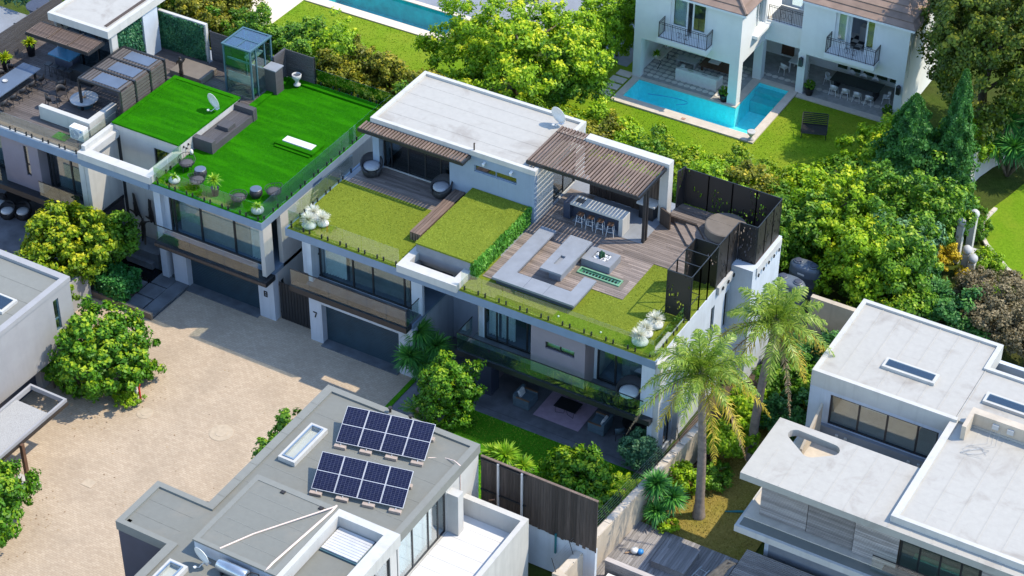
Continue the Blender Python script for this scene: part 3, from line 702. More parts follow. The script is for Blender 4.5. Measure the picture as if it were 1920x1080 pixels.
def dish(name, label, loc, rz, r=0.45, tilt=0.9, pole=0.5):
    """satellite dish on a bent arm"""
    t = thing(name, label, 'satellite dish', loc, rz, group='satellite dishes on the roofs')
    mb = MB(); mb.path([(0, 0.12, 0.0), (0, 0.12, pole*0.6), (0, 0.04, pole)], 0.025, 6); mb.box(-0.12, 0.12, 0.0, 0.24, 0, 0.02); mb.build('mount', 'steel', t)
    n, m = 24, 4; v = [(0, 0.0, pole+0.15)]; f = []
    for i in range(1, m+1):
        for k in range(n):
            a = 2*math.pi*k/n; q = r*i/m; v.append((q*math.cos(a), -(q*q)*0.28/r-0.04+q*math.sin(a)*-0.22, pole+0.15+q*1.12*math.sin(a)))
    for k in range(n): f.append((0, 1+k, 1+(k+1) % n))
    for i in range(m-1):
        for k in range(n): a = 1+i*n+k; b = 1+i*n+(k+1) % n; f.append((a, a+n, b+n, b))
    d = mk('reflector', v, f, 'plastic_white', t, smooth=True)
    sm = d.modifiers.new('thick', 'SOLIDIFY'); sm.thickness = 0.02
    mb = MB(); mb.path([(0, 0.0, pole-r*0.7), (0, -0.35, pole-r*0.95), (0, -0.55, pole-r*0.55)], 0.018, 5); mb.box(-0.05, 0.05, -0.62, -0.5, pole-r*0.6, pole-r*0.45); mb.build('receiver_arm', 'plastic_white', t)
    return t

# ------------------------------------------------------------------ house 7 (centre): two storeys, roof garden, roof pavilion
H7 = thing('modern_house', 'two-storey house numbered 7 with olive turf roof garden, white-roofed pavilion and timber sun deck', 'house', (9.5, 5.0, 0), world=True)
Z7 = 7.0
# ground floor: garage front with white surround, left flank, entrance recess, patio recess
wall_y('garage_wall', 'pale_wall', H7, 0.0, 6.4, 0.0, 0.45, 0.0, 3.15, holes=[(0.78, 5.55, 0.0, 2.62)])
ribbed(H7, 'garage_steel', 0.78, 5.55, 0.42, 0.02, 2.62)
B('door_sill', 'slate', H7, 0.78, 5.55, -0.25, 0.4, 0.003, 0.05)
digit(H7, '7', 0.25, -0.004, 1.62, 0.36)
wall_x('side_wall', 'pale_wall', H7, -0.25, 0.0, 0.45, 11.3, 0.0, 6.5)
wall_x('entrance_side_wall', 'pale_wall', H7, 6.15, 6.4, 0.45, 4.0, 0.0, 3.3)
wall_y('entrance_wall', 'pale_wall', H7, 6.4, 10.2, 4.0, 4.25, 0.0, 6.5, holes=[(8.3, 9.7, 0.05, 6.0)])
glazing(H7, 'x', 8.3, 9.7, 4.06, 0.05, 6.0, (9.0,), 'dark_glass', name='entrance_window')
B('timber_door', 'cladding_dark', H7, 9.05, 9.65, 3.9, 3.96, 0.06, 2.4)
B('beige_column', 'beige_wall', H7, 9.72, 10.0, 1.0, 1.3, 0.06, 6.5)
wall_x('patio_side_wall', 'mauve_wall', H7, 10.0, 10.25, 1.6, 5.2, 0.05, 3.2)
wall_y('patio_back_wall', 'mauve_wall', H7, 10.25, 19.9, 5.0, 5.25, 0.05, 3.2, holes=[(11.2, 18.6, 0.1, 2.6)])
glazing(H7, 'x', 11.2, 18.6, 5.06, 0.1, 2.6, (13.0, 14.9, 16.7), 'dark_glass', name='sliding_door')
B('dark_pier', 'navy_wall', H7, 9.55, 10.6, 0.75, 1.55, 0.055, 3.2)
# the long right flank with its two narrow windows and a projecting block at the back
wall_x('side_wall', 'pale_wall', H7, 19.9, 20.15, -0.2, 8.1, 0.0, 6.98, holes=[(5.95, 6.35, 3.7, 6.0), (7.55, 8.0, 3.6, 5.9), (1.2, 2.0, 0.4, 2.6)])
glazing(H7, 'y', 5.95, 6.35, 20.0, 3.7, 6.0, (), 'dark_glass'); glazing(H7, 'y', 7.55, 8.0, 20.0, 3.6, 5.9, (), 'dark_glass', transom=4.6)
glazing(H7, 'y', 1.2, 2.0, 20.0, 0.4, 2.6, (), 'dark_glass')
B('projecting_wall', 'pale_wall', H7, 19.6, 21.3, 8.1, 11.6, 0.0, 7.35)
vox('white_fin', 'white_wall', H7, [20.15, 20.42], [-0.15, 0.05, 2.15, 2.35], [0.4, 3.2, 6.55, 6.8], lambda x, y, z: not (0.05 < y < 2.15 and z < 6.55))
B('drain_pipe', 'dark_metal', H7, 20.15, 20.24, 2.5, 2.6, 0.2, 6.4)
wall_y('back_wall', 'pale_wall', H7, -0.25, 19.9, 11.75, 11.98, 0.0, 6.5)
# first floor: slabs, recessed windows, mauve box
B('floor_slab', 'fascia_grey', H7, -0.25, 6.4, 0.1, 11.2, 3.15, 3.42)
B('floor_slab', 'fascia_grey', H7, 9.5, 19.9, 0.3, 11.2, 3.2, 3.42)
B('balcony_slab', 'dark_metal', H7, -0.86, 6.3, -0.42, 0.1, 3.17, 3.5)
B('balcony_floor', 'slate', H7, -0.25, 6.3, 0.1, 1.0, 3.424, 3.5)
balustrade(H7, 'x', -0.82, 6.25, -0.34, 3.46, 1.1, 1.18, spig=False, rail=True, gmat='balcony_glass', name='balcony_glass')
balustrade(H7, 'y', -0.34, 0.9, 6.27, 3.46, 1.1, 1.2, spig=False, rail=True, gmat='balcony_glass', name='balcony_glass')
B('balcony_slab', 'dark_metal', H7, 9.3, 20.15, -0.55, 0.3, 3.2, 3.5)
B('balcony_floor', 'slate', H7, 9.5, 19.9, 0.3, 1.2, 3.424, 3.5)
balustrade(H7, 'x', 9.34, 19.75, -0.47, 3.46, 1.08, 1.3, spig=False, rail=True, gmat='green_glass', name='balcony_glass')
balustrade(H7, 'y', -0.45, 1.0, 9.36, 3.46, 1.08, 1.4, spig=False, rail=True, gmat='green_glass', name='balcony_glass')
wall_y('window_wall', 'pale_wall', H7, -0.95, 6.4, 1.0, 1.2, 3.42, 6.5, holes=[(-0.45, 5.75, 3.5, 6.35)])
wl = glazing(H7, 'x', -0.45, 5.75, 1.08, 3.5, 6.35, (0.12, 2.17, 3.38, 5.3), 'window_glass', t=0.09)
B('transom', 'dark_metal', wl, -0.38, 0.08, 1.04, 1.12, 4.9, 4.97)
curtain(H7, 'x', 0.2, 1.55, 1.42, 3.55, 6.3, 'curtain_white'); curtain(H7, 'x', 1.7, 5.3, 1.5, 3.55, 6.3, 'blind_grey', 0.13); curtain(H7, 'x', -0.42, 0.02, 1.4, 3.55, 6.3, 'curtain_white')
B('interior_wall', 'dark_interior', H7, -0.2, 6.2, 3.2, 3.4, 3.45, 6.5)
wall_y('window_wall', 'pale_wall', H7, 9.75, 13.3, 1.0, 1.2, 3.42, 6.5, holes=[(10.05, 13.1, 3.5, 6.35)])
glazing(H7, 'x', 10.05, 13.1, 1.08, 3.5, 6.35, (10.75, 11.35, 12.5), 'window_glass', t=0.08)
curtain(H7, 'x', 10.15, 10.7, 1.4, 3.55, 6.3); curtain(H7, 'x', 10.85, 11.6, 1.42, 3.55, 6.3)
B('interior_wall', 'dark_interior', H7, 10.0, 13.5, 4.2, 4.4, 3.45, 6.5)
wall_y('mauve_box', 'mauve_wall', H7, 13.5, 16.12, 0.0, 0.2, 3.5, 6.5, holes=[(14.1, 15.72, 5.2, 5.62)])
wall_x('mauve_box_side', 'mauve_wall', H7, 16.12, 16.3, 0.0, 1.2, 3.5, 6.5); wall_x('mauve_box_side', 'mauve_wall', H7, 13.3, 13.5, 0.0, 1.2, 3.5, 6.5)
glazing(H7, 'x', 14.1, 15.72, 0.12, 5.2, 5.62, (14.9,), 'window_glass', t=0.06); B('blind', 'curtain_white', H7, 14.1, 15.72, 0.35, 0.4, 5.1, 5.7)
wall_y('window_wall', 'pale_wall', H7, 16.3, 19.9, 1.0, 1.2, 3.42, 6.5, holes=[(16.45, 19.3, 3.5, 6.35)])
glazing(H7, 'x', 16.45, 19.3, 1.08, 3.5, 6.35, (17.45, 18.95), 'window_glass', t=0.09)
curtain(H7, 'x', 17.6, 18.9, 1.5, 3.55, 6.3, 'blind_grey'); curtain(H7, 'x', 19.0, 19.3, 1.4, 3.55, 6.3)
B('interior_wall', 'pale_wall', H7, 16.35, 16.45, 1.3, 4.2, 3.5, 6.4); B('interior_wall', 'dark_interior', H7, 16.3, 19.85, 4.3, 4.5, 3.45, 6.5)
B('end_wall', 'pale_wall', H7, 19.45, 19.9, -0.2, 1.0, 3.5, 6.5)
# roof slab, fascia, white entrance frame
B('roof_slab', 'concrete_grey', H7, -0.95, 6.2, -0.05, 12.0, 6.5, 6.9); B('roof_slab', 'concrete_grey', H7, 9.2, 19.9, -0.05, 12.0, 6.5, 6.9); B('roof_slab', 'concrete_grey', H7, 6.2, 9.2, 1.3, 12.0, 6.5, 6.9)
vox('fascia', 'fascia_grey', H7, [-1.05, -0.95, 20.15], [-0.22, -0.05, 11.5], [6.52, 6.99], lambda x, y, z: y < -0.05 or x < -0.95)
vox('entrance_frame', 'white_wall', H7, [5.8, 6.22, 8.85, 9.28], [-0.38, 0.2, 1.42], [6.93, 7.36], lambda x, y, z: y < 0.2 or x < 6.22 or x > 8.85)
# roof lawns
def lawn_part(name, mat, poly, z, parent, th=0.06):
    mb = MB(); mb.prism(poly, z-th, z); return mb.build(name, mat, parent)
lawn_part('roof_lawn', 'turf_olive', rect(-0.93, 5.78, -0.2, 4.95), Z7, H7)
lawn_part('roof_lawn', 'turf_olive', [(9.3, -0.2), (20.1, -0.2), (20.1, 6.6), (16.4, 6.6), (16.4, 3.3), (9.3, 3.3)], Z7, H7)
lawn_part('roof_lawn', 'turf_olive', rect(5.78, 6.3, 1.45, 6.5), Z7, H7)
B('roof_paving', 'concrete_grey', H7, -0.93, 9.7, 4.95, 7.2, 6.9, 6.97); B('roof_paving', 'concrete_grey', H7, 9.3, 20.0, 3.3, 11.5, 6.9, 6.965)
boards(H7, 'deck_weathered', -0.6, 4.95, 4.9, 7.05, 6.972, 'x', 0.14)
boards(H7, 'deck_weathered', 9.72, 14.82, 1.4, 3.2, 7.004, 'x', 0.14); boards(H7, 'deck_weathered', 9.72, 16.6, 3.2, 6.58, 7.004, 'x', 0.14); boards(H7, 'deck_weathered', 9.82, 20.0, 6.58, 10.3, 6.972+0.032, 'x', 0.14)
B('kitchen_floor', 'concrete_grey', H7, 11.3, 15.3, 7.75, 10.3, 7.035, 7.05)
# raised lawn block with hanging green side and timber bench steps
B('raised_block', 'concrete_grey', H7, 6.08, 9.45, 1.05, 6.58, 6.905, 7.88)
lawn_part('raised_lawn', 'turf_olive', rect(6.05, 9.48, 1.0, 6.58), 7.95, H7, 0.09)
def leaf_face(name, mat, parent, axis, f, a0, a1, z0, z1, n, leaf=0.11, seed=3, hang=0.4, out=1, depth=0.12):
    rg = np.random.default_rng(seed); a = rg.uniform(a0, a1, n); z = rg.uniform(z0, z1, n); d = rg.random(n)*depth*(0.6+0.4*np.sin(a*3.1)*np.sin(z*4))
    P = np.stack([f+out*d, a, z], 1) if axis == 'y' else np.stack([a, f+out*d, z], 1)
    base = np.array([out, 0, 0.35]) if axis == 'y' else np.array([0, out, 0.35])
    Nn = unit(base+0.6*rg.normal(size=(n, 3)))
    return quads(name, mat, parent, leafquads(P, Nn, leaf, rg, 0.4, hang), 0.25+0.55*rg.random(n)+0.2*np.sin(a*2.3)*np.sin(z*3), tuple(P.mean(0)))
leaf_face('hanging_greenery', 'leaf_hanging', H7, 'y', 9.46, 1.05, 6.55, 7.02, 7.99, 5200, 0.13, 5, 0.7, 1, 0.2)
leaf_face('hanging_greenery', 'leaf_hanging', H7, 'x', 1.05, 9.3, 9.6, 7.02, 7.95, 250, 0.12, 6, 0.7, -1, 0.1)
bs = B('bench_base', 'cladding_dark', H7, 5.05, 5.6, 2.3, 6.5, 6.98, 7.42)
for i in range(4): B('bench_slat', 'slat_brown', H7, 4.98+i*0.165, 5.12+i*0.165, 2.18, 6.56, 7.43, 7.5)
for i in range(4): B('bench_front_slat', 'slat_brown', H7, 4.98+i*0.165, 5.10+i*0.165, 2.2, 2.26, 6.98, 7.42)
# glass edges with black spigots
balustrade(H7, 'x', -0.95, 5.75, -0.03, Z7, 1.05, 1.18); balustrade(H7, 'y', 0.0, 5.9, -0.93, Z7, 1.05, 1.18)
balustrade(H7, 'x', 9.35, 19.95, -0.03, Z7, 1.05, 1.19); balustrade(H7, 'y', 0.0, 3.3, 19.97, Z7, 1.05, 1.1)
# roof pavilion
wall_y('pavilion_wall', 'blue_grey_wall', H7, 4.65, 9.7, 6.6, 6.85, 6.98, 9.95, holes=[(6.15, 8.65, 9.0, 9.4)])
glazing(H7, 'x', 6.15, 8.65, 6.71, 9.0, 9.4, (7.4,), 'window_glass', 'fascia_grey', t=0.05)
wall_y('pavilion_pier', 'blue_grey_wall', H7, -0.1, 0.3, 6.6, 7.0, 6.98, 9.95)
glazing(H7, 'x', 0.3, 4.65, 7.12, 6.98, 9.4, (0.75, 1.8, 2.85, 3.8), 'dark_glass', t=0.07, name='sliding_door')
B('door_threshold', 'white_wall', H7, 0.3, 4.65, 7.0, 7.07, 6.98, 7.06)
wall_y('pavilion_lintel', 'blue_grey_wall', H7, 0.3, 4.65, 7.0, 7.24, 9.4, 9.95)
wall_x('pavilion_side_wall', 'pale_wall', H7, -0.1, 0.1, 7.0, 11.85, 6.98, 9.95); wall_x('pavilion_side_wall', 'white_wall', H7, 9.5, 9.7, 6.85, 11.85, 6.98, 9.95, holes=[(8.6, 11.0, 7.0, 9.2)])
glazing(H7, 'y', 8.6, 11.0, 9.6, 7.0, 9.2, (9.8,), 'dark_glass', name='side_door')
wall_y('pavilion_back_wall', 'pale_wall', H7, -0.1, 9.7, 11.85, 12.0, 6.98, 9.95)
B('pavilion_floor', 'floor_interior', H7, 0.1, 9.5, 7.16, 11.85, 6.97, 6.99)
B('pavilion_roof', 'roof_white', H7, -0.1, 9.7, 6.6, 11.9, 9.95, 10.1)
ring('roof_parapet', 'white_wall', H7, -0.15, 9.76, 6.55, 11.95, 9.95, 10.24, 0.22)
for i in range(4): B('roof_lap', 'roof_white', H7, 0.08, 9.52, 7.7+i*1.05, 7.76+i*1.05, 10.101, 10.108)
mb = MB(); mb.path([(6.1, 6.68, 10.22), (6.1, 6.68, 10.65), (6.17, 6.62, 10.7)], 0.04, 6); mb.build('roof_vent', 'cladding_dark', H7)
for x in (6.77, 8.38):
    mb = MB(); mb.box(x-0.05, x+0.05, 6.5, 6.6, 9.7, 9.78); mb.lathe([(.06, 0), (.08, .1), (.08, .14)], (x, 6.45, 9.62), 10); mb.build('spotlight', 'plastic_white', H7)
# pergola over the left deck
def pergola_part(parent, x0, x1, y0, y1, z, n, mat='slat_brown', run='y', fmat='dark_metal', fill=0.5, edge=0.09, slat_h=0.06):
    f = vox('pergola_frame', fmat, parent, [x0, x0+edge, x1-edge, x1], [y0, y0+edge, y1-edge, y1], [z-0.18, z], lambda x, y, z_: not (x0+edge < x < x1-edge and y0+edge < y < y1-edge))
    slats(f, mat, n, x0+0.05, x1-0.05, y0+0.03, y1-0.03, z+0.003, z+0.003+slat_h, run, 'slat', fill)
    return f
pergola_part(H7, -0.42, 5.98, 5.72, 6.545, 9.93, 34, fill=0.56)
# pergola over the outdoor kitchen with white surround
pf = pergola_part(H7, 8.98, 15.42, 6.95, 9.97, 10.42, 34, fill=0.56); pergola_part(H7, 8.98, 10.7, 9.99, 10.66, 10.42, 9, fill=0.56)
for x in (11.0, 13.2): B('rafter', 'dark_metal', pf, x, x+0.08, 7.05, 9.87, 10.25, 10.41)
for yy in (6.95, 7.2): B('post', 'dark_metal', H7, 15.22, 15.36, yy+0.9, yy+1.04, 7.04, 10.23)
vox('white_surround', 'white_wall', H7, [10.75, 15.06, 15.54], [10.0, 10.52], [7.0, 10.25, 10.64], lambda x, y, z: z > 10.25 or x > 15.06)
wall_y('timber_wall', 'cladding_dark', H7, 10.9, 14.95, 10.35, 10.49, 7.04, 9.3, holes=[(12.3, 13.3, 8.1, 8.9)])
mb = MB()
for i in range(28):
    x = 10.92+i*0.144
    if not 12.2 < x+0.06 < 13.35: mb.box(x, x+0.125, 10.31, 10.346, 7.05, 9.28, random.uniform(.05, .95))
o = mb.build('cladding_boards', 'cladding_dark', H7, tint=True); o['kind'] = 'stuff'
glazing(H7, 'x', 12.3, 13.3, 10.42, 8.1, 8.9, (12.8,), 'window_glass', 'blue_metal')
B('braai_unit', 'dark_metal', H7, 14.1, 14.9, 9.75, 10.3, 7.05, 7.95); B('braai_top', 'white_wall', H7, 14.0, 15.04, 9.6, 10.3, 7.96, 8.06)
mb = MB(); mb.prism([(15.25, 9.85), (15.95, 9.55), (15.99, 9.62), (15.29, 9.92)], 7.04, 8.0); mb.build('timber_gate', 'cladding_dark', H7)
# raised landing, diagonal steps, plunge tub
mb = MB(); mb.prism([(15.56, 10.2), (17.2, 10.2), (18.6, 8.75), (21.15, 8.75), (21.15, 11.5), (15.56, 11.5)], 7.03, 7.42); mb.build('landing', 'cladding_dark', H7)
mb = MB()
for k in range(24):
    y0 = 8.77+k*0.1138; y1 = y0+0.103; xa = 15.58 if (y0+y1)/2 > 10.2 else 17.2+1.4*(10.2-(y0+y1)/2)/1.45
    mb.box(xa, 21.1, y0, y1, 7.421, 7.45, random.uniform(.05, .95))
o = mb.build('landing_boards', 'deck_weathered', H7, tint=True); o['kind'] = 'stuff'
for k, (off, zt) in enumerate(((-0.62, 7.3), (-1.24, 7.17))):
    mb = MB(); mb.prism([(17.18+off, 10.2), (17.8+off, 10.2), (19.2+off, 8.75), (18.58+off, 8.75)], 7.04, zt); st = mb.build('step', 'deck_weathered', H7)
mb = MB(); mb.lathe([(1.0, 0.0), (1.06, 0.05), (1.06, 0.5), (1.0, 0.54), (0.4, 0.55), (0.02, 0.552)], (18.75, 10.25, 7.452), 44); o = mb.build('round_tub_cover', 'concrete_brown', H7)
B('cover_seam', 'concrete_brown', o, 17.76, 19.74, 10.235, 10.265, 8.0, 8.008)
# cut-steel privacy screens, each panel a part with its posts
def screen_panel(a, b, z0, z1, npan, name='screen_panel', mat='cut_steel', solid=True):
    a, b = Vector((*a, 0)), Vector((*b, 0)); d = (b-a)/npan; nrm = Vector((-d.y, d.x, 0)).normalized()*0.012; e = d.normalized()
    for i in range(npan):
        p, q = a+d*i, a+d*(i+1); mb = MB(); p2, q2 = p+e*0.03, q-e*0.03
        if solid:
            mb.prism([tuple((p2-nrm).xy), tuple((q2-nrm).xy), tuple((q2+nrm).xy), tuple((p2+nrm).xy)], z0+0.04, z1-0.03)
            o = mb.build(name, mat, H7)
        else: o = H7
        mb = MB()
        for c in (p, q): mb.box(c.x-0.028, c.x+0.028, c.y-0.028, c.y+0.028, z0, z1+0.02)
        mb.bar((p.x, p.y, z1), (q.x, q.y, z1), 0.03, 4)
        mb.build('screen_frame', 'dark_metal', o)
screen_panel((15.62, 10.95), (15.75, 11.55), 7.42, 9.7, 1); screen_panel((15.75, 11.56), (21.1, 11.56), 7.42, 9.6, 4)
screen_panel((21.12, 11.5), (21.12, 8.72), 7.3, 9.6, 3); screen_panel((21.08, 8.68), (20.2, 8.66), 7.3, 9.6, 1)
screen_panel((20.13, 8.6), (20.1, 6.42), 7.0, 9.6, 2); screen_panel((20.06, 6.38), (18.9, 6.36), 7.0, 9.6, 1)
screen_panel((18.86, 6.32), (18.86, 5.4), 7.0, 9.6, 1); screen_panel((18.86, 5.34), (18.86, 3.42), 7.0, 9.6, 2, solid=False)
screen_panel((18.86, 3.36), (20.08, 3.38), 7.0, 9.6, 1); screen_panel((20.12, 3.42), (20.12, 6.3), 7.0, 9.6, 3, solid=False)
for yy in (4.35, 5.34):
    mb = MB(); mb.bar((18.86, yy, 9.58), (20.12, yy, 9.58), 0.028, 4); mb.build('cross_bar', 'dark_metal', H7)
mb = MB()
mb.path([(20.12, 3.5, 7.9), (20.12, 4.4, 7.9), (19.7, 4.4, 7.9)], 0.022, 5); mb.build('shower_rail', 'dark_metal', H7)
wall_x('landing_kerb', 'concrete_light', H7, 20.16, 20.3, 6.4, 8.08, 6.6, 7.05); wall_x('landing_kerb', 'concrete_light', H7, 21.16, 21.36, 8.5, 11.5, 6.9, 7.3)
for i in range(8):
    yy = 6.8+i*0.62; xx = 20.31 if yy < 8.2 else 21.37
    mb = MB(); mb.box(xx, xx+0.05, yy-0.05, yy+0.05, 6.72, 6.9); mb.bar((xx+.03, yy-.12, 6.86), (xx+.03, yy+.12, 6.8), 0.02, 5); mb.build('bracket', 'dark_metal', H7)
# glass skylight set in the deck
sk = ring('skylight_kerb', 'concrete_brown', H7, 13.4, 16.2, 3.75, 4.7, 7.036, 7.05, 0.2); sk2 = ring('skylight_frame', 'green_glow_tile', H7, 13.62, 15.98, 3.97, 4.48, 7.036, 7.12, 0.08)
B('skylight_glass', 'green_glass', sk2, 13.7, 15.9, 4.05, 4.4, 7.08, 7.095); B('skylight_well', 'green_glow_tile', sk2, 13.7, 15.9, 4.05, 4.4, 7.036, 7.04)
for i in range(11): B('skylight_bar', 'dark_metal', sk2, 13.85+i*0.18, 13.95+i*0.18, 4.16, 4.29, 7.045, 7.075)
# black side gate between the two houses
g = thing('side_gate', 'black slatted gate in the gap between house 8 and house 7', 'gate', (-1.2, 0.6, 0), world=True)
for i in range(11): B('gate_slat', 'dark_metal', g, -2.35+i*0.19, -2.19+i*0.19, 0.62, 0.66, 0.05, 2.5)
B('gate_rail', 'dark_metal', g, -2.4, -0.26, 0.66, 0.72, 0.4, 0.5); B('gate_rail', 'dark_metal', g, -2.4, -0.26, 0.66, 0.72, 2.2, 2.3)

blades('lawn_blades', 'blade_olive', H7, [(-0.9, 5.75, -0.18, 4.9, 7.0), (9.3, 14.8, -0.18, 1.0, 7.0), (15.1, 20.05, -0.18, 3.2, 7.0), (16.62, 20.05, 3.2, 6.55, 7.0), (6.05, 9.5, 0.98, 6.55, 7.95)], 200, .03, .022, 21)

# ------------------------------------------------------------------ things on house 7's roof and terraces
def simple(name, label, cat, mb, mat, smooth=False, group=None, origin=None):
    return tag(mb.build(name, mat, None, smooth, origin), label, cat, group)
t = thing('concrete_bench', 'low u-shaped grey concrete bench along the edge of the timber roof deck', 'bench', (12.7, 2.5, 7.04), world=True)
mb = MB(); poly = [(10.47, 1.05), (15.05, 1.05), (15.05, 3.38), (14.38, 3.38), (14.38, 2.0), (11.32, 2.0), (11.32, 6.05), (10.47, 6.05)]
mb.prism(poly, 7.34, 7.46); mb.build('seat', 'concrete_grey', t)
mb = MB(); mb.prism([(10.62, 1.2), (14.9, 1.2), (14.9, 3.25), (14.5, 3.25), (14.5, 1.85), (11.15, 1.85), (11.15, 5.9), (10.62, 5.9)], 7.04, 7.339); mb.build('base', 'navy_wall', t)
for x in (12.2, 13.3): B('seat_joint', 'navy_wall', t, x, x+0.012, 1.06, 1.99, 7.46, 7.4625)
t = thing('concrete_table', 'long grey concrete table with a slot in its top beside the deck planter', 'table', (12.9, 4.2, 7.04), world=True)
vox('tabletop', 'concrete_grey', t, [12.3, 12.72, 12.98, 13.52], [2.58, 3.2, 4.0, 5.75], [7.64, 7.76], lambda x, y, z: not (12.72 < x < 12.98 and 3.2 < y < 4.0))
B('pedestal', 'concrete_grey', t, 12.65, 13.3, 2.9, 5.5, 7.04, 7.638)
t = thing('cactus_planter', 'square grey concrete planter with white pebbles and a small green cactus on the deck', 'planter', (14.3, 5.2, 7.04), world=True)
vox('planter_box', 'concrete_grey', t, [13.5, 13.9, 14.75, 15.1], [4.66, 5.0, 5.6, 5.85], [7.04, 7.38, 7.46], lambda x, y, z: z < 7.38 or not (13.9 < x < 14.75 and 5.0 < y < 5.6))
mb = MB()
for i in range(70):
    x, y, r = random.uniform(13.93, 14.72), random.uniform(5.03, 5.57), random.uniform(.03, .06)
    mb.lathe([(r*.5, 0), (r, r*.5), (r*.6, r)], (x, y, 7.381), 6)
o = mb.build('pebbles', 'plastic_white', t); o['kind'] = 'stuff'
mb = MB()
for dx, dy, h, r in ((0, 0, .42, .085), (.1, .05, .34, .07), (-.09, .03, .3, .065), (.02, -.1, .26, .06)):
    mb.lathe([(r*.8, 0), (r, h*.3), (r*.95, h*.8), (r*.5, h), (.01, h+.02)], (14.3+dx, 5.3+dy, 7.38), 9)
mb.build('cactus', 'leaf_teal', t, True)
t = thing('bar_counter', 'white outdoor bar counter with waterfall end and dark base under the pergola', 'bar counter', (12.7, 8.2, 7.05), world=True)
vox('counter', 'white_wall', t, [11.15, 13.95, 14.17], [7.78, 8.58], [7.055, 7.98, 8.1], lambda x, y, z: z > 7.98 or x > 13.95)
B('base', 'navy_wall', t, 10.95, 13.94, 8.12, 8.52, 7.055, 7.97); B('sink', 'dark_metal', t, 11.3, 11.75, 8.0, 8.4, 8.101, 8.108); B('upstand', 'navy_wall', t, 10.75, 11.13, 7.8, 8.56, 7.055, 8.0)
st = thing('bar_stool', 'x', 'bar stool', group='white bar stools at the roof bar')
B('seat', 'terracotta_brown', st, -.17, .17, -.17, .17, .66, .71, 0.015)
for sx in (-1, 1):
    for sy in (-1, 1):
        mb = MB(); mb.bar((sx*.13, sy*.13, .66), (sx*.2, sy*.2, 0), .016, 5); mb.build('leg', 'plastic_white', st)
mb = MB()
for s in (-1, 1): mb.bar((s*.17, -.17, .28), (s*.17, .17, .28), .012, 5); mb.bar((-.17, s*.17, .28), (.17, s*.17, .28), .012, 5)
mb.build('foot_rail', 'plastic_white', st)
for i, (x, ww) in enumerate(((11.85, 'farthest left of the four white-legged bar stools at the roof bar'), (12.43, 'second from left of the four white-legged bar stools at the roof bar'), (13.0, 'third from left of the four white-legged bar stools at the roof bar'), (13.58, 'rightmost of the four white-legged bar stools, nearest the counter end'))):
    place(st, (x, 7.62, 7.055), 0.1*i, ww)
def tub_chair(name, label, cushion='grey_cushion', s=1.0):
    t = thing(name, label, 'chair', group='rattan tub chairs'); n = 22; v = []; f = []
    prof = []
    for k in range(n+1):
        a = R(-155)+R(310)*k/n; h = 0.52+0.22*math.cos(a)
        prof.append((a, h))
    for a, h in prof:
        cx, cy = math.sin(a), -math.cos(a)*-1
        for rr, zz in ((.36, .06), (.46, h), (.40, h+.03), (.33, .12)): v.append((cx*rr*s, cy*rr*s, zz*s))
    for k in range(n):
        for q in range(3): f.append((k*4+q, k*4+4+q, k*4+5+q, k*4+1+q))
    f += [(0, 1, 2, 3), tuple(n*4+i for i in (3, 2, 1, 0))]
    mk('shell', v, f, 'black_rattan', t, origin=(0, 0, 0), smooth=True)
    mb = MB(); mb.lathe([(.33*s, 0), (.36*s, .16*s), (.34*s, .3*s)], (0, 0, .02), 22); mb.build('base', 'black_rattan', t)
    mb = MB(); mb.lathe([(.30*s, 0), (.34*s, .04*s), (.33*s, .1*s), (.25*s, .13*s), (.02, .135*s)], (0, 0, .325*s), 22); mb.build('cushion', cushion, t, True)
    return t
tc = tub_chair('tub_chair', 'x', s=1.35)
place(tc, (0.1, 6.15, 7.0), R(35), 'black rattan tub chair with grey cushion beside the pavilion sliding doors')
place(tc, (4.3, 6.35, 7.0), R(-15), 'black rattan tub chair half hidden by the timber bench and pavilion wall')
tc = tub_chair('tub_chair', 'x', 'white_cushion', 1.5); place(tc, (18.6, 0.35, 3.5), R(5), 'black tub chair with white cushion behind green balcony glass at the palm')
def white_planter(x, y, r, zt, seed, label):
    t = thing('spiky_planter', label, 'planter', (x, y, Z7), group='white spiky plants in pebble-shaped pots', world=True)
    mb = MB(); r *= .88; mb.lathe([(r*.55, 0), (r*.95, r*.25), (r, r*.5), (r*.75, r*.85), (r*.4, r*.95)], (x, y, Z7), 20, sx=1.12); mb.build('pot', 'pale_stone', t, True)
    spiky_ball(t, (x-.04, y+.02, Z7+r*.95+0.12), zt*.95, seed, n=300)
    return t
white_planter(-0.2, 1.15, .36, .48, 31, 'white spiky plant in pebble pot, furthest back of the left corner trio')
white_planter(0.0, 0.45, .40, .50, 32, 'white spiky plant in grey pebble pot at the left glass corner, nearest the front edge')
white_planter(0.5, 0.95, .34, .50, 33, 'white spiky plant in pebble pot, right one of the left corner trio')
white_planter(18.95, 2.15, .38, .50, 34, 'cream spiky plant in pale pebble pot, nearest the cut-steel screen')
white_planter(18.85, 1.3, .36, .48, 35, 'yellow-centred spiky plant in pale pebble pot, middle of the right trio')
white_planter(18.9, 0.6, .42, .52, 36, 'white spiky plant in large pale pebble pot nearest the right glass corner')
for x, y, lab in ((14.55, 0.45, 'small white turf light behind the balcony glass, left of the pair'), (16.9, 0.4, 'small white turf light near the right spiky pots')):
    mb = MB(); mb.lathe([(.05, 0), (.05, .05), (.035, .07), (.005, .08)], (x, y, Z7), 10); simple('turf_light', lab, 'light', mb, 'plastic_white', True)
dish('satellite_dish', 'white satellite dish at the back corner of the white pavilion roof', (8.6, 11.2, 10.1), R(-10), 0.45)
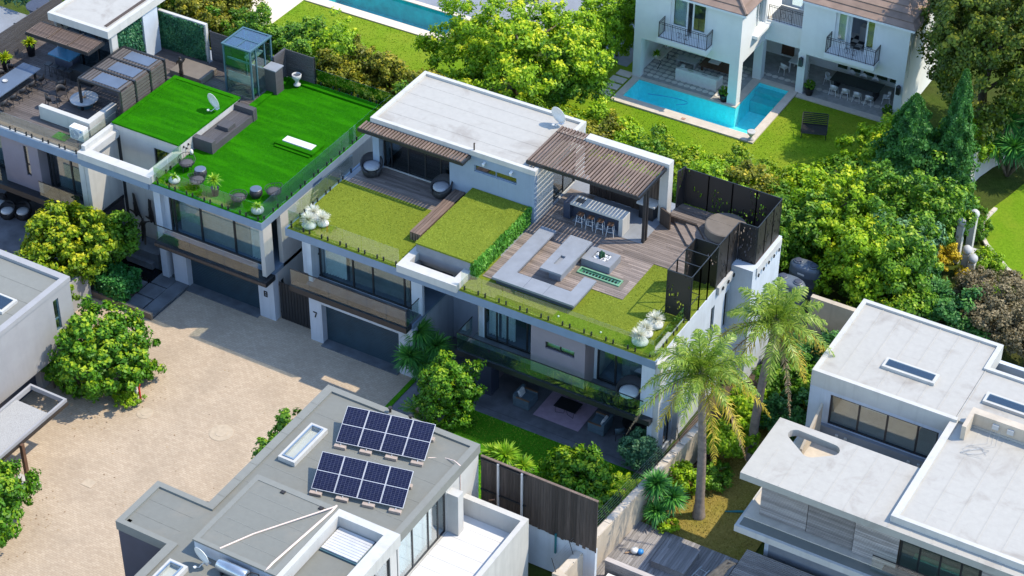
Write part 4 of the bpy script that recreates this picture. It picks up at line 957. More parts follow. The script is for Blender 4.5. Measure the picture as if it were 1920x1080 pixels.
# patio lounge
rug = tag(B('outdoor_rug', 'rug_pink', None, 13.15, 15.75, 0.6, 2.9, 0.056, 0.07), 'pale pink rug on the shaded slate patio', 'rug')
def armchair(name):
    t = thing(name, 'x', 'armchair', group='blue-grey patio armchairs')
    B('base', 'blue_grey_fabric', t, -.5, .5, -.46, .46, .06, .36, .03); B('seat_cushion', 'blue_grey_fabric', t, -.38, .38, -.44, .3, .362, .5, .04)
    B('backrest', 'blue_grey_fabric', t, -.5, .5, .3, .47, .36, .78, .03)
    for s in (-1, 1): B('armrest', 'teak', t, s*.44-.05, s*.44+.05, -.46, .3, .6, .64, .008); B('arm_side', 'blue_grey_fabric', t, s*.45-.04, s*.45+.04, -.45, .3, .361, .598)
    B('pillow', 'white_cushion', t, -.24, .24, .1, .26, .5, .86, .05, rot=(R(-18), 0, 0))
    return t
ac = armchair('patio_armchair')
place(ac, (12.4, 1.15, 0.055), R(90), 'blue-grey patio armchair with white pillow left of the pink rug'); place(ac, (16.6, 1.35, 0.055), R(-90), 'blue-grey patio armchair with white pillow right of the pink rug')
t = thing('patio_sofa', 'long blue-grey patio sofa behind the black coffee table', 'sofa', (14.4, 3.15, 0.055))
B('base', 'blue_grey_fabric', t, -1.6, 1.6, -.48, .48, .05, .34, .03); B('backrest', 'blue_grey_fabric', t, -1.6, 1.6, .3, .5, .34, .8, .04)
for i in range(3): B('seat_cushion', 'blue_grey_fabric', t, -1.5+i*1.0, -.52+i*1.0, -.46, .28, .341, .48, .04)
for s in (-1, 1): B('armrest', 'teak', t, s*1.55-.06, s*1.55+.06, -.46, .3, .55, .6, .01)
for i, x in enumerate((-1.1, 1.15)): B('pillow', 'white_cushion', t, x-.22, x+.22, .05, .2, .49, .88, .05, rot=(R(-15), 0, .15))
t = thing('coffee_table', 'low black slatted coffee table with bent wire legs on the pink rug', 'table', (14.55, 1.75, 0.071))
B('top', 'dark_metal', t, -.62, .62, -.42, .42, .36, .4)
for s in (-1, 1):
    mb = MB(); mb.path([(-.55, s*.38, .36), (-.5, s*.42, 0.012), (-.1, s*.3, 0.012), (0, s*.3, .36)], .012, 5); mb.path([(.55, s*.38, .36), (.5, s*.42, 0.012), (.12, s*.3, 0.012), (.05, s*.3, .36)], .012, 5); mb.build('leg_frame', 'dark_metal', t)
t = thing('patio_table', 'round black table in the dark right corner of the patio', 'table', (18.3, 2.0, 0.055))
mb = MB(); mb.lathe([(.3, 0), (.3, .03), (.06, .06), (.06, .68)], (0, 0, 0), 20); mb.build('pedestal', 'dark_metal', t); mb = MB(); mb.lathe([(.72, .69), (.72, .73)], (0, 0, 0), 30); mb.build('top', 'dark_metal', t)
def shell_chair(name, mat, leg, cat='chair', group=None, s=1.0):
    """simple armchair: bucket seat with curved back on four legs"""
    t = thing(name, 'x', cat, group=group)
    B('seat', mat, t, -.23*s, .23*s, -.22*s, .22*s, .42*s, .455*s, .012)
    n = 12; v = []; f = []
    for k in range(n+1):
        a = R(-80)+R(160)*k/n; h = .8-.16*abs(a/R(80))**2
        for rr, zz in ((.235, .455), (.26, h), (.235, h), (.215, .455)): v.append((math.sin(a)*rr*s, math.cos(a)*rr*s, zz*s))
    for k in range(n):
        for q in range(4): f.append((k*4+q, k*4+4+q, k*4+4+(q+1) % 4, k*4+(q+1) % 4))
    f += [(3, 2, 1, 0), tuple(n*4+i for i in range(4))]
    mk('backrest', v, f, mat, t, origin=(0, 0, 0), smooth=True)
    for sx in (-1, 1):
        for sy in (-1, 1):
            mb = MB(); mb.bar((sx*.19*s, sy*.18*s, .43*s), (sx*.24*s, sy*.24*s, 0), .018*s, 5); mb.build('leg', leg, t)
    return t
pc = shell_chair('patio_chair', 'blue_grey_fabric', 'dark_metal', group='chairs at the dark patio table')
place(pc, (17.75, 1.25, 0.055), R(215), 'grey shell chair in front of the round black patio table'); place(pc, (19.1, 1.5, 0.055), R(120), 'grey shell chair right of the round black patio table')

# ------------------------------------------------------------------ house 8 (left): vivid turf roof, dark roof terrace
H8 = thing('modern_house', 'two-storey house numbered 8 with vivid green turf roof and dark timber roof terrace', 'house', (-13, 5.0, 0), world=True)
Z8 = 6.77
wall_y('garage_wall', 'pale_wall', H8, -9.2, -2.5, 0.3, 0.75, 0.0, 2.95, holes=[(-8.3, -3.5, 0.0, 2.7)])
ribbed(H8, 'garage_steel', -8.3, -3.5, 0.72, 0.02, 2.7)
B('door_sill', 'slate', H8, -8.3, -3.5, 0.02, 0.7, 0.003, 0.05)
digit(H8, '8', -3.14, 0.296, 1.46, 0.36)
wall_x('side_wall', 'white_wall', H8, -2.75, -2.5, 0.75, 12.4, 0.0, 2.95, holes=[(1.0, 1.3, 0.5, 2.3)]); glazing(H8, 'y', 1.0, 1.3, -2.6, 0.5, 2.3, (), 'dark_glass')
wall_x('side_wall', 'white_wall', H8, -2.75, -2.5, 1.35, 12.4, 2.95, 6.3)
wall_x('side_pier', 'white_wall', H8, -2.75, -2.5, -0.2, 0.55, 3.25, 6.3)
wall_y('window_wall', 'pale_wall', H8, -9.9, -2.75, 0.6, 0.8, 3.0, 6.3, holes=[(-9.3, -2.95, 3.2, 6.2)])
glazing(H8, 'x', -9.3, -2.95, 0.68, 3.2, 6.2, (-9.0, -7.25, -5.05), 'window_glass', t=0.11, transom=None)
curtain(H8, 'x', -8.9, -4.3, 1.0, 3.22, 6.2, 'curtain_grey', 0.11, 0.03); curtain(H8, 'x', -4.2, -3.0, 0.98, 3.22, 6.2, 'curtain_white', 0.18)
B('floor_slab', 'fascia_grey', H8, -9.7, -2.5, 0.3, 12.3, 2.951, 3.19)
B('balcony_slab', 'dark_metal', H8, -9.6, -2.3, -0.55, 0.298, 2.86, 3.15); B('balcony_edge', 'cladding_dark', H8, -9.6, -2.3, -0.6, -0.552, 2.95, 3.1)
balustrade(H8, 'x', -9.5, -2.8, -0.45, 3.15, 1.1, 1.15, spig=False, rail=True, gmat='balcony_glass', name='balcony_glass')
B('interior_wall', 'dark_interior', H8, -9.6, -2.8, 2.9, 3.1, 3.2, 6.2)
B('pier', 'pale_wall', H8, -10.05, -9.62, 0.3, 2.4, 0.0, 6.3)
B('roof_slab', 'concrete_grey', H8, -9.7, -2.6, -0.1, 12.4, 6.3, 6.7)
vox('fascia', 'fascia_grey', H8, [-9.75, -2.62, -2.5], [-0.28, -0.1, 12.45], [6.3, 6.76], lambda x, y, z: y < -0.1 or x > -2.62)
lawn_part('roof_lawn', 'turf_vivid', rect(-9.6, -2.52, -0.24, 12.4), Z8, H8)
balustrade(H8, 'x', -9.45, -2.6, -0.14, Z8, 1.05, 1.15); balustrade(H8, 'y', -0.1, 12.2, -2.58, Z8, 1.05, 1.2); balustrade(H8, 'x', -8.8, -2.6, 12.3, Z8, 1.05, 1.2, gmat='dark_glass')
balustrade(H8, 'y', -0.1, 2.3, -9.5, Z8, 1.05, 1.15)
B('turf_step', 'turf_vivid', H8, -9.6, -9.2, 8.2, 12.0, Z8, Z8+0.12); B('turf_step', 'turf_vivid', H8, -8.8, -2.7, 11.75, 12.2, Z8, Z8+0.12)
# entrance: tall white wall with dark strip, left wing flank, raised turf block and white frame
wall_y('entrance_wall', 'white_wall', H8, -14.1, -9.75, 2.4, 2.62, 0.0, 7.55, holes=[(-11.5, -10.3, 5.2, 6.88), (-14.05, -13.8, 0.0, 6.9)])
B('dark_strip', 'dark_metal', H8, -14.05, -13.8, 2.42, 2.5, 0.0, 6.9); glazing(H8, 'x', -11.5, -10.3, 2.52, 5.2, 6.88, (), 'dark_glass')
wall_x('flank_wall', 'white_wall', H8, -14.35, -14.1, -0.1, 7.9, 2.9, 7.5); B('flank_slab', 'dark_metal', H8, -14.36, -14.05, -0.15, 2.38, 2.7, 2.9)
wall_x('raised_side_wall', 'white_wall', H8, -9.95, -9.75, 2.62, 7.9, 6.6, 7.55); wall_y('raised_back_wall', 'white_wall', H8, -14.1, -9.75, 7.7, 7.9, 6.6, 7.5)
B('raised_block', 'concrete_grey', H8, -14.1, -9.96, 2.63, 7.69, 7.2, 7.5)
lawn_part('raised_lawn', 'turf_vivid', rect(-14.22, -9.74, 2.38, 7.95), 7.62, H8, 0.07); ring('turf_rim', 'turf_vivid', H8, -14.24, -9.72, 2.36, 7.97, 7.56, 7.66, 0.28)
vox('entrance_frame', 'white_wall', H8, [-14.42, -13.85, -10.05, -9.55], [-0.42, 0.15, 2.39], [6.8, 7.22], lambda x, y, z: y < 0.15 or x < -13.85 or x > -10.05)
B('fascia_beam', 'fascia_grey', H8, -14.3, -9.76, -0.36, 0.0, 6.35, 6.79)
# left wing
wall_y('mauve_wall_panel', 'mauve_wall', H8, -20.35, -17.9, 0.0, 0.2, 2.95, 6.3, holes=[(-18.75, -18.42, 4.0, 5.95)]); glazing(H8, 'x', -18.75, -18.42, 0.1, 4.0, 5.95, (), 'window_glass', transom=4.7)
B('blind', 'curtain_white', H8, -18.8, -18.4, 0.25, 0.3, 3.9, 6.0); wall_x('mauve_return', 'mauve_wall', H8, -17.9, -17.7, 0.0, 0.8, 2.95, 6.3)
glazing(H8, 'x', -17.7, -14.75, 0.7, 3.2, 6.25, (-17.4, -16.05), 'window_glass', t=0.1); curtain(H8, 'x', -17.3, -14.8, 1.0, 3.2, 6.2, 'blind_grey', 0.12)
B('white_fin', 'white_wall', H8, -14.72, -14.36, -0.12, 0.8, 2.9, 6.34)
glazing(H8, 'x', -24.0, -20.4, 0.9, 3.2, 6.25, (-22.2,), 'window_glass', t=0.1); curtain(H8, 'x', -23.9, -20.5, 1.3, 3.2, 6.2, 'blind_grey', 0.12)
B('floor_slab', 'dark_metal', H8, -26.0, -14.37, -0.5, 10.0, 2.75, 3.1); B('interior_wall', 'dark_interior', H8, -25.9, -14.6, 3.0, 3.2, 3.1, 6.3)
balustrade(H8, 'x', -17.65, -14.75, -0.35, 3.1, 1.05, 1.4, spig=False, rail=True, gmat='green_glass', name='balcony_glass'); balustrade(H8, 'x', -24.0, -20.4, -0.35, 3.1, 1.05, 1.4, spig=False, rail=True, gmat='green_glass', name='balcony_glass')
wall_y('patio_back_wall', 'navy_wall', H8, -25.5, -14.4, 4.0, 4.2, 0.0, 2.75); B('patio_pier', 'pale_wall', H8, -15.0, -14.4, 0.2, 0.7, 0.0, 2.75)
B('roof_slab', 'concrete_grey', H8, -26.0, -14.2, -0.05, 12.4, 6.3, 6.7); B('fascia', 'fascia_grey', H8, -26.0, -14.4, -0.25, -0.052, 6.3, 6.78); B('roof_slab', 'concrete_grey', H8, -14.2, -9.7, 7.9, 12.4, 6.3, 6.7)
boards(H8, 'deck_dark', -25.9, -14.36, 0.0, 11.2, 6.74, 'x', 0.145); boards(H8, 'deck_dark', -14.3, -9.62, 7.98, 12.2, 6.74, 'x', 0.145)
B('deck_kerb', 'concrete_light', H8, -25.9, -14.5, -0.2, -0.01, 6.701, 6.79)
balustrade(H8, 'x', -25.0, -14.6, -0.08, 6.79, 1.02, 1.17); balustrade(H8, 'y', 0.0, 3.4, -14.6, 6.79, 1.02, 1.15)
# parapet seat wall, roof pavilion, louvred canopies, green walls
vox('parapet_seat', 'white_wall', H8, [-18.75, -15.55, -15.2], [1.65, 1.95, 4.0], [6.775, 7.6], lambda x, y, z: y < 1.95 or x > -15.55)
B('seat_boards', 'deck_dark', H8, -18.7, -15.56, 1.951, 2.25, 6.78, 7.3)
B('pavilion_roof', 'roof_white', H8, -21.7, -17.5, 6.5, 12.4, 10.0, 10.12); ring('pavilion_parapet', 'white_wall', H8, -21.75, -17.45, 6.45, 12.45, 9.75, 10.22, 0.25)
B('roof_gutter', 'cladding_dark', H8, -18.15, -17.95, 7.0, 11.6, 10.121, 10.15)
for x in (-21.7, -17.75): wall_x('pavilion_wall', 'white_wall', H8, x, x+0.2, 6.8, 7.3, 6.77, 9.75)
glazing(H8, 'x', -21.5, -17.75, 7.2, 6.78, 9.7, (-20.2, -19.0), 'dark_glass'); wall_x('pavilion_wall', 'pale_wall', H8, -17.75, -17.55, 9.6, 10.9, 6.77, 9.75); B('interior_wall', 'dark_interior', H8, -21.5, -17.8, 10.8, 11.0, 6.78, 9.7)
leaf_face('green_wall', 'leaf_wall', H8, 'y', -17.72, 7.4, 9.6, 6.8, 9.7, 1500, 0.13, 11, 0.3)
B('pavilion_inner_wall', 'navy_wall', H8, -17.84, -17.76, 7.3, 9.6, 6.78, 9.74)
pergola_part(H8, -22.2, -17.7, 4.95, 6.4, 9.55, 12, 'slat_brown', 'x', 'dark_metal', 0.5)
for x in (-20.7, -19.2): B('rafter', 'cladding_dark', H8, x, x+0.08, 5.0, 6.4, 9.62, 9.66)
wall_y('green_wall_backing', 'white_wall', H8, -18.6, -14.4, 11.22, 11.42, 6.77, 9.2); leaf_face('green_wall', 'leaf_wall', H8, 'x', 11.2, -18.5, -14.55, 6.8, 9.12, 6500, 0.12, 12, 0.3, -1, 0.1)
# free-standing louvred pergola beside the raised turf
cp = thing('louvre_pergola', 'louvred dark pergola with three blue roof panels beside the raised turf', 'pergola', (-15.9, 5.5, 6.77), world=True)
for yy in (3.5, 4.8, 6.1, 7.4):
    mb = MB(); mb.box(-14.5, -14.38, yy-.06, yy+.06, 6.78, 8.9); mb.box(-17.3, -14.5, yy-.06, yy+.06, 8.78, 8.9); mb.build('portal', 'dark_metal', cp)
mb = MB(); mb.box(-17.36, -17.24, 3.44, 3.56, 6.78, 8.78); mb.build('post', 'dark_metal', cp); mb = MB(); mb.box(-17.36, -17.24, 7.34, 7.46, 6.78, 8.78); mb.build('post', 'dark_metal', cp)
B('edge_beam', 'dark_metal', cp, -17.36, -17.24, 3.56, 7.34, 8.78, 8.88)
for b in range(3):
    y0 = 3.57+b*1.3
    for i in range(13): B('roof_slat', 'louvre_metal', cp, -17.2+i*0.21, -17.06+i*0.21, y0, y0+1.16, 8.8, 8.86)
    B('roof_panel', 'lead_blue', cp, -16.5, -14.75, y0+.12+.05*b, y0+1.04, 8.865, 8.89)
    for i in range(9): B('side_slat', 'cladding_grey' if False else 'louvre_metal', cp, -14.47, -14.42, y0, y0+1.16, 6.9+i*0.21, 7.06+i*0.21)
    B('side_slat_backing', 'cladding_dark', cp, -14.5, -14.48, y0, y0+1.16, 6.85, 8.76)
# lift house
lf = thing('lift_house', 'blue-framed glass lift box at the back of the turf roof', 'lift shaft', (-10.7, 10.2, 6.77), world=True)
lx0, lx1, ly0, ly1, lz = -11.65, -9.75, 9.15, 11.15, 9.85
mb = MB()
for x in (lx0, lx1-.09):
    for y in (ly0, ly1-.09): mb.box(x, x+.09, y, y+.09, 6.77, lz)
mb.box(lx1-.09, lx1, ly0+.5, ly0+.58, 6.77, lz); mb.box(lx1-.09, lx1, ly0+1.3, ly0+1.38, 6.77, lz)
mb.build('frame', 'blue_metal', lf); ring('roof_frame', 'blue_metal', lf, lx0-.04, lx1+.04, ly0-.04, ly1+.04, lz, lz+.08, .1)
B('roof_glass', 'roof_glass', lf, lx0+.05, lx1-.05, ly0+.05, ly1-.05, lz+.02, lz+.05); B('roof_bar', 'blue_metal', lf, lx0+.1, lx1-.1, ly0+.95, ly0+1.0, lz+.051, lz+.075); B('roof_bar', 'blue_metal', lf, lx0+.9, lx0+.95, ly0+.1, ly0+.94, lz+.052, lz+.076)
B('glass_side', 'lift_glass', lf, lx0+.09, lx1-.09, ly0+.03, ly0+.045, 6.8, lz); B('glass_side', 'lift_glass', lf, lx0+.03, lx0+.045, ly0+.09, ly1-.09, 6.8, lz)
B('glass_side', 'lift_glass', lf, lx1-.045, lx1-.03, ly0+.09, ly0+.5, 6.8, lz); B('glass_side', 'lift_glass', lf, lx1-.045, lx1-.03, ly0+.58, ly0+1.3, 6.8, lz); B('glass_side', 'lift_glass', lf, lx1-.045, lx1-.03, ly0+1.38, ly1-.09, 6.8, lz)
B('inner_panel', 'concrete_light', lf, lx0+.1, lx1-.1, ly0+.2, ly0+.24, 7.5, 8.1); B('inner_beam', 'fascia_grey', lf, lx0+.12, lx1-.12, ly0+.2, ly0+.26, 8.9, 9.0)
mb = MB()
for q in range(3): mb.lathe([(.1, 0), (.1, .18)], (lx1-.4, ly0+.45+.35*q, 9.25), 12)
mb.box(lx1-.65, lx1-.15, ly0+.3, ly0+1.4, 9.15, 9.24); mb.build('lift_motor', 'concrete_light', lf)
tag(B('dark_cabinet', 'bench_grey', None, -9.7, -8.95, 10.25, 10.95, Z8, 8.3, 0.01), 'dark timber cabinet with flat lid standing against the lift box', 'cabinet')
B('cabinet_lid', 'concrete_grey', bpy.data.objects['dark_cabinet'], -9.75, -8.9, 10.2, 11.0, 8.3, 8.36)
# fences round the roof terrace: each board its own part
def board_fence(name, label, axis, a0, a1, f, z0, z1, n, mat='bench_grey', post=1.8, pm='dark_metal'):
    t = thing(name, label, 'fence', ((a0+a1)/2, f, z0) if axis == 'x' else (f, (a0+a1)/2, z0), world=True); p = (z1-z0)/n
    for i in range(n):
        if axis == 'x': B('board', mat, t, a0, a1, f-.02, f+.02, z0+i*p, z0+i*p+p*.9)
        else: B('board', mat, t, f-.02, f+.02, a0, a1, z0+i*p, z0+i*p+p*.9)
    k = max(1, int((a1-a0)/post))
    for i in range(k+1):
        c = a0+(a1-a0)*i/k
        if axis == 'x': B('post', pm, t, c-.04, c+.04, f+.025, f+.1, z0, z1)
        else: B('post', pm, t, f-.1, f-.025, c-.04, c+.04, z0, z1)
    return t
board_fence('timber_fence', 'dark horizontal board fence at the left end of the roof terrace', 'y', 0.5, 10.5, -24.4, 6.78, 8.7, 13)
board_fence('timber_fence', 'dark board fence between the green wall and the lift box', 'x', -14.35, -11.7, 11.5, 6.78, 8.7, 12)
board_fence('timber_fence', 'dark board fence behind the timber cabinet and stone urn', 'x', -9.7, -7.7, 12.2, 6.8, 8.6, 12)
mb = MB(); mb.prism([(-9.72, 11.1), (-9.6, 11.1), (-9.6, 12.2), (-9.72, 12.2)], 6.8, 8.6); mb.build('screen_wall', 'bench_grey', H8)
# turf-framed skylight
ring('skylight_rim', 'turf_vivid', H8, -6.2, -3.7, 6.1, 7.25, Z8, 6.93, 0.3); B('skylight_dome', 'tile_pale', H8, -5.9, -4.0, 6.45, 6.95, 6.78, 6.96); B('turf_fold', 'turf_vivid', H8, -6.1, -3.8, 5.92, 6.06, Z8, 6.85)
dish('satellite_dish', 'white satellite dish standing on the raised turf roof', (-10.1, 6.25, 7.62), R(-12), 0.44)
# built-in bench with ottoman
t = thing('roof_lounge_bench', 'dark grey built-in lounge platform with end rests against the raised turf block', 'bench', (-9.1, 5.6, Z8), world=True)
boards(t, 'bench_grey', -9.74, -8.5, 3.95, 7.35, 7.16, 'y', 0.12, name='platform_boards'); B('platform', 'bench_grey', t, -9.74, -8.5, 3.95, 7.35, Z8, 7.155)
B('end_rest', 'bench_grey', t, -9.74, -8.46, 3.6, 3.94, Z8, 7.5); B('end_rest', 'bench_grey', t, -9.74, -8.46, 7.36, 7.7, Z8, 7.5)
tag(B('ottoman', 'bench_grey', None, -9.4, -8.65, 5.3, 6.0, 7.2, 7.42, 0.02), 'square dark ottoman on the lounge platform beside the white wall', 'ottoman')
# garden furniture on the vivid turf
def basket_chair(name):
    t = thing(name, 'x', 'chair', group='dark wire lounge chairs on the vivid turf'); mb = MB(); n = 18
    for k in range(n):
        a = 2*math.pi*k/n; h = .62+.2*max(0, math.cos(a)); mb.path([(math.sin(a)*.3, math.cos(a)*.3, .34), (math.sin(a)*.47, math.cos(a)*.47, h)], .011, 4)
    for rr, zz in ((.3, .34), (.42, .48)): mb.path([(math.sin(2*math.pi*k/24)*rr, math.cos(2*math.pi*k/24)*rr, zz) for k in range(25)], .012, 4)
    mb.path([(math.sin(2*math.pi*k/24)*.47, math.cos(2*math.pi*k/24)*.47, .62+.2*max(0, math.cos(2*math.pi*k/24))) for k in range(25)], .016, 4); mb.build('wire_basket', 'iron', t)
    mb = MB(); mb.lathe([(.3, 0), (.38, .04), (.38, .1), (.2, .13), (.01, .13)], (0, 0, .36), 20); mb.build('cushion', 'bench_grey', t, True)
    for k in range(4):
        a = R(45+90*k); mb = MB(); mb.bar((math.sin(a)*.26, math.cos(a)*.26, .36), (math.sin(a)*.34, math.cos(a)*.34, 0), .014, 5); mb.build('leg', 'iron', t)
    return t
bc = basket_chair('wire_lounge_chair')
for x, y, rz, lab in ((-8.75, 1.75, 40, 'dark wire lounge chair nearest the white wall and bench'), (-7.3, 0.75, 160, 'dark wire lounge chair between the left pebble pot and the tall yucca pot'), (-4.5, 0.55, 200, 'dark wire lounge chair left of the right pebble pot at the glass edge'), (-3.25, 1.95, -70, 'dark wire lounge chair nearest the right-hand glass edge')):
    place(bc, (x, y, Z8), R(rz), lab)
def drum(label, x, y, top):
    t = thing('drum_stool', label, 'stool', (x, y, Z8), group='barrel side stools on the vivid turf')
    mb = MB(); mb.lathe([(.24, 0), (.33, .14), (.35, .26), (.3, .45)], (0, 0, 0), 22); mb.build('barrel', 'black_rattan', t, True); mb = MB(); mb.lathe([(.3, .45), (.31, .48), (.28, .5), (.01, .5)], (0, 0, .002), 22); mb.build('lid', top, t)
drum('blue-topped barrel stool beside the wire chair nearest the white wall', -7.75, 1.6, 'lead_blue'); drum('blue-topped barrel stool between the two right-hand wire chairs', -4.15, 1.6, 'lead_blue')
def pot_plant(name, label, x, y, z, prof, potmat, leafz, r, mat, seed, n=90, cat='potted plant', stem=0.0, width=.03, group=None, low=-.2):
    t = thing(name, label, cat, (x, y, z), group=group, world=True); mb = MB(); mb.lathe(prof, (x, y, z), 18); mb.build('pot', potmat, t, True)
    if stem:
        mb = MB(); mb.bar((x, y, z+prof[-1][1]-.05), (x, y, z+leafz), .035, 6); mb.build('stem', 'bark', t)
    V, tt = rosette(np.array([x, y, z+leafz]), r, n, np.random.default_rng(seed), width, .5, low, .2); quads('leaves', mat, t, V, tt, (x, y, z+leafz)); return t
PEB = [(.16, 0), (.3, .1), (.31, .2), (.22, .32), (.14, .34)]; TALL = [(.16, 0), (.22, .45), (.23, .48), (.2, .49)]
pot_plant('pebble_pot', 'small lime plant in pale pebble pot at the left glass corner of the turf', -8.6, 0.45, Z8, PEB, 'pale_stone', .36, .32, 'leaf_yucca_lime', 41, 50)
pot_plant('pebble_pot', 'small lime plant in round pale pot at the right glass corner of the turf', -3.2, 0.4, Z8, [(a*1.1, b*1.2) for a, b in PEB], 'pale_stone', .42, .34, 'leaf_yucca_lime', 42, 60)
pot_plant('yucca_pot', 'lime yucca in tall black pot between the wire chairs', -6.05, 0.6, Z8, TALL, 'black_pot', .95, .5, 'leaf_yucca_lime', 43, 130, stem=1, low=-.5)
t = thing('white_lantern', 'small white lantern against the white wall near the wire chair', 'lantern', (-9.45, 3.05, Z8), world=True); mb = MB(); mb.lathe([(.08, 0), (.1, .1), (.09, .25), (.03, .33)], (-9.45, 3.05, Z8), 12); mb.build('body', 'plastic_white', t, True)
mb = MB()
for k, (y, z) in enumerate(((2.75, 7.25), (2.95, 7.05), (3.15, 7.2))): mb.box(-9.74, -9.68, y, y+.05, z, z+.12); mb.bar((-9.68, y+.02, z+.1), (-9.6, y+.06, z+.02), .015, 5)
mb.build('wall_taps', 'bronze', H8)
t = thing('stone_urn', 'grey stone urn on the turf in front of the dark fence', 'urn', (-8.5, 11.6, Z8), world=True); mb = MB(); mb.lathe([(.2, 0), (.2, .06), (.1, .12), (.12, .3), (.26, .5), (.28, .68), (.24, .7), (.22, .6)], (-8.5, 11.6, Z8+.12), 20, cap=False); mb.build('bowl', 'concrete_light', t, True)
# roof terrace furniture
t = thing('dining_table', 'long dark blue-grey dining table on the left roof terrace', 'table', (-22.0, 3.2, 6.77), world=True)
B('tabletop', 'lead_blue', t, -22.6, -21.3, 0.9, 4.85, 7.45, 7.52, .01)
for x in (-22.4, -21.6):
    for y in (1.2, 4.5): B('leg', 'dark_metal', t, x, x+.1, y, y+.1, 6.775, 7.449)
mb = MB(); mb.lathe([(.1, 0), (.16, .06), (.15, .08), (.08, .04)], (-22.1, 2.75, 7.521), 14); simple('table_bowl', 'small pale bowl in the middle of the long terrace table', 'bowl', mb, 'concrete_light')
wc = shell_chair('wire_dining_chair', 'iron', 'iron', group='black dining chairs around the long terrace table')
names = ['nearest the front glass', 'second from the front glass', 'third from the front glass', 'fourth from the front glass', 'nearest the bar']
for i in range(5): place(wc, (-20.95, 1.2+i*.78, 6.775), R(-90+random.uniform(-8, 8)), 'black chair on the right of the long terrace table, '+names[i])
for i in range(4): place(wc, (-22.95, 1.9+i*.78, 6.775), R(90+random.uniform(-8, 8)), 'black chair left of the long terrace table, '+names[i+1 if i < 3 else 4])
wl_ = shell_chair('wire_terrace_chair', 'iron', 'iron', group='black wire chairs near the round table', s=1.15)
for x, y, rz, lab in ((-19.5, 4.4, -120, 'black wire chair nearest the dark bar on the terrace'), (-19.0, 2.9, 150, 'black wire chair nearest the white parapet seat'), (-18.9, 3.7, 60, 'black wire chair between the long table and the round table')): place(wl_, (x, y, 6.775), R(rz), lab)
t = thing('round_table', 'large round slatted table with centrepiece under the louvred pergola', 'table', (-17.5, 3.95, 6.77), world=True)
mb = MB(); mb.lathe([(.74, 0), (.78, .05), (.78, .1), (.72, .12), (.01, .121)], (-17.5, 3.95, 7.16), 36); mb.build('tabletop', 'concrete_light', t); mb = MB(); mb.lathe([(.45, 0), (.5, .38)], (-17.5, 3.95, 6.775), 24); mb.build('drum_base', 'blue_metal', t)
mb = MB()
for k in range(16): a = random.uniform(0, 6.28); mb.bar((-17.5, 3.95, 7.29), (-17.5+.22*math.cos(a), 3.95+.22*math.sin(a), 7.29+random.uniform(.05, .3)), .014, 4)
mb.build('driftwood_centrepiece', 'driftwood', t)
t = thing('terrace_bar', 'dark bar with blue glass top under the left louvred canopy', 'bar counter', (-21, 6.2, 6.77), world=True)
B('top', 'blue_top', t, -21.6, -20.0, 5.85, 6.9, 7.82, 7.9); B('base', 'navy_wall', t, -21.4, -20.1, 6.15, 6.8, 6.775, 7.819); B('side_counter', 'dark_metal', t, -19.9, -18.4, 5.6, 6.3, 6.775, 7.6)
bst = thing('terrace_bar_stool', 'x', 'bar stool', group='black stools at the terrace bar'); B('seat', 'dark_metal', bst, -.18, .18, -.18, .18, .68, .73, .01)
for sx in (-1, 1):
    for sy in (-1, 1): mb = MB(); mb.bar((sx*.14, sy*.14, .68), (sx*.2, sy*.2, 0), .015, 4); mb.build('leg', 'iron', bst)
for i, q in enumerate(('left', 'second', 'third', 'right-hand')): place(bst, (-21.3+i*.5, 5.5, 6.775), 0, q+' black bar stool in front of the blue-topped terrace bar')
pot_plant('black_planter', 'yellow-green plant in tall black pot by the left fence, nearer the front', -23.7, 4.6, 6.775, [(.2, 0), (.27, .7), (.28, .74), (.24, .75)], 'black_pot', .85, .5, 'leaf_lime', 51, 120, width=.05)
pot_plant('black_planter', 'yellow-green plant in tall black pot by the left fence, nearer the pavilion', -23.6, 6.6, 6.775, [(.2, 0), (.27, .7), (.28, .74), (.24, .75)], 'black_pot', .85, .5, 'leaf_lime', 52, 120, width=.05)
t = thing('air_conditioner', 'white air conditioning unit behind the terrace glass', 'air conditioner', (-15.6, 1.15, 6.77), world=True)
B('casing', 'plastic_white', t, -16.05, -15.1, 0.95, 1.4, 6.8, 7.55, .02); mb = MB()
for rr in (.1, .18, .26): mb.path([(-15.7+rr*math.cos(2*math.pi*k/20), .94, 7.15+rr*math.sin(2*math.pi*k/20)) for k in range(21)], .012, 4)
mb.build('fan_grille', 'fascia_grey', t); B('badge', 'blue_plastic', t, -15.32, -15.2, .94, .95, 7.36, 7.44)
tag(B('turf_mat', 'turf_vivid', None, -17.0, -16.1, .5, 1.1, 6.79, 6.81), 'small green turf mat beside the white air conditioner', 'mat')

blades('lawn_blades', 'blade_vivid', H8, [(-9.6, -2.5, -0.22, 3.5, 6.77), (-8.4, -2.5, 3.5, 12.4, 6.77), (-14.2, -9.72, 2.4, 7.95, 7.63)], 140, .018, .02, 22)
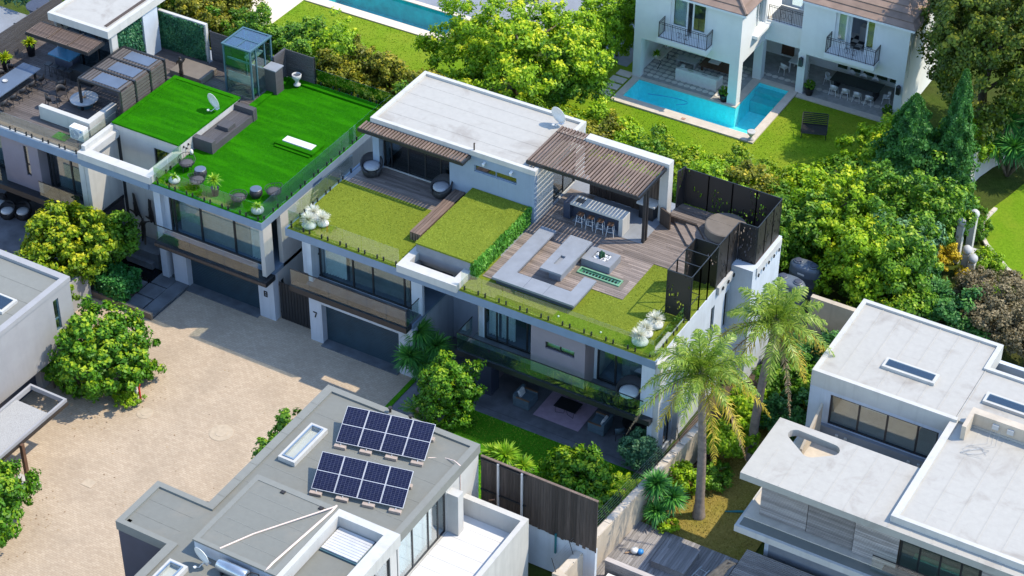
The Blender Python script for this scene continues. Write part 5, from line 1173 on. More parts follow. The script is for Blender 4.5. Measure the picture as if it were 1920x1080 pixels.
# skin layers need an object-mode tool once; the body is then a plain mesh
def figure(name, label, pts, loc, head=.09):
    order = ['pelvis']+[n for n in pts if n != 'pelvis']
    ed = [('pelvis', 'chest'), ('chest', 'neck'), ('neck', 'head'), ('chest', 'el'), ('el', 'hl'), ('chest', 'er'), ('er', 'hr'), ('pelvis', 'kl'), ('kl', 'fl'), ('pelvis', 'kr'), ('kr', 'fr')]
    rad = dict(pelvis=.12, chest=.15, neck=.06, head=head, el=.055, hl=.035, er=.055, hr=.035, kl=.075, fl=.045, kr=.075, fr=.045)
    me = bpy.data.meshes.new(name); me.from_pydata([pts[n] for n in order], [(order.index(a), order.index(b)) for a, b in ed], [])
    o = bpy.data.objects.new(name, me); COL.objects.link(o); o.location = loc; me.materials.append(MATS['bronze']); FR[o.name] = Vector(loc)
    bm = bmesh.new(); bm.from_mesh(me); ly = bm.verts.layers.skin.verify(); bm.verts.ensure_lookup_table()
    for i, n in enumerate(order): bm.verts[i][ly].radius = (rad[n], rad[n]); bm.verts[i][ly].use_root = (i == 0)
    bm.to_mesh(me); bm.free()
    o.modifiers.new('skin', 'SKIN'); s = o.modifiers.new('sub', 'SUBSURF'); s.levels = 1; s.render_levels = 1
    return tag(o, label, 'sculpture', 'bronze figures in the entrance court')
figure('bronze_figure', 'tall dark bronze figure standing on the slate fountain block, arm raised', dict(pelvis=(0, 0, .95), chest=(.02, 0, 1.35), neck=(.02, 0, 1.52), head=(.02, 0, 1.68), el=(-.2, 0, 1.25), hl=(-.22, -.05, 1.0), er=(.25, 0, 1.5), hr=(.5, .1, 1.6), kl=(-.1, 0, .5), fl=(-.16, 0, .04), kr=(.1, -.05, .5), fr=(.2, -.2, .04)), (-12.0, 1.35, 1.0))
figure('bronze_figure', 'upside-down bronze diver fixed high on the white entrance wall, left of the pair', dict(pelvis=(0, 0, 0), chest=(.02, 0, -.42), neck=(.02, -.02, -.58), head=(.0, -.03, -.74), el=(-.25, 0, -.5), hl=(-.5, 0, -.42), er=(.25, 0, -.6), hr=(.4, 0, -.8), kl=(.05, -.05, .4), fl=(-.02, 0, .8), kr=(-.04, 0, .42), fr=(-.1, 0, .82)), (-13.15, 2.22, 2.6))
figure('bronze_figure', 'upside-down bronze diver on the white entrance wall, right of the pair', dict(pelvis=(0, 0, 0), chest=(0, 0, -.42), neck=(0, -.02, -.58), head=(0, -.03, -.74), el=(-.22, 0, -.52), hl=(-.42, 0, -.45), er=(.15, 0, -.62), hr=(.2, 0, -.85), kl=(.05, -.05, .4), fl=(.06, 0, .8), kr=(-.04, 0, .42), fr=(-.04, 0, .84)), (-12.1, 2.22, 2.55))
figure('bronze_figure', 'slim dark statue standing at the back of the roof terrace beside the green wall', dict(pelvis=(0, 0, .85), chest=(0, 0, 1.2), neck=(0, 0, 1.34), head=(0, 0, 1.5), el=(-.2, 0, 1.15), hl=(-.28, 0, .9), er=(.22, 0, 1.25), hr=(.38, 0, 1.5), kl=(-.07, 0, .42), fl=(-.08, 0, .03), kr=(.07, 0, .42), fr=(.08, 0, .03)), (-14.55, 8.9, 6.78))
tag(B('daybed', 'concrete_brown', None, -15.4, -13.2, 8.9, 10.4, 6.78, 7.15, .04), 'brown covered daybed on the roof terrace behind the raised turf', 'daybed')
# entrance court: fountain block, pond, stepping slabs, planter
t = thing('fountain', 'dark slate fountain block over a black pond at house 8 entrance', 'fountain', (-11.8, 0.6, 0), world=True)
B('block', 'slate', t, -13.0, -10.65, .75, 1.9, .05, 1.0, .01); B('ledge', 'slate', t, -12.7, -10.9, .45, .75, .1, .5); B('spill', 'pale_stone', t, -12.2, -11.2, -.25, -.2, .055, .07)
struct(B('pond_water', 'pond_water', None, -13.4, -10.0, -1.3, .74, .01, .05)); struct(B('court_floor', 'slate', None, -14.1, -8.25, -2.9, 2.4, .001, .008))
for i, (a, b, c_, d) in enumerate(((-10.3, -9.15, -1.62, -.58), (-10.25, -9.13, -.5, .45), (-9.1, -8.28, -2.95, .35), (-10.3, -9.2, -2.85, -1.72), (-11.5, -10.4, -1.62, -.6), (-10.2, -9.3, .55, 1.6))):
    tag(B('stepping_slab', 'slate', None, a, b, c_, d, .055, .16+.01*(i % 3), .008), ('square slate slab at the pond, second from the drive', 'slate slab beside the white garage pillar', 'long slate slab along the driveway edge', 'slate slab beside the ivy hedge, nearest the drive', 'slate slab between ivy hedge and pond', 'slate slab behind the garage pillar near the fountain')[i], 'slab', 'slate slabs at the entrance')
t = thing('planter_wall', 'low grey-brown planter wall holding the clipped ivy hedge', 'planter', (-10.9, -2.8, 0), world=True); B('kerb', 'concrete_brown', t, -12.3, -8.25, -3.05, -2.9, 0, .42); B('side', 'concrete_brown', t, -12.3, -12.15, -2.9, -1.0, 0, .42); B('soil', 'soil', t, -12.15, -10.35, -2.9, -1.3, .1, .34)
t = thing('ivy_hedge', 'dark green clipped ivy hedge in the planter at the slate steps', 'hedge', (-11.3, -2.1, .3), world=True); hedge_mass('foliage', t, 'leaf_ivy', -12.2, -10.25, -2.95, -1.25, .3, 1.45, 3600, .12, 61, .1); trunk(t, (-11.3, -2.1, .1), (-11.3, -2.1, 1.2), .06, 5, .5, 3)
# dark dining set under the left wing
t = thing('patio_dining_table', 'round dark table in the shaded patio under the left wing', 'table', (-21.3, 1.6, 0), world=True); mb = MB(); mb.lathe([(.9, .7), (.9, .75)], (-21.3, 1.6, 0), 28); mb.build('top', 'dark_metal', t); mb = MB(); mb.lathe([(.3, 0), (.1, .1), (.1, .69)], (-21.3, 1.6, 0), 16); mb.build('pedestal', 'dark_metal', t)
pt = tub_chair('patio_tub_chair', 'x', 'white_cushion', 1.1)
for i, (x, y, q) in enumerate(((-22.1, .7, 'left'), (-21.2, .4, 'middle'), (-20.4, .8, 'right'))): place(pt, (x, y, .02), R(10), q+' tub chair with white cushion in the shaded patio under the left wing')
struct(B('left_patio_floor', 'patio_slate', None, -30, -14.1, -2.5, 4.0, .001, .016))

# ------------------------------------------------------------------ white villa with pool (upper right)
WV = thing('white_villa', 'large white villa with brown tiled roof, covered patios and iron balconies behind the pool', 'house', (10.5, 38, 0), world=True)
WM = 'cream_white'
wall_y('front_wall', WM, WV, 2.42, 9.6, 32.16, 32.7, 2.95, 6.7, holes=[(4.8, 7.3, 3.95, 6.5)])
B('column', WM, WV, 2.42, 2.95, 32.16, 32.7, 0.1, 2.949); B('column', WM, WV, 8.98, 9.6, 32.16, 32.75, 0.1, 2.949)
wall_x('flank_wall', WM, WV, 9.1, 9.6, 32.7, 36.0, 2.95, 6.7, holes=[(34.2, 35.7, 4.3, 6.5)]); B('column', WM, WV, 9.05, 9.62, 35.75, 36.3, 0.1, 2.949)
B('window_ledge', WM, WV, 9.6, 9.95, 33.9, 35.95, 4.05, 4.25)
glazing(WV, 'y', 34.2, 35.7, 9.4, 4.3, 6.5, (34.95,), 'window_glass', WM)
wall_x('left_wall', WM, WV, 2.42, 2.7, 32.7, 44, 0.1, 6.7)
wall_y('link_wall', WM, WV, 9.6, 12.1, 36.0, 36.3, 2.95, 4.35); wall_y('link_back_wall', WM, WV, 9.6, 12.2, 38.2, 38.4, 4.35, 7.0, holes=[(10.2, 11.8, 4.4, 6.6)])
glazing(WV, 'x', 10.2, 11.8, 38.28, 4.4, 6.6, (11.0,), 'window_glass', WM, name='french_door'); B('terrace_floor', 'stone_coping', WV, 9.6, 12.2, 36.3, 38.2, 4.1, 4.3)
B('column', WM, WV, 12.05, 12.55, 35.62, 36.2, 0.1, 2.949); wall_y('front_wall', WM, WV, 12.1, 18.95, 35.6, 36.1, 2.95, 6.7, holes=[(14.2, 16.85, 3.95, 6.5)])
wall_x('inner_wall', WM, WV, 12.1, 12.4, 36.1, 38.3, 2.95, 6.7); B('column', WM, WV, 18.45, 18.95, 35.62, 36.2, 0.1, 2.949); wall_x('right_wall', WM, WV, 18.7, 18.95, 36.2, 44, 0.1, 6.7)
wall_y('patio_back_wall', WM, WV, 2.7, 18.7, 39.2, 39.4, 0.1, 2.95, holes=[(9.5, 10.4, .2, 2.3), (11.2, 12.0, 1.2, 2.4), (13.2, 18.5, .2, 2.3), (3.6, 8.4, .2, 2.4)])
glazing(WV, 'x', 13.2, 18.5, 39.3, .2, 2.3, (14.1, 15.0, 15.9, 16.8, 17.7), 'dark_glass', WM, t=.16, name='french_doors', transom=1.3); glazing(WV, 'x', 3.6, 8.4, 39.3, .2, 2.4, (5.2, 6.8), 'dark_glass', WM, t=.12, name='french_doors'); glazing(WV, 'x', 11.2, 12.0, 39.3, 1.2, 2.4, (), 'dark_glass', WM, t=.1, transom=1.8)
B('dark_door', 'terracotta_brown', WV, 9.5, 10.4, 39.25, 39.32, .2, 2.3)
B('upper_floor', WM, WV, 2.7, 9.1, 32.7, 44, 2.96, 3.3); B('upper_floor', WM, WV, 9.1, 18.7, 36.3, 44, 2.96, 3.3)
B('interior_wall', 'curtain_grey', WV, 2.8, 9.0, 35.5, 35.7, 3.3, 6.6); B('interior_wall', 'pale_wall', WV, 12.4, 18.6, 39.0, 39.2, 3.3, 6.6)
mb = MB()
for i in range(7):
    for j in range(6):
        if (i+j) % 2 == 0: mb.box(14.1+i*.42, 14.1+i*.42+.42, 36.2+j*.42, 36.2+j*.42+.42, 3.301, 3.315)
o = mb.build('checker_floor', 'floor_checker_black', WV); o['kind'] = 'stuff'
B('bedroom_chest', 'plastic_white', WV, 14.9, 16.3, 38.2, 38.7, 3.31, 4.3)
for nm, x0, x1, y in (('l', 4.8, 7.3, 32.35), ('r', 14.2, 16.85, 35.8)):
    mb = MB(); tt = .1
    for a in (x0, x1-tt): mb.box(a, a+tt, y-.08, y, 3.95, 6.5)
    mb.box(x0+tt, x1-tt, y-.08, y, 6.4, 6.5); fo = mb.build('door_frame', WM, WV)
    leaves_ = ((x0+.1, x0+1.15), (x0+1.45, x1-.1)) if nm == 'l' else ((x0+.1, x0+.75), (x1-.7, x1-.1))
    for a, b in leaves_:
        d = vox('door_leaf', WM, WV, [a, a+.1, b-.1, b], [y-.07, y-.02], [3.97, 4.5, 6.3, 6.4], lambda x, yy, z: not (a+.1 < x < b-.1 and 4.5 < z < 6.3)); B('pane', 'window_glass', d, a+.09, b-.09, y-.05, y-.04, 4.48, 6.32)
    curtain(WV, 'x', x0+.15, x0+.9, y+.25, 3.97, 6.4, 'curtain_white')
def iron_balcony(x0, x1, y0, y1, z, h=1.08):
    o = B('balcony_slab', WM, WV, x0, x1, y0, y1, z-.32, z); 
    def rail(nm, a, b, hor):
        mb = MB(); n = max(3, int(round((Vector(b)-Vector(a)).length/.11)))
        A_, B_ = Vector(a), Vector(b)
        for zz in (.05, h-.12, h): mb.bar(A_+Vector((0, 0, zz)), B_+Vector((0, 0, zz)), .018, 5)
        for i in range(n+1):
            p = A_.lerp(B_, i/n); r = .024 if i % 8 == 0 or i == n else .010; mb.bar(p, p+Vector((0, 0, h)), r, 5)
        if hor:
            m_ = A_.lerp(B_, .5)
            for s in (-1, 1):
                for q in (.16, .3): mb.path([m_+Vector((s*(q+.12*math.cos(t*.55)), 0, h*.48+.2*math.sin(t*.55))) for t in range(12)], .012, 4)
        mb.build('iron_railing', 'iron', o)
    rail('f', (x0+.05, y0+.06, z), (x1-.05, y0+.06, z), True); rail('s', (x0+.05, y0+.08, z), (x0+.05, y1, z), False); rail('s', (x1-.05, y0+.08, z), (x1-.05, y1, z), False)
iron_balcony(4.42, 7.75, 31.3, 32.155, 3.9); iron_balcony(14.0, 17.25, 34.75, 35.595, 3.95)
mb = MB(); A_, B_ = Vector((9.65, 36.1, 4.35)), Vector((12.05, 36.1, 4.35))
for zz in (.05, .9, 1.02): mb.bar(A_+Vector((0, 0, zz)), B_+Vector((0, 0, zz)), .018, 5)
for i in range(23): p = A_.lerp(B_, i/22); mb.bar(p, p+Vector((0, 0, 1.02)), .024 if i % 7 == 0 else .01, 5)
for s in (-1, 1): mb.path([A_.lerp(B_, .5)+Vector((s*(.22+.15*math.cos(t*.55)), 0, .5+.22*math.sin(t*.55))) for t in range(12)], .012, 4)
mb.build('iron_railing', 'iron', WV)
for x, y in ((12.3, 35.58), (18.7, 35.56)):
    mb = MB(); mb.box(x-.12, x+.12, y-.2, y, 2.1, 2.62); mb.lathe([(.16, 0), (.05, .12)], (x, y-.1, 2.62), 8); mb.build('wall_lantern', 'dark_metal', WV)
# tiled roofs: every course its own part
def hip_slope(eave_a, eave_b, ridge_a, ridge_b, n, name='tile_course'):
    ea, eb, ra, rb = map(Vector, (eave_a, eave_b, ridge_a, ridge_b)); nrm = (eb-ea).cross(ra-ea).normalized()
    for i in range(n):
        f0, f1 = i/n, (i+1.12)/n
        p = [ea.lerp(ra, f0)+nrm*.07, eb.lerp(rb, f0)+nrm*.07, eb.lerp(rb, min(f1, 1))+nrm*.01, ea.lerp(ra, min(f1, 1))+nrm*.01]
        lo = [q-nrm*.06 for q in p]; mk(name, [tuple(v) for v in p+lo], [(0, 1, 2, 3), (7, 6, 5, 4), (0, 4, 5, 1), (1, 5, 6, 2), (2, 6, 7, 3), (3, 7, 4, 0)], 'roof_tile', WV)
hip_slope((2.1, 31.85, 6.7), (9.95, 31.85, 6.7), (6.0, 35.6, 8.9), (6.05, 35.6, 8.9), 9)
hip_slope((9.95, 31.85, 6.7), (9.95, 37.4, 6.7), (6.05, 35.6, 8.9), (6.05, 38.0, 8.9), 9)
hip_slope((12.1, 35.3, 6.72), (19.3, 35.3, 6.72), (12.1, 40.5, 9.6), (15.6, 40.5, 9.6), 12); hip_slope((19.3, 35.3, 6.72), (19.3, 46, 6.72), (15.6, 40.5, 9.6), (15.6, 46, 9.6), 10)
mb = MB(); mb.bar((9.95, 31.85, 6.82), (6.05, 35.6, 8.98), .09, 6); mb.build('hip_cap', 'roof_tile', WV); B('roof_core', WM, WV, 2.45, 9.55, 32.2, 44, 6.6, 6.69); B('roof_core', WM, WV, 12.15, 18.9, 35.65, 46, 6.6, 6.71)
B('gutter', WM, WV, 2.1, 9.98, 31.8, 31.88, 6.58, 6.7); B('gutter', WM, WV, 12.1, 19.3, 35.24, 35.32, 6.6, 6.72)
# patio floor with pale discs set in grey
pf_ = struct(vox('villa_patio_floor', 'paving_grey', None, [2.4, 9.15, 12.25, 18.95], [32.3, 35.6, 36.0, 39.2], [0.0, .1], lambda x, y, z: x < 9.15 or y > 36 or (x > 12.25 and y > 35.6)))
mb = MB(); mb.lathe([(.17, 0), (.185, .004), (.17, .012), (.01, .013)], (0, 0, 0), 10); dproto = mb.build('paving_disc', 'cobble_pale', pf_, origin=(0, 0, 0)); dproto.scale = (1.12, .95, 1)
first = True
for i in range(38):
    for j in range(10):
        x = 2.95+i*.43; y = 32.75+j*.43
        if (x > 8.95 and y < 36.3) or (x > 9.0 and y > 38.2): continue
        o = dproto if first else dproto.copy()
        if not first: COL.objects.link(o)
        first = False; o.location = Vector((x, y, .101))-FR[pf_.name]
struct(B('patio_edging', 'stone_coping', None, 12.3, 18.95, 35.15, 35.6, 0.0, .104)); struct(B('patio_edging', 'stone_coping', None, 2.45, 9.64, 32.02, 32.298, 0.0, .106))
# L-shaped pool
pl = thing('swimming_pool', 'turquoise l-shaped swimming pool with pale stone coping in front of the white villa', 'pool', (7.4, 31, 0), world=True)
pw = [3.0, 9.68, 11.72]; 
def in_w(x, y): return (3.0 < x < 11.72 and 29.7 < y < 32.0) or (9.68 < x < 11.72 and 29.7 < y < 35.55)
vox('basin', 'pool_tile', pl, [2.85, 3.0, 9.53, 9.68, 11.72, 11.87], [29.55, 29.7, 32.0, 32.15, 35.55, 35.7], [-1.5, -1.35, .02], lambda x, y, z: (y < 32.15 or x > 9.53) and (z < -1.35 or not in_w(x, y)))
mb = MB(); mb.box(9.69, 11.71, 34.9, 35.54, -1.34, -.25); mb.box(9.69, 11.71, 34.2, 34.9, -1.34, -.55); mb.build('pool_steps', 'pool_step', pl)
mb = MB(); mb.sheet([(3.0, 29.7), (11.72, 29.7), (11.72, 35.55), (9.68, 35.55), (9.68, 32.0), (3.0, 32.0)], -.03); mb.build('water', 'water_surface', pl)
vox('coping', 'stone_coping', pl, [2.55, 3.0, 9.15, 9.68, 11.72, 12.25], [28.95, 29.7, 32.0, 35.55, 36.0], [.021, .12], lambda x, y, z: (y < 32.0 or x > 9.15) and not in_w(x, y))
mb = MB(); mb.path([(4.2+2.6*math.sin(t*.17), 30.3+1.0*math.sin(t*.17+.6), -.02) for t in range(14)], .02, 5); simple('pool_hose', 'pale blue floating hose curving across the pool', 'hose', mb, 'blue_plastic')
tag(B('pool_marker', 'brick_red', None, 7.35, 7.6, 29.1, 29.3, .121, .15), 'small red skimmer lid on the pool coping', 'lid')
def urn(label, x, y, z, s, mat='concrete_light'):
    t = thing('garden_urn', label, 'urn', (x, y, z), world=True); mb = MB(); mb.lathe([(.2*s, 0), (.2*s, .08*s), (.09*s, .15*s), (.1*s, .3*s), (.26*s, .5*s), (.3*s, .66*s), (.24*s, .66*s)], (x, y, z), 16); mb.build('bowl', mat, t, True)
urn('small stone urn at the near corner of the pool coping', 12.0, 29.2, .121, .9)
for i in range(4):
    tag(B('stepping_stone', 'stone_coping', None, 1.35+.05*(i % 2), 2.35, 29.3+i*.85, 29.95+i*.85, .005, .06), ('stone step beside the pool corner, nearest the lawn', 'second stone step left of the pool', 'third stone step left of the pool beside the tall hedge', 'stone step furthest back beside the villa column')[i], 'stepping stone', 'stepping stones left of the pool')
# villa furniture
def sofa_w(label, x0, x1, y0, y1):
    t = thing('white_sofa', label, 'sofa', ((x0+x1)/2, y0, .1), world=True); B('base', 'white_cushion', t, x0, x1, y0+.2, y1, .1, .5, .03); B('backrest', 'white_cushion', t, x0, x1, y0, y0+.2, .1, .9, .04)
    for x in (x0, x1-.18): B('armrest', 'white_cushion', t, x, x+.18, y0+.2, y1, .5, .7, .03)
    for i in range(5): B('pillow', ('white_cushion', 'sage_cushion', 'white_cushion', 'grey_cushion', 'white_cushion')[i], t, x0+.25+i*.48, x0+.65+i*.48, y0+.25, y0+.4, .5, .9, .05, rot=(R(15), 0, R(random.uniform(-15, 15))))
sofa_w('long white sofa with scatter pillows on the patio behind the pool', 4.95, 7.8, 33.1, 34.1)
t = thing('patio_coffee_table', 'dark brown wooden coffee table with a tray behind the white sofa', 'table', (6.9, 35.5, .1)); B('top', 'terracotta_brown', t, -1.1, 1.1, -.7, .7, .38, .46)
for sx in (-1, 1):
    for sy in (-1, 1): B('leg', 'terracotta_brown', t, sx*.95-.06, sx*.95+.06, sy*.55-.06, sy*.55+.06, 0, .379)
tag(B('white_tray', 'plastic_white', None, 6.2, 6.9, 35.3, 35.75, .561, .62), 'white tray of flowers on the brown coffee table', 'tray')
t = thing('side_bench', 'pale slatted bench behind the white sofa on the patio', 'bench', (4.9, 35.0, .1)); B('seat', 'concrete_light', t, -.7, .7, -.35, .35, .4, .45)
for s in (-1, 1): B('leg', 'concrete_light', t, s*.6-.04, s*.6+.04, -.3, .3, 0, .399)
t = thing('console_table', 'pale console table with potted plants under the villa column arch', 'table', (3.45, 34.3, .1)); B('top', 'stone_coping', t, -.3, .3, -.9, .9, .85, .92)
for s in (-1, 1): mb = MB(); mb.path([(0, s*.7, .85), (.15, s*.5, .45), (0, s*.7, 0)], .03, 5); mb.build('leg', 'iron', t)
pot_plant('console_plant', 'leafy plant in white pot on the villa console table', 3.45, 34.9, 1.02, [(.12, 0), (.2, .25), (.2, .28)], 'plastic_white', .3, .42, 'leaf_green', 71, 60, width=.05); pot_plant('console_basket', 'hanging plant in pale basket at the front of the console table', 3.4, 33.5, 1.02, [(.16, 0), (.2, .22), (.2, .25)], 'stone_coping', .26, .35, 'leaf_green', 72, 60, width=.04)
t = thing('long_dining_table', 'long black dining table under the right-hand villa patio', 'table', (15.4, 37.45, .1)); B('top', 'dark_metal', t, -1.6, 1.6, -.58, .58, .72, .78)
for sx in (-1, 1): B('leg', 'dark_metal', t, sx*1.3-.08, sx*1.3+.08, -.4, .4, 0, .719)
wch = shell_chair('white_dining_chair', 'plastic_white', 'plastic_white', group='white chairs around the long black table')
for i, q in enumerate(('leftmost', 'second from left', 'third from left', 'rightmost')):
    place(wch, (14.25+i*.78, 36.55, .1), R(180+random.uniform(-6, 6)), q+' white chair on the lawn side of the long black table')
for i, q in enumerate(('left', 'middle', 'right')): place(wch, (14.6+i*.8, 38.35, .1), 0, q+' white chair behind the long black table')
place(wch, (13.5, 37.5, .1), R(90), 'white chair at the left end of the long black table'); place(wch, (17.45, 37.3, .1), R(-75), 'white chair at the right end of the long black table')
t = thing('white_bistro_table', 'small white table under the middle villa arch', 'table', (11.3, 38.0, .1)); B('top', 'plastic_white', t, -.6, .6, -.45, .45, .7, .75)
for sx in (-1, 1):
    for sy in (-1, 1): B('leg', 'plastic_white', t, sx*.5-.03, sx*.5+.03, sy*.38-.03, sy*.38+.03, 0, .699)
wsl = shell_chair('slatted_white_chair', 'plastic_white', 'plastic_white', group='white chairs under the middle arch'); place(wsl, (10.55, 37.3, .1), R(160), 'white chair left of the small table under the middle arch'); place(wsl, (12.0, 37.2, .1), R(200), 'white chair right of the small table beside the column')
for x, y, lab in ((12.95, 35.75, 'round clipped topiary ball in dark pot by the middle villa column'), (18.2, 35.55, 'dark pot with clipped topiary at the right villa column'), (8.7, 32.35, 'clipped topiary ball in teal pot at the pool corner column')):
    t = thing('topiary_pot', lab, 'potted plant', (x, y, .1), group='clipped topiary pots at the villa', world=True); mb = MB(); mb.lathe([(.2, 0), (.3, .45), (.32, .5), (.28, .5)], (x, y, .106), 16); mb.build('pot', 'black_pot', t, True); crown('topiary', 'leaf_green', t, (x, y, .8), (.34, .34, .3), 60, 14, .07, .07, 5, -.6, .02)
t = thing('garden_bench', 'dark iron garden lounger standing on the shaded villa lawn', 'bench', (15.0, 31.8, .012), R(20))
mb = MB()
for i in range(9): mb.box(-.75, .75, -.55+i*.12, -.48+i*.12, .38, .41)
for i in range(7): mb.box(-.75, .75, .45+i*.05, .48+i*.05, .42+i*.1, .49+i*.1)
mb.build('slatted_seat', 'iron', t)
for sx in (-1, 1):
    for y in (-.5, .45): mb = MB(); mb.bar((sx*.7, y, .4), (sx*.75, y, 0), .025, 5); mb.build('leg', 'iron', t)
    mb = MB(); mb.path([(sx*.77, -.5, .4), (sx*.77, -.45, .62), (sx*.77, .3, .66), (sx*.77, .75, 1.05)], .022, 5); mb.build('arm', 'iron', t)
# far garden pool at the top of the picture
pl = thing('swimming_pool', 'deep teal swimming pool with cream coping in the garden at the top of the picture', 'pool', (-15, 31.5, 0), world=True)
vox('basin', 'deep_pool_tile', pl, [-20.45, -20.3, -10.35, -10.2], [30.1, 30.25, 32.85, 33.0], [-1.6, -1.5, .02], lambda x, y, z: z < -1.5 or not (-20.3 < x < -10.35 and 30.25 < y < 32.85)); mb = MB(); mb.sheet(rect(-20.3, -10.35, 30.25, 32.85), -.05); mb.build('water', 'water_surface', pl)
vox('coping', 'cream_paving', pl, [-20.8, -20.3, -10.35, -9.95], [29.5, 30.25, 32.85, 33.2], [.031, .1], lambda x, y, z: not (-20.3 < x < -10.35 and 30.25 < y < 32.85)); B('skimmer_lid', 'concrete_light', pl, -18.6, -17.8, 31.6, 31.75, -.02, .0)
t = thing('lounge_furniture', 'dark covered lounge chair on the grey terrace at the top edge', 'chair', (-7.6, 36.4, .02)); B('seat', 'navy_wall', t, -.6, .6, -.5, .5, .05, .45, .05); B('backrest', 'navy_wall', t, -.6, .6, .35, .6, .45, 1.0, .05)
tag(B('white_terrace_step', 'white_wall', None, -7.4, -6.9, 34.0, 36.0, .02, .5), 'white low wall at the edge of the grey terrace behind the bright tree', 'wall')

# ------------------------------------------------------------------ modern white villa (lower right)
RV = thing('modern_villa', 'modern white villa with stained white flat roofs, timber cladding and a cut-out canopy', 'house', (33, 1.0, 0), world=True)
B('upper_block_roof', 'roof_white', RV, 26.95, 33.75, 2.95, 8.9, 6.95, 7.08); vox('upper_parapet', 'white_wall', RV, [26.8, 27.02, 33.68, 33.92, 46], [2.78, 3.0, 6.95, 7.15, 8.85, 9.08], [6.3, 7.2], lambda x, y, z: (x < 33.92 and (y < 3.0 or y > 8.85 or x < 27.02)) or (x > 33.68 and 6.95 < y < 7.15) or (33.68 < x < 33.92 and y > 7.15))
B('upper_block_roof', 'roof_white', RV, 33.76, 46, 2.95, 6.94, 6.95, 7.07)
for i in range(7): B('roof_seam', 'roof_white', RV, 27.9+i*.98, 27.96+i*.98, 3.02, 8.84, 7.081, 7.1)
wall_y('upper_front_wall', 'pale_wall', RV, 26.8, 33.6, 2.8, 3.05, 3.6, 6.299, holes=[(27.85, 33.2, 4.3, 6.1)]); glazing(RV, 'x', 27.85, 33.2, 2.9, 4.3, 6.1, (29.3, 30.7, 32.2), 'window_glass', t=.09)
B('interior_wall', 'beige_wall', RV, 27.6, 33.4, 5.4, 5.6, 3.7, 6.3); B('interior_light', 'plastic_white', RV, 28.6, 30.4, 4.4, 4.6, 4.6, 4.75); B('interior_floor', 'stone_coping', RV, 27.2, 33.4, 3.1, 5.4, 4.0, 4.1)
wall_x('upper_side_wall', 'pale_wall', RV, 26.8, 27.05, 3.05, 9.05, 0, 6.299); wall_y('upper_back_wall', 'pale_wall', RV, 27.05, 46, 8.8, 9.05, 0, 6.299)
B('sill_wall', 'concrete_grey', RV, 27.5, 33.6, 2.6, 2.79, 3.7, 4.28)
for x in (28.4, 28.85, 32.0, 32.5): B('wall_light', 'concrete_light', RV, x, x+.14, 2.53, 2.599, 3.9, 4.05)
mb = MB(); v = [(27.5, 2.6, 3.9), (27.5, .4, 3.9), (27.5, .4, 4.4), (27.5, 2.6, 5.6), (27.62, 2.6, 3.9), (27.62, .4, 3.9), (27.62, .4, 4.4), (27.62, 2.6, 5.6)]; mb.add(v, [(0, 1, 2, 3), (7, 6, 5, 4), (0, 4, 5, 1), (1, 5, 6, 2), (2, 6, 7, 3), (3, 7, 4, 0)]); mb.build('sloping_fin', 'beige_wall', RV)
B('terrace_floor', 'stone_coping', RV, 26.9, 33.6, -4.4, 2.6, 3.72, 3.78)
# canopy with rounded cut-out
def canopy():
    outer = [(26.72, -4.85), (46, -4.85), (46, -.55), (26.72, -.55)]; hole = []
    for cx, cy, r, a0, a1 in ((27.85, -1.32, .38, 95, 222), (28.85, -1.95, .45, 222, 305), (29.6, -1.42, .40, 305, 455)):
        for k in range(7): a = R(a0+(a1-a0)*k/6); hole.append((cx+r*math.cos(a), cy+r*math.sin(a)))
    hole = hole  # runs anticlockwise round the opening
    bm = bmesh.new(); ed = []
    for loop in (outer, hole):
        vs = [bm.verts.new((x, y, 6.7)) for x, y in loop]; ed += [bm.edges.new((vs[i], vs[(i+1) % len(vs)])) for i in range(len(vs))]
    bmesh.ops.triangle_fill(bm, use_beauty=True, use_dissolve=False, edges=ed)
    for f in list(bm.faces):
        c = f.calc_center_median(); inside = False; j = len(hole)-1
        for i in range(len(hole)):
            (xi, yi), (xj, yj) = hole[i], hole[j]
            if (yi > c.y) != (yj > c.y) and c.x < (xj-xi)*(c.y-yi)/(yj-yi)+xi: inside = not inside
            j = i
        if inside: bm.faces.remove(f)
    for f in bm.faces:
        if f.normal.z < 0: f.normal_flip()
    ex = bmesh.ops.extrude_face_region(bm, geom=bm.faces[:]); bmesh.ops.translate(bm, verts=[e for e in ex['geom'] if isinstance(e, bmesh.types.BMVert)], vec=(0, 0, -.38)); bmesh.ops.recalc_face_normals(bm, faces=bm.faces[:])
    v = [tuple(x.co) for x in bm.verts]; bm.verts.index_update(); f = [tuple(q.index for q in p.verts) for p in bm.faces]; bm.free()
    return mk('canopy', 'x' and v, f, 'roof_white', RV)
canopy()
for i in range(12): B('canopy_seam', 'roof_white', RV, 27.5+i*1.02, 27.56+i*1.02, -4.8, -2.6 if i in (0, 1, 2) else -.6, 6.701, 6.715)
B('main_roof', 'roof_white', RV, 33.75, 46, -4.3, 2.94, 6.702, 6.96); vox('main_parapet', 'white_wall', RV, [33.62, 33.95, 46], [-4.42, -4.2, 2.94], [6.702, 7.06], lambda x, y, z: x < 33.95 or y < -4.2)
for i in range(8): B('roof_seam', 'roof_white', RV, 35.0+i*1.15, 35.06+i*1.15, -4.18, 2.9, 6.961, 6.975)
vox('plant_upstand', 'beige_wall', RV, [34.4, 34.6, 46], [1.9, 3.0, 3.4], [6.965, 7.75], lambda x, y, z: y > 3.0 or (x < 34.6)); mb = MB(); rr = random.Random(5)
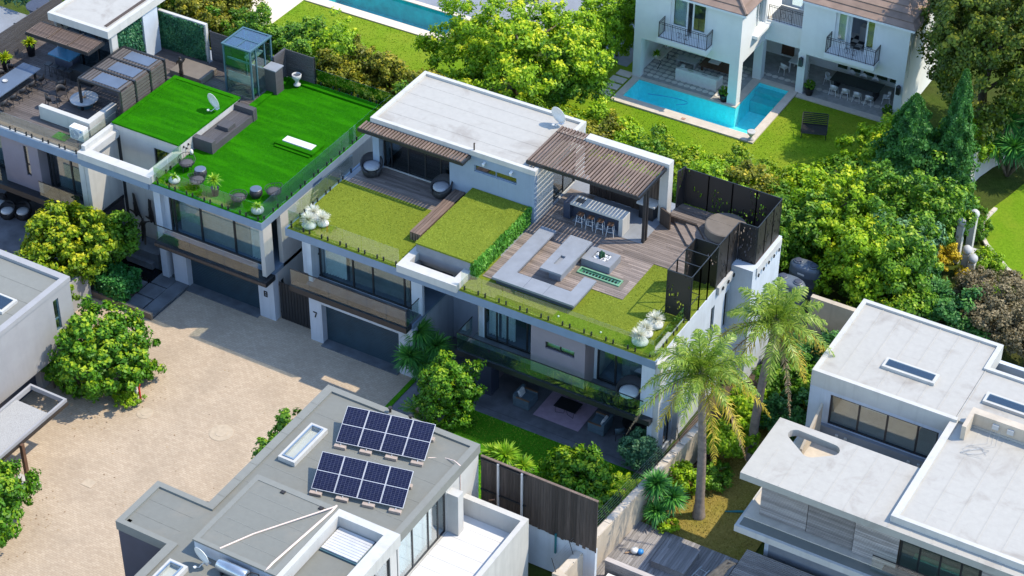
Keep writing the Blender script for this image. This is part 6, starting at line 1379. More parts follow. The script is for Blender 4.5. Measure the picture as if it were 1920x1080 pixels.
for k in range(3): mb.path([(35.2+rr.uniform(-.5, .6), 1.6+rr.uniform(-.5, .5), 6.98)]+[(35.3+.55*math.cos(t*1.1+k), 1.4+.4*math.sin(t*1.1+k*2), 6.985+.03*rr.random()) for t in range(9)]+[(35.6+.2*k, 2.2, 7.0), (35.5+.2*k, 2.8, 7.05), (35.5+.2*k, 2.97, 7.3)], .007, 4)
simple('loose_cables', 'tangle of white cables lying on the white roof by the upstand', 'cable', mb, 'concrete_light')
for x in (35.5, 36.2): B('wall_box', 'concrete_light', RV, x, x+.3, 2.9, 2.999, 7.3, 7.55)
def skylight(parent, x0, x1, y0, y1, z): ring('skylight_kerb', 'white_wall', parent, x0, x1, y0, y1, z, z+.16, .16); B('skylight_pane', 'dark_glass', parent, x0+.14, x1-.14, y0+.14, y1-.14, z+.17, z+.19); B('skylight_well', 'navy_wall', parent, x0+.16, x1-.16, y0+.16, y1-.16, z, z+.08)
skylight(RV, 29.5, 32.1, 4.65, 5.4, 7.081); skylight(RV, 34.45, 37.4, 4.65, 5.4, 7.071)
# timber-slatted front below the canopy: three panels of fine slats
for i, (x0, x1) in enumerate(((27.5, 29.75), (29.78, 32.0), (32.05, 34.1))):
    yy = -4.0-(.12 if i == 2 else 0); B('cladding_backing', 'cladding_dark', RV, x0, x1, yy+.05, yy+.25, 3.79, 6.31); mb = MB()
    for k in range(34): z = 3.82+k*.073; mb.box(x0, x1, yy, yy+.049, z, z+.05, random.uniform(.05, .95))
    o = mb.build('slatted_panel', 'cladding_grey', RV, tint=True); o['kind'] = 'stuff'
glazing(RV, 'x', 34.15, 37.8, -4.0, 3.8, 6.31, (35.05, 36.0, 36.95), 'green_glass', t=.09); B('interior_wall', 'floor_interior', RV, 34.1, 37.8, -1.6, -1.4, 3.8, 6.3)
for k in range(4): B('stair_tread', 'green_glow_tile', RV, 34.6, 36.8, -3.3+k*.4, -3.0+k*.4, 4.0+k*.45, 4.08+k*.45)
mb = MB()
for k in range(30): z = 3.82+k*.083; mb.box(37.85, 46, -4.05, -4.0, z, z+.055, random.uniform(.05, .95))
o = mb.build('slatted_panel', 'cladding_grey', RV, tint=True); o['kind'] = 'stuff'
vox('lower_slab', 'white_wall', RV, [26.78, 46], [-5.1, -1.6, 2.5], [3.36, 3.71], lambda x, y, z: True); B('lower_slab_felt', 'roof_felt', RV, 26.95, 46, -4.95, -1.0, 3.711, 3.722)
balustrade(RV, 'x', 33.2, 38, -4.75, 3.72, 1.0, 1.3, spig=False, rail=True, name='balcony_glass')
wall_y('ground_wall', 'concrete_grey', RV, 27.6, 46, -2.6, -2.4, 0, 3.36); wall_x('ground_side_wall', 'pale_wall', RV, 27.4, 27.6, -2.6, 9, 0, 3.36)
mb = MB()
for k in range(60): y = -9.5+k*.108; mb.box(26.75, 40, y, y+.07, .36, .44, random.uniform(.05, .95))
o = mb.build('terrace_slats', 'cladding_grey', RV, tint=True); o['kind'] = 'stuff'; B('terrace_base', 'cladding_dark', RV, 26.8, 40, -9.5, -3.0, .02, .355)
mb = MB(); mb.path([(24.6, -.9, .06), (25.1, -.6, .06), (25.6, -.35, .08)], [.03, .06, .05], 6); mb.path([(25.6, -.35, .06), (25.9, -.1, .06), (25.7, .4, .06), (26.2, .7, .06), (26.7, .4, .06)], .03, 6); simple('garden_hose', 'teal garden hose lying on the shaded dry lawn', 'hose', mb, 'teal_hose')

# ------------------------------------------------------------------ house with solar panels (bottom centre)
SB = thing('solar_house', 'white house with grey felt flat roof carrying two rows of solar panels', 'house', (11, -14, 0), world=True)
Zs = 6.2
vox('main_roof', 'roof_felt', SB, [4.6, 7.4, 7.5, 15.5], [-30, -20.9, -18.05, -8.8], [5.8, Zs], lambda x, y, z: x > 7.45 or (x < 7.5 and -20.9 < y < -18.05) or (x > 7.4))
vox('felt_parapet', 'roof_felt_pale', SB, [4.55, 4.85, 7.33, 7.75, 15.3, 15.62], [-30, -21.0, -20.75, -18.3, -18.03, -9.05, -8.72], [5.8, 6.3], lambda x, y, z: (y > -9.05 and x > 7.33) or (7.33 < x < 7.75 and (y > -18.3 or y < -20.75)) or (x > 15.3) or (x < 7.33 and -21.0 < y < -18.03 and (x < 4.85 or y > -18.3 or y < -20.75)) or (7.33 < x < 7.75 and -20.75 < y < -18.3 and False))
for i in range(5): B('felt_seam', 'roof_felt_pale', SB, 7.8, 15.25, -10.6-i*1.35, -10.57-i*1.35, Zs+.001, Zs+.008)
for i in range(2): B('felt_seam', 'roof_felt', SB, 4.9, 7.3, -19.1-i*.95, -19.07-i*.95, Zs+.001, Zs+.008)
for i in range(7): B('coping_joint', 'roof_felt', SB, 7.34, 7.74, -10.2-i*1.2, -10.17-i*1.2, 6.301, 6.306)
wall_y('box_front_wall', 'navy_wall', SB, 4.6, 7.4, -20.95, -20.75, 0, 5.799); wall_x('left_wall', 'navy_wall', SB, 4.6, 4.8, -20.75, -18.1, 0, 5.799); wall_x('left_wall', 'white_wall', SB, 7.4, 7.6, -18.05, -8.8, 0, 5.799); B('window_canopy', 'navy_wall', SB, 6.9, 7.39, -17.2, -15.0, 4.9, 5.15); wall_x('left_wall', 'navy_wall', SB, 7.4, 7.6, -32, -20.95, 0, 5.799)
wall_y('back_wall', 'white_wall', SB, 7.6, 15.55, -8.95, -8.78, 0, 5.799)
wall_x('right_wall', 'white_wall', SB, 15.35, 15.55, -15.6, -8.95, 0, 5.799, holes=[(-15.5, -11.6, 3.2, 5.7)])
glazing(SB, 'y', -15.5, -11.6, 15.45, 3.2, 5.7, (-14.3, -13.0, -12.2), 'window_glass', t=.07, name='sliding_door'); curtain(SB, 'y', -15.4, -12.3, 15.2, 3.22, 5.65, 'curtain_white', .14)
B('interior_wall', 'dark_interior', SB, 12.6, 12.8, -15.4, -9.2, 3.2, 5.7); B('right_pier', 'white_wall', SB, 15.56, 16.15, -11.55, -11.1, 3.2, 5.55)
wall_x('right_wall', 'white_wall', SB, 15.35, 15.55, -30, -15.7, 0, 5.799, holes=[(-19.5, -16.2, 3.2, 5.7)]); glazing(SB, 'y', -19.5, -16.2, 15.45, 3.2, 5.7, (-18.4, -17.3), 'window_glass', t=.07)
# raised roof block
B('raised_roof', 'roof_felt', SB, 8.75, 12.6, -20.6, -16.15, 6.85, 6.93) ; vox('raised_rim', 'roof_felt_pale', SB, [8.55, 8.8, 12.55, 12.85], [-20.72, -20.5, -16.3, -16.0], [6.86, 6.955], lambda x, y, z: not (8.8 < x < 12.55 and -20.5 < y < -16.3))
vox('raised_wall', 'pale_wall', SB, [8.6, 8.7, 12.7, 12.8], [-20.68, -20.55, -16.1], [Zs+.001, 6.85], lambda x, y, z: y < -20.55 or x < 8.7)
for i in range(4): B('felt_seam', 'roof_felt_pale', SB, 9.0, 12.4, -17.1-i*.9, -17.07-i*.9, 6.931, 6.938)
# white frame over the glazed stair
vox('white_frame', 'white_wall', SB, [12.86, 13.1, 15.4, 16.0], [-26, -16.4, -16.0], [6.3, 6.93], lambda x, y, z: y > -16.4 or x < 13.1 or x > 15.4)
vox('frame_wall', 'white_wall', SB, [12.86, 12.95, 15.3, 15.5], [-26, -16.2, -16.02], [4.0, 6.299], lambda x, y, z: y > -16.2 or x < 12.95)
t2 = thing('stair_cabin', 'glazed stair cabin with pale louvred metal roof set in the white frame', 'roof cabin', (13.7, -16.9, 4), world=True)
for i in range(9): B('roof_louvre', 'aluminium', t2, 13.16, 14.98, -17.86+i*.158, -17.72+i*.158, 6.3, 6.36)
ring('roof_frame', 'blue_metal', t2, 13.12, 15.02, -17.94, -16.42, 6.16, 6.29, .08)
mb = MB()
for x in (13.13, 14.94):
    for y in (-17.93, -16.5): mb.box(x, x+.07, y, y+.07, 4.0, 6.159)
mb.build('corner_posts', 'blue_metal', t2); B('glass_side', 'lift_glass', t2, 13.21, 14.93, -17.91, -17.89, 4.0, 6.15); B('glass_side', 'lift_glass', t2, 14.96, 14.98, -17.85, -16.51, 4.0, 6.15); B('cabin_floor', 'dark_interior', t2, 13.2, 15.3, -26, -16.3, 3.9, 3.99)
# skylights
def pyramid_light(x0, x1, y0, y1, z):
    k = ring('skylight_kerb', 'white_wall', SB, x0, x1, y0, y1, z, z+.25, .17); ring('skylight_frame', 'fascia_grey', k, x0+.14, x1-.14, y0+.14, y1-.14, z+.25, z+.3, .06)
    vox('skylight_well', 'white_wall', k, [x0+.171, x0+.18, x1-.18, x1-.171], [y0+.171, y0+.18, y1-.18, y1-.171], [z+.02, z+.06, z+.249], lambda x, y, zz: zz < z+.06 or not (x0+.18 < x < x1-.18 and y0+.18 < y < y1-.18)); B('skylight_pane', 'skylight_glass', k, x0+.2, x1-.2, y0+.2, y1-.2, z+.28, z+.29)
pyramid_light(8.3, 9.2, -14.15, -11.5, Zs+.01); pyramid_light(8.1, 9.05, -24.3, -21.75, Zs+.01)
# solar arrays
def solar_row(label, a, b, c_):
    """a: top-left corner, b: top-right corner, c_: bottom-left corner"""
    A_, B_, C_ = map(Vector, (a, b, c_)); e = (B_-A_)/4; d = C_-A_; nrm = d.cross(e).normalized()
    if nrm.z < 0: nrm = -nrm
    t = thing('solar_array', label, 'solar panels', tuple(C_.lerp(C_+e*4, .5).xy)+(Zs,), group='solar arrays on the felt roof', world=True)
    for i in range(4):
        p0 = A_+e*i+e*.008; ew = e*.984; q = [p0, p0+ew, p0+ew+d, p0+d]; base = [v-nrm*.035 for v in q]
        fr = mk('panel_frame', [tuple(v) for v in q+base], [(4, 5, 6, 7), (0, 4, 7, 3), (1, 2, 6, 5), (0, 1, 5, 4), (3, 7, 6, 2), (0, 3, 2, 1)], 'aluminium', t)
        for h in range(2):
            f0, f1 = (.012, .492) if h == 0 else (.508, .988); c4 = [p0+ew*.02+d*f0, p0+ew*.98+d*f0, p0+ew*.98+d*f1, p0+ew*.02+d*f1]
            o = mk('cell_sheet', [tuple(v+nrm*.004) for v in c4], [(3, 2, 1, 0)], 'solar_cells', fr); uv = o.data.uv_layers.new(name='UVMap')
            for li, w_ in zip(range(4), ((0, 0), (1, 0), (1, 1), (0, 1))): uv.data[li].uv = w_
    for i in range(4):
        for f, top in ((1.0, C_), (.0, A_)):
            p = (C_ if f else A_)+e*(.25+i*1.15); ang = math.atan2(e.y, e.x); zt = p.z
            o = B('ballast_block', 'paver_block', t, p.x-.28, p.x+.28, p.y-.2-.0, p.y+.02, Zs+.005, Zs+.15, .01); o.rotation_euler = (0, 0, ang)
            mb = MB(); mb.bar((p.x, p.y-.06, Zs+.15), (p.x, p.y-.02, zt-.04), .025, 5); mb.build('support_leg', 'aluminium', t)
solar_row('back row of four solar panels near the roof edge', (9.55, -10.35, 7.15), (13.7, -9.4, 7.15), (9.98, -12.02, 6.45)); solar_row('front row of four solar panels nearer the white frame', (10.3, -13.5, 7.15), (14.5, -12.55, 7.15), (10.76, -15.12, 6.45))
mb = MB(); mb.path([(14.0, -10.6, 6.2), (14.6, -10.2, 6.16), (15.2, -10.3, 6.34), (15.58, -10.4, 6.3), (15.58, -10.4, 4.0)], .025, 5); mb.build('panel_conduit', 'orange_rope', SB)
mb = MB(); mb.path([(9.9, -20.6, 6.96), (10.6, -19.2, 6.97), (12.75, -16.05, 7.05)], .035, 5); simple('pipe', 'pale orange pipe running diagonally over the raised felt roof', 'pipe', mb, 'orange_rope')
mb = MB(); mb.path([(12.75, -16.0, 7.06), (12.72, -16.4, 7.0), (12.35, -20.2, 6.99), (12.3, -20.72, 6.9)], .05, 5); simple('pipe', 'pale orange pipe running along the rim beside the white frame', 'pipe', mb, 'orange_rope')
dish('satellite_dish', 'grey-white satellite dish in front of the raised felt roof block', (9.45, -21.1, Zs), R(-12), .42)
t = thing('geyser_tank', 'horizontal grey hot water cylinder beside the satellite dish', 'water heater', (10.9, -21.1, Zs)); n = 20
mb = MB(); mb.path([(-.75, 0, .42), (-.7, 0, .42), (.7, 0, .42), (.75, 0, .42)], [.22, .27, .27, .22], 20); mb.build('cylinder', 'steel', t, True)
for s in (-.5, .5): B('stand', 'dark_metal', t, s-.04, s+.04, -.2, .2, 0, .2)
mb = MB(); mb.path([(.75, 0, .42), (.95, 0, .4), (1.0, .2, .3), (1.1, .25, .05)], .04, 6); mb.path([(.75, 0, .5), (.9, .1, .65), (1.2, .2, .6), (1.3, .25, .1)], .03, 6); mb.build('pipework', 'bronze', t)
for x, y in ((10.9, -8.6), (12.0, -8.6)): mb = MB(); mb.lathe([(.06, 0), (.06, .3), (.1, .32), (.1, .38)], (x, y-.3, Zs), 8); mb.build('vent_pipe', 'bronze', SB)
for x, y in ((10.2, -16.4), (12.2, -16.4), (5.0, -20.6)): B('rain_outlet', 'bronze', SB, x-.1, x+.1, y-.08, y+.08, 6.94 if x > 8 else 6.13, 7.0 if x > 8 else 6.2)
# white balcony on the right side
vox('balcony', 'white_wall', SB, [15.56, 18.6, 18.85], [-24, -10.2, -9.9], [0, 3.15, 4.2], lambda x, y, z: (y > -10.2 or x > 18.6) or z < 3.15); 
for i in range(4):
    for j in range(8): B('balcony_tile', 'tile_pale', SB, 15.57+i*.76, 16.325+i*.76, -10.95-j*.76-.75, -10.95-j*.76-.005, 3.151, 3.165)
B('balcony_tile', 'tile_pale', SB, 15.57, 18.6, -10.94, -10.21, 3.151, 3.165)

# ------------------------------------------------------------------ boundary: tall timber fence on a white wall, beige wall with electric wires
FN = thing('timber_boundary_fence', 'tall dark timber plank fence above a white wall beside the solar house', 'fence', (18.5, -8.5, 0), world=True)
wall_y('base_wall', 'pale_wall', FN, 15.6, 21.6, -8.6, -8.4, 0, 2.45)
x = 15.6; k = 0
while x < 21.6:
    wd = random.uniform(.12, .17); B('plank', 'fence_dark', FN, x, min(x+wd, 21.65), -8.63-.0*k, -8.6+random.uniform(-.008, .008), 2.45+random.uniform(-.12, .05), 5.5+random.uniform(-.02, .02)); x += wd+.012; k += 1
for x in (16.5, 17.75): B('steel_post', 'aluminium', FN, x, x+.09, -8.74, -8.66, .5, 5.5)
for z in (3.5, 5.35): B('rail', 'dark_metal', FN, 15.6, 18.0, -8.7, -8.65, z, z+.08)
B('capping', 'slat_brown', FN, 15.6, 21.65, -8.68, -8.56, 5.53, 5.57); B('drain_pipe', 'teal_hose', FN, 19.55, 19.63, -8.72, -8.64, 1.4, 2.6)
mb = MB(); mb.bar((16.1, -8.75, 3.1), (16.5, -8.95, 3.5), .03, 6); mb.build('brace', 'brick_red', FN)
BW = thing('beige_boundary_wall', 'weathered beige boundary wall with electric fence wires', 'wall', (21.2, -4, 0), world=True)
mb = MB(); mb.prism([(20.45, -10.4), (20.85, -10.4), (21.45, -3.0), (21.9, 2.6), (21.5, 2.6), (21.05, -3.0)], 0, 2.0); mb.build('wall', 'beige_wall', BW); mb = MB(); mb.prism([(20.42, -10.5), (20.85, -10.5), (25.5, -12.1), (25.5, -11.8), (20.5, -10.1)], 0, 2.1); mb.build('wall_return', 'beige_wall', BW)
def wpt(t): 
    pts = [(20.5, -10.35), (20.8, -6.6), (21.1, -3.0), (21.55, 2.5)]; s = t*3; i = min(2, int(s)); f = s-i; return (pts[i][0]+(pts[i+1][0]-pts[i][0])*f, pts[i][1]+(pts[i+1][1]-pts[i][1])*f)
for k in range(6):
    mb = MB(); 
    for i in range(8): a, b = wpt(i/8), wpt((i+1)/8); mb.bar((a[0]-.02-k*.03, a[1], 2.1+k*.13), (b[0]-.02-k*.03, b[1], 2.1+k*.13), .006, 3)
    mb.build('electric_wire', 'steel', BW)
for i in range(9): a = wpt(i/8); mb = MB(); mb.bar((a[0]+.06, a[1], 1.98), (a[0]-.2, a[1], 2.85), .018, 5); mb.build('wire_bracket', 'dark_metal', BW)
for i in range(22):
    a = wpt((i+.5)/22); q = random.Random(i); B('coping_brick', 'stone_coping', BW, a[0]+.0, a[0]+.30+.05*q.random(), a[1]-.27, a[1]+.27, 2.001, 2.03+.03*q.random(), rot=(0, 0, R(-4+4*(q.random()-.5))))
# timber deck below the palm with its loose things
DK = thing('garden_deck', 'weathered grey timber deck below the palm tree', 'deck', (23.6, -6, 0), world=True); boards(DK, 'deck_silver', 21.05, 26.6, -11.5, -3.6, .05, 'y', .14, .014, .05)
t = thing('deck_platform', 'raised grey timber box on the garden deck', 'platform', (24.2, -5.3, .1), world=True); boards(t, 'deck_silver', 23.2, 24.95, -6.1, -4.3, .5, 'y', .14); B('box', 'deck_silver', t, 23.24, 24.9, -6.05, -4.35, .1, .499)
t = thing('deck_screen', 'low grey timber screen wall dividing the garden deck', 'wall', (23.2, -7.6, .1), world=True); B('screen', 'deck_silver', t, 21.7, 24.6, -7.75, -7.55, .1, 1.2); B('screen_cap', 'cladding_grey', t, 21.68, 24.62, -7.78, -7.52, 1.201, 1.23)
for i in range(7): B('screen_board', 'deck_silver', t, 21.72, 24.58, -7.8, -7.752, .12+i*.155, .26+i*.155)
tag(B('white_box', 'plastic_white', None, 22.0, 22.9, -8.9, -8.0, .1, .75, .02), 'white box standing against the beige wall behind the timber screen', 'box')
t = thing('ladder', 'grey ladder lying flat on the garden deck', 'ladder', (25.2, -6.2, .11), R(0), world=True)
a, b = Vector((24.95, -8.8, .14)), Vector((25.5, -4.9, .14)); s = Vector((.22, -.03, 0))
for q in (-1, 1): mb = MB(); mb.bar(a+s*q, b+s*q, .035, 4); mb.build('rail', 'steel', t)
for i in range(10): p = a.lerp(b, (i+.5)/10); mb = MB(); mb.bar(p-s, p+s, .022, 5); mb.build('rung', 'steel', t)
mb = MB(); rr = random.Random(2)
for k in range(4): mb.path([(26.3-.15*k, -6.9, .1), (26.35-.1*k, -6.3, .5+.1*k), (26.6, -5.6+.2*k, .9+.12*k), (26.75+.1*k, -5.1, 1.1+.1*k)], [.16, .14, .1, .05], 7)
simple('driftwood', 'gnarled brown driftwood trunk standing on the garden deck', 'driftwood', mb, 'driftwood', True)
t = thing('toy_bundle', 'white and blue bundle lying on the deck by the beige wall', 'bundle', (22.15, -5.6, .11)); mb = MB(); mb.lathe([(.05, 0), (.2, .08), (.2, .2), (.08, .28)], (0, 0, 0), 12); mb.build('white_part', 'plastic_white', t, True); mb = MB(); mb.lathe([(.05, 0), (.16, .08), (.15, .2), (.05, .26)], (.28, .05, 0), 12); mb.build('blue_part', 'blue_plastic', t, True); mb = MB(); mb.bar((-.1, -.1, .05), (-.35, -.3, .03), .04, 6); mb.build('stick', 'driftwood', t)
# back boundary wall and water tanks beside house 7
tag(wall_y('rear_wall', 'beige_wall', None, 22.3, 27.5, 14.1, 14.4, 0, 2.2), 'plain beige wall behind the water tanks and trees', 'wall')
def tank(label, x, y, rz):
    t = thing('water_tank', label, 'water tank', (x, y, 0), rz, group='slimline water tanks'); 
    prof = [(1.0, 0), (1.0, .3), (1.03, .34), (1.03, .42), (1.0, .46), (1.0, .9), (1.03, .94), (1.03, 1.02), (1.0, 1.06), (1.0, 1.5), (1.03, 1.54), (1.03, 1.62), (1.0, 1.66), (1.0, 1.95), (.93, 2.1), (.7, 2.16), (.05, 2.18)]
    mb = MB(); mb.lathe([(r*.92, z) for r, z in prof], (0, 0, 0), 28, True, 1.0, .55); mb.build('body', 'water_tank', t, True)
    for s in (-.45, .45):
        mb = MB(); mb.lathe([(.24, 0), (.26, .03), (.26, .1), (.22, .12)], (s, 0, 2.12), 18); l = mb.build('lid', 'water_tank', t); mb = MB(); mb.lathe([(.2, 0), (.2, .04), (.12, .06), (.01, .06)], (s, 0, 2.242), 16); mb.build('cap', 'navy_wall', l)
    B('label_plate', 'plastic_white', t, -.2, .2, -.53, -.515, 1.72, 1.82)
tank('front grey-blue water tank beside the palm crown', 20.75, 15.0, R(-5)); tank('shaded rear water tank under the trees', 20.9, 16.7, R(-5))

# ------------------------------------------------------------------ grey building with carport (left edge)
LB = thing('grey_building', 'light grey flat-roofed building at the left edge with a narrow window', 'house', (-13, -12, 0), world=True)
wall_x('side_wall', 'light_grey_wall', LB, -9.05, -8.8, -34, -8.1, 2.1, 5.75, holes=[(-9.45, -9.05, 3.42, 5.32)]); glazing(LB, 'y', -9.45, -9.05, -8.9, 3.42, 5.32, (), 'window_glass', 'blue_metal', transom=4.1)
wall_y('back_wall', 'light_grey_wall', LB, -30, -9.05, -8.35, -8.1, 0, 5.75); B('roof', 'roof_felt_pale', LB, -30, -9.0, -34, -8.3, 5.75, 5.85); vox('parapet', 'light_grey_wall', LB, [-30, -9.1, -8.75], [-34, -8.42, -8.05], [5.751, 6.02], lambda x, y, z: x > -9.1 or y > -8.42)
for i in range(6): B('felt_seam', 'roof_felt', LB, -29, -9.15, -9.6-i*1.1, -9.57-i*1.1, 5.851, 5.858)
skylight(LB, -11.6, -9.75, -12.0, -10.85, 5.851); wall_x('lower_wall', 'navy_wall', LB, -10.1, -9.9, -34, -10.4, 0, 2.1); B('column', 'light_grey_wall', LB, -10.15, -9.5, -10.4, -9.8, 0, 2.1); B('soffit', 'light_grey_wall', LB, -10.1, -8.82, -34, -8.36, 2.0, 2.099)
CP = thing('carport', 'grey flat carport roof with gravel top and one dark post', 'carport', (-6.5, -15, 0), world=True)
vox('roof_frame', 'light_grey_wall', CP, [-7.8, -7.68, -5.62, -5.5], [-22, -12.92, -12.8], [2.6, 2.86], lambda x, y, z: x < -7.68 or x > -5.62 or y > -12.92); B('gravel_top', 'gravel', CP, -7.68, -5.62, -22, -14.02, 2.62, 2.76); B('fascia_trim', 'bronze', CP, -5.5, -5.44, -22, -12.8, 2.5, 2.68); B('post', 'terracotta_brown', CP, -5.48, -5.3, -16.4, -16.22, 0, 2.62); B('post', 'terracotta_brown', CP, -7.75, -7.6, -16.6, -16.45, 0, 2.62); struct(B('post_plinth', 'concrete_light', None, -6.3, -5.0, -17.3, -15.9, 0, .03))
GW = thing('garden_wall', 'pale rendered garden wall between the two bushy trees', 'wall', (-12.3, -3.9, 0), world=True); wall_x('wall', 'light_grey_wall', GW, -12.55, -12.25, -6.8, -3.1, 0, 1.9)
t = thing('fire_hydrant_pipe', 'red standpipe on a white post beside the bushy tree', 'standpipe', (-4.75, -8.5, 0), world=True); mb = MB(); mb.path([(-4.7, -8.5, 0), (-4.7, -8.5, 1.05), (-4.78, -8.45, 1.12)], .05, 8); mb.build('pipe', 'red_pipe', t); mb = MB(); mb.lathe([(.09, 0), (.09, .05)], (-4.7, -8.5, .95), 10); mb.build('flange', 'red_pipe', t); B('white_post', 'plastic_white', t, -4.98, -4.86, -8.56, -8.44, 0, 1.05)
# neighbour behind the roof terrace
NB = thing('neighbour_wall', 'grey rendered wall of the neighbour at the top left corner', 'wall', (-31, 10, 0), world=True); B('wall', 'concrete_grey', NB, -36, -26.2, 5.5, 10.5, 0, 6.4)
t = thing('roof_drum', 'dark round drum standing behind the terrace fence', 'drum', (-25.2, 9.4, 6.8), world=True); mb = MB(); mb.lathe([(.55, 0), (.6, .9), (.75, .95), (.75, 1.05), (.01, 1.1)], (-25.2, 9.4, 7.2), 22); mb.build('body', 'navy_wall', t)
# stone posts with ball finials on the right
for i, (x, y, h, q) in enumerate(((27.2, 25.5, 2.1, 'back right'), (27.0, 23.9, 2.5, 'tall left'), (27.7, 23.3, 1.2, 'middle'), (28.15, 23.1, .9, 'front'))):
    t = thing('ball_post', q+' white stone post with grey ball among the shrubs', 'post', (x, y, 0), group='stone posts with ball finials', world=True); B('shaft', 'white_wall', t, x-.19, x+.19, y-.19, y+.19, 0, h, .02); mb = MB(); mb.lathe([(.12*0+.08, 0), (.2, .06), (.27, .18), (.28, .28), (.25, .4), (.14, .52), (.01, .55)], (x, y, h), 18); mb.build('ball_finial', 'concrete_light', t, True)
tag(B('step_block', 'white_wall', None, 27.5, 28.2, 24.4, 25.0, 0, .5), 'low white block between the ball-topped posts', 'block')
mb = MB(); pts = [(24.9, 31.0), (25.0, 32.6), (25.35, 34.0), (25.9, 35.2)]
for i in range(3): (a, b), (c_, d) = pts[i], pts[i+1]; mb.prism([(a, b), (a+.25, b), (c_+.25, d), (c_, d)], 0, 2.4)
simple('curved_wall', 'curved white garden wall with lanterns behind the conifers', 'wall', mb, 'white_wall')

# ------------------------------------------------------------------ trees, shrubs, palms
# forecourt: broad lime-tipped shrubs
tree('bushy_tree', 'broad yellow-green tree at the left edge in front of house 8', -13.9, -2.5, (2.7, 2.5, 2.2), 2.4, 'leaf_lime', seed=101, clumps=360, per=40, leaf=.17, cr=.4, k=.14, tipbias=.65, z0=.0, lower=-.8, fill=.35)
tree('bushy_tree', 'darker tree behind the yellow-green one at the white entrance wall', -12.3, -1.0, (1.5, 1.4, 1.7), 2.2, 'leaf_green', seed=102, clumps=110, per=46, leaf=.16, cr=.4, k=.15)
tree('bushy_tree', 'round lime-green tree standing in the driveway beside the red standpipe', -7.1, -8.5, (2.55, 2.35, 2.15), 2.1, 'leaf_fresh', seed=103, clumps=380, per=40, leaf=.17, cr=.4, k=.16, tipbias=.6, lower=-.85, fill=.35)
tree('small_bush', 'small sprig of lime bush against the grey building wall', -9.1, -10.0, (.75, .7, .7), 1.3, 'leaf_fresh', 'bush', seed=104, clumps=34, per=40, leaf=.14, cr=.3, trunk_r=.05)
tree('ground_cover', 'low bright ground cover at the foot of the red standpipe', -5.2, -9.0, (.9, .7, .3), .25, 'leaf_bright', 'bush', seed=105, clumps=60, per=36, leaf=.08, cr=.18, trunk_r=.03, lower=-.1)
tree('bushy_tree', 'lime-green tree at the bottom left under the carport', -4.9, -19.7, (2.0, 1.9, 1.9), 1.9, 'leaf_fresh', seed=106, clumps=240, per=42, leaf=.17, cr=.42, k=.16, tipbias=.55)
tree('small_bush', 'small bush below the carport frame beside the garden wall', -11.9, -5.6, (.6, .6, .5), 1.9, 'leaf_lime', 'bush', seed=107, clumps=28, per=36, leaf=.13, cr=.25, trunk_r=.04)
tree('bushy_tree', 'yellow-green bush at the far left beside the felt roof corner', -14.6, -5.4, (1.7, 1.3, 1.0), 2.2, 'leaf_lime', 'bush', seed=108, clumps=80, per=42, leaf=.15, cr=.36, trunk_r=.07, tipbias=.5)
tree('small_bush', 'green bush peeping over the solar roof edge, higher one', 6.55, -11.1, (.55, .8, 1.0), 4.9, 'leaf_green', 'bush', seed=109, clumps=40, per=36, leaf=.14, cr=.28, trunk_r=.05)
tree('small_bush', 'green bush peeping over the solar roof edge, lower one', 6.65, -12.7, (.55, .8, 1.0), 4.8, 'leaf_green', 'bush', seed=110, clumps=40, per=36, leaf=.14, cr=.28, trunk_r=.05)
tree('small_bush', 'bush at the foot of the dark blue wall at the bottom edge', 4.1, -21.4, (.6, .7, .6), .7, 'leaf_green', 'bush', seed=111, clumps=36, per=36, leaf=.13, cr=.26, trunk_r=.04)
# house 7 garden
yucca('yucca_clump', 'tall dark green yucca clump at the right garage pillar of house 7', 6.75, .3, [(-.35, .35, 2.7, 1.05), (-.4, -.6, 1.7, .95), (.5, .6, 1.9, 1.05), (.15, -.3, 1.2, .9)], 'leaf_yucca', .0, 121, n=340)
tree('garden_tree', 'tall bright green shrub tree at the corner of the slate path and lawn', 10.0, -2.5, (1.45, 1.35, 2.0), 2.35, 'leaf_fresh', seed=122, clumps=210, per=44, leaf=.13, cr=.33, k=.16, tipbias=.45, lower=-.8)
t = thing('cycad', 'cycad with arching fronds on the slate path below the yucca', 'cycad', (8.35, -2.7, 0), world=True); rg_ = np.random.default_rng(5); mb = MB(); mb.lathe([(.22, 0), (.26, .25), (.2, .5), (.1, .56)], (8.35, -2.7, 0), 12); mb.build('trunk', 'bark', t, True)
for k in range(20):
    P, V = frond(np.array([8.35, -2.7, .55]), k*2.4, R(60-2.2*k), 1.35, rg_, .35, 26, .22, .02); o = quads('frond', 'leaf_yucca_lime' if k % 3 else 'leaf_yucca', t, V, .2+.6*rg_.random(len(V)), (8.35, -2.7, .55)); m2 = MB(); m2.path([tuple(p) for p in P[::5]], .014, 4); m2.build('midrib', 'leaf_yucca_lime', o, origin=(8.35, -2.7, .55))
B('cone', 'driftwood', t, 8.25, 8.5, -2.8, -2.55, .56, .78, .06)
tree('silver_shrub', 'pale silvery shrub in the shadow behind the bright shrub tree', 9.6, -.3, (.45, .45, .55), .8, 'leaf_grey', 'shrub', seed=123, clumps=26, per=30, leaf=.12, cr=.22, trunk_r=.03)
yucca('yucca', 'lime yucca on the lit lawn behind the fence, the largest of three', 13.95, -3.6, [(0, 0, .5, .95)], 'leaf_yucca_lime', .4, 124, n=200); yucca('yucca', 'small lime yucca right of the largest behind the fence', 15.0, -3.6, [(0, 0, .3, .75)], 'leaf_yucca_lime', .4, 125, n=140); yucca('yucca', 'small lime yucca left of the largest behind the fence', 13.2, -3.55, [(0, 0, .35, .7)], 'leaf_yucca_lime', .4, 126, n=120)
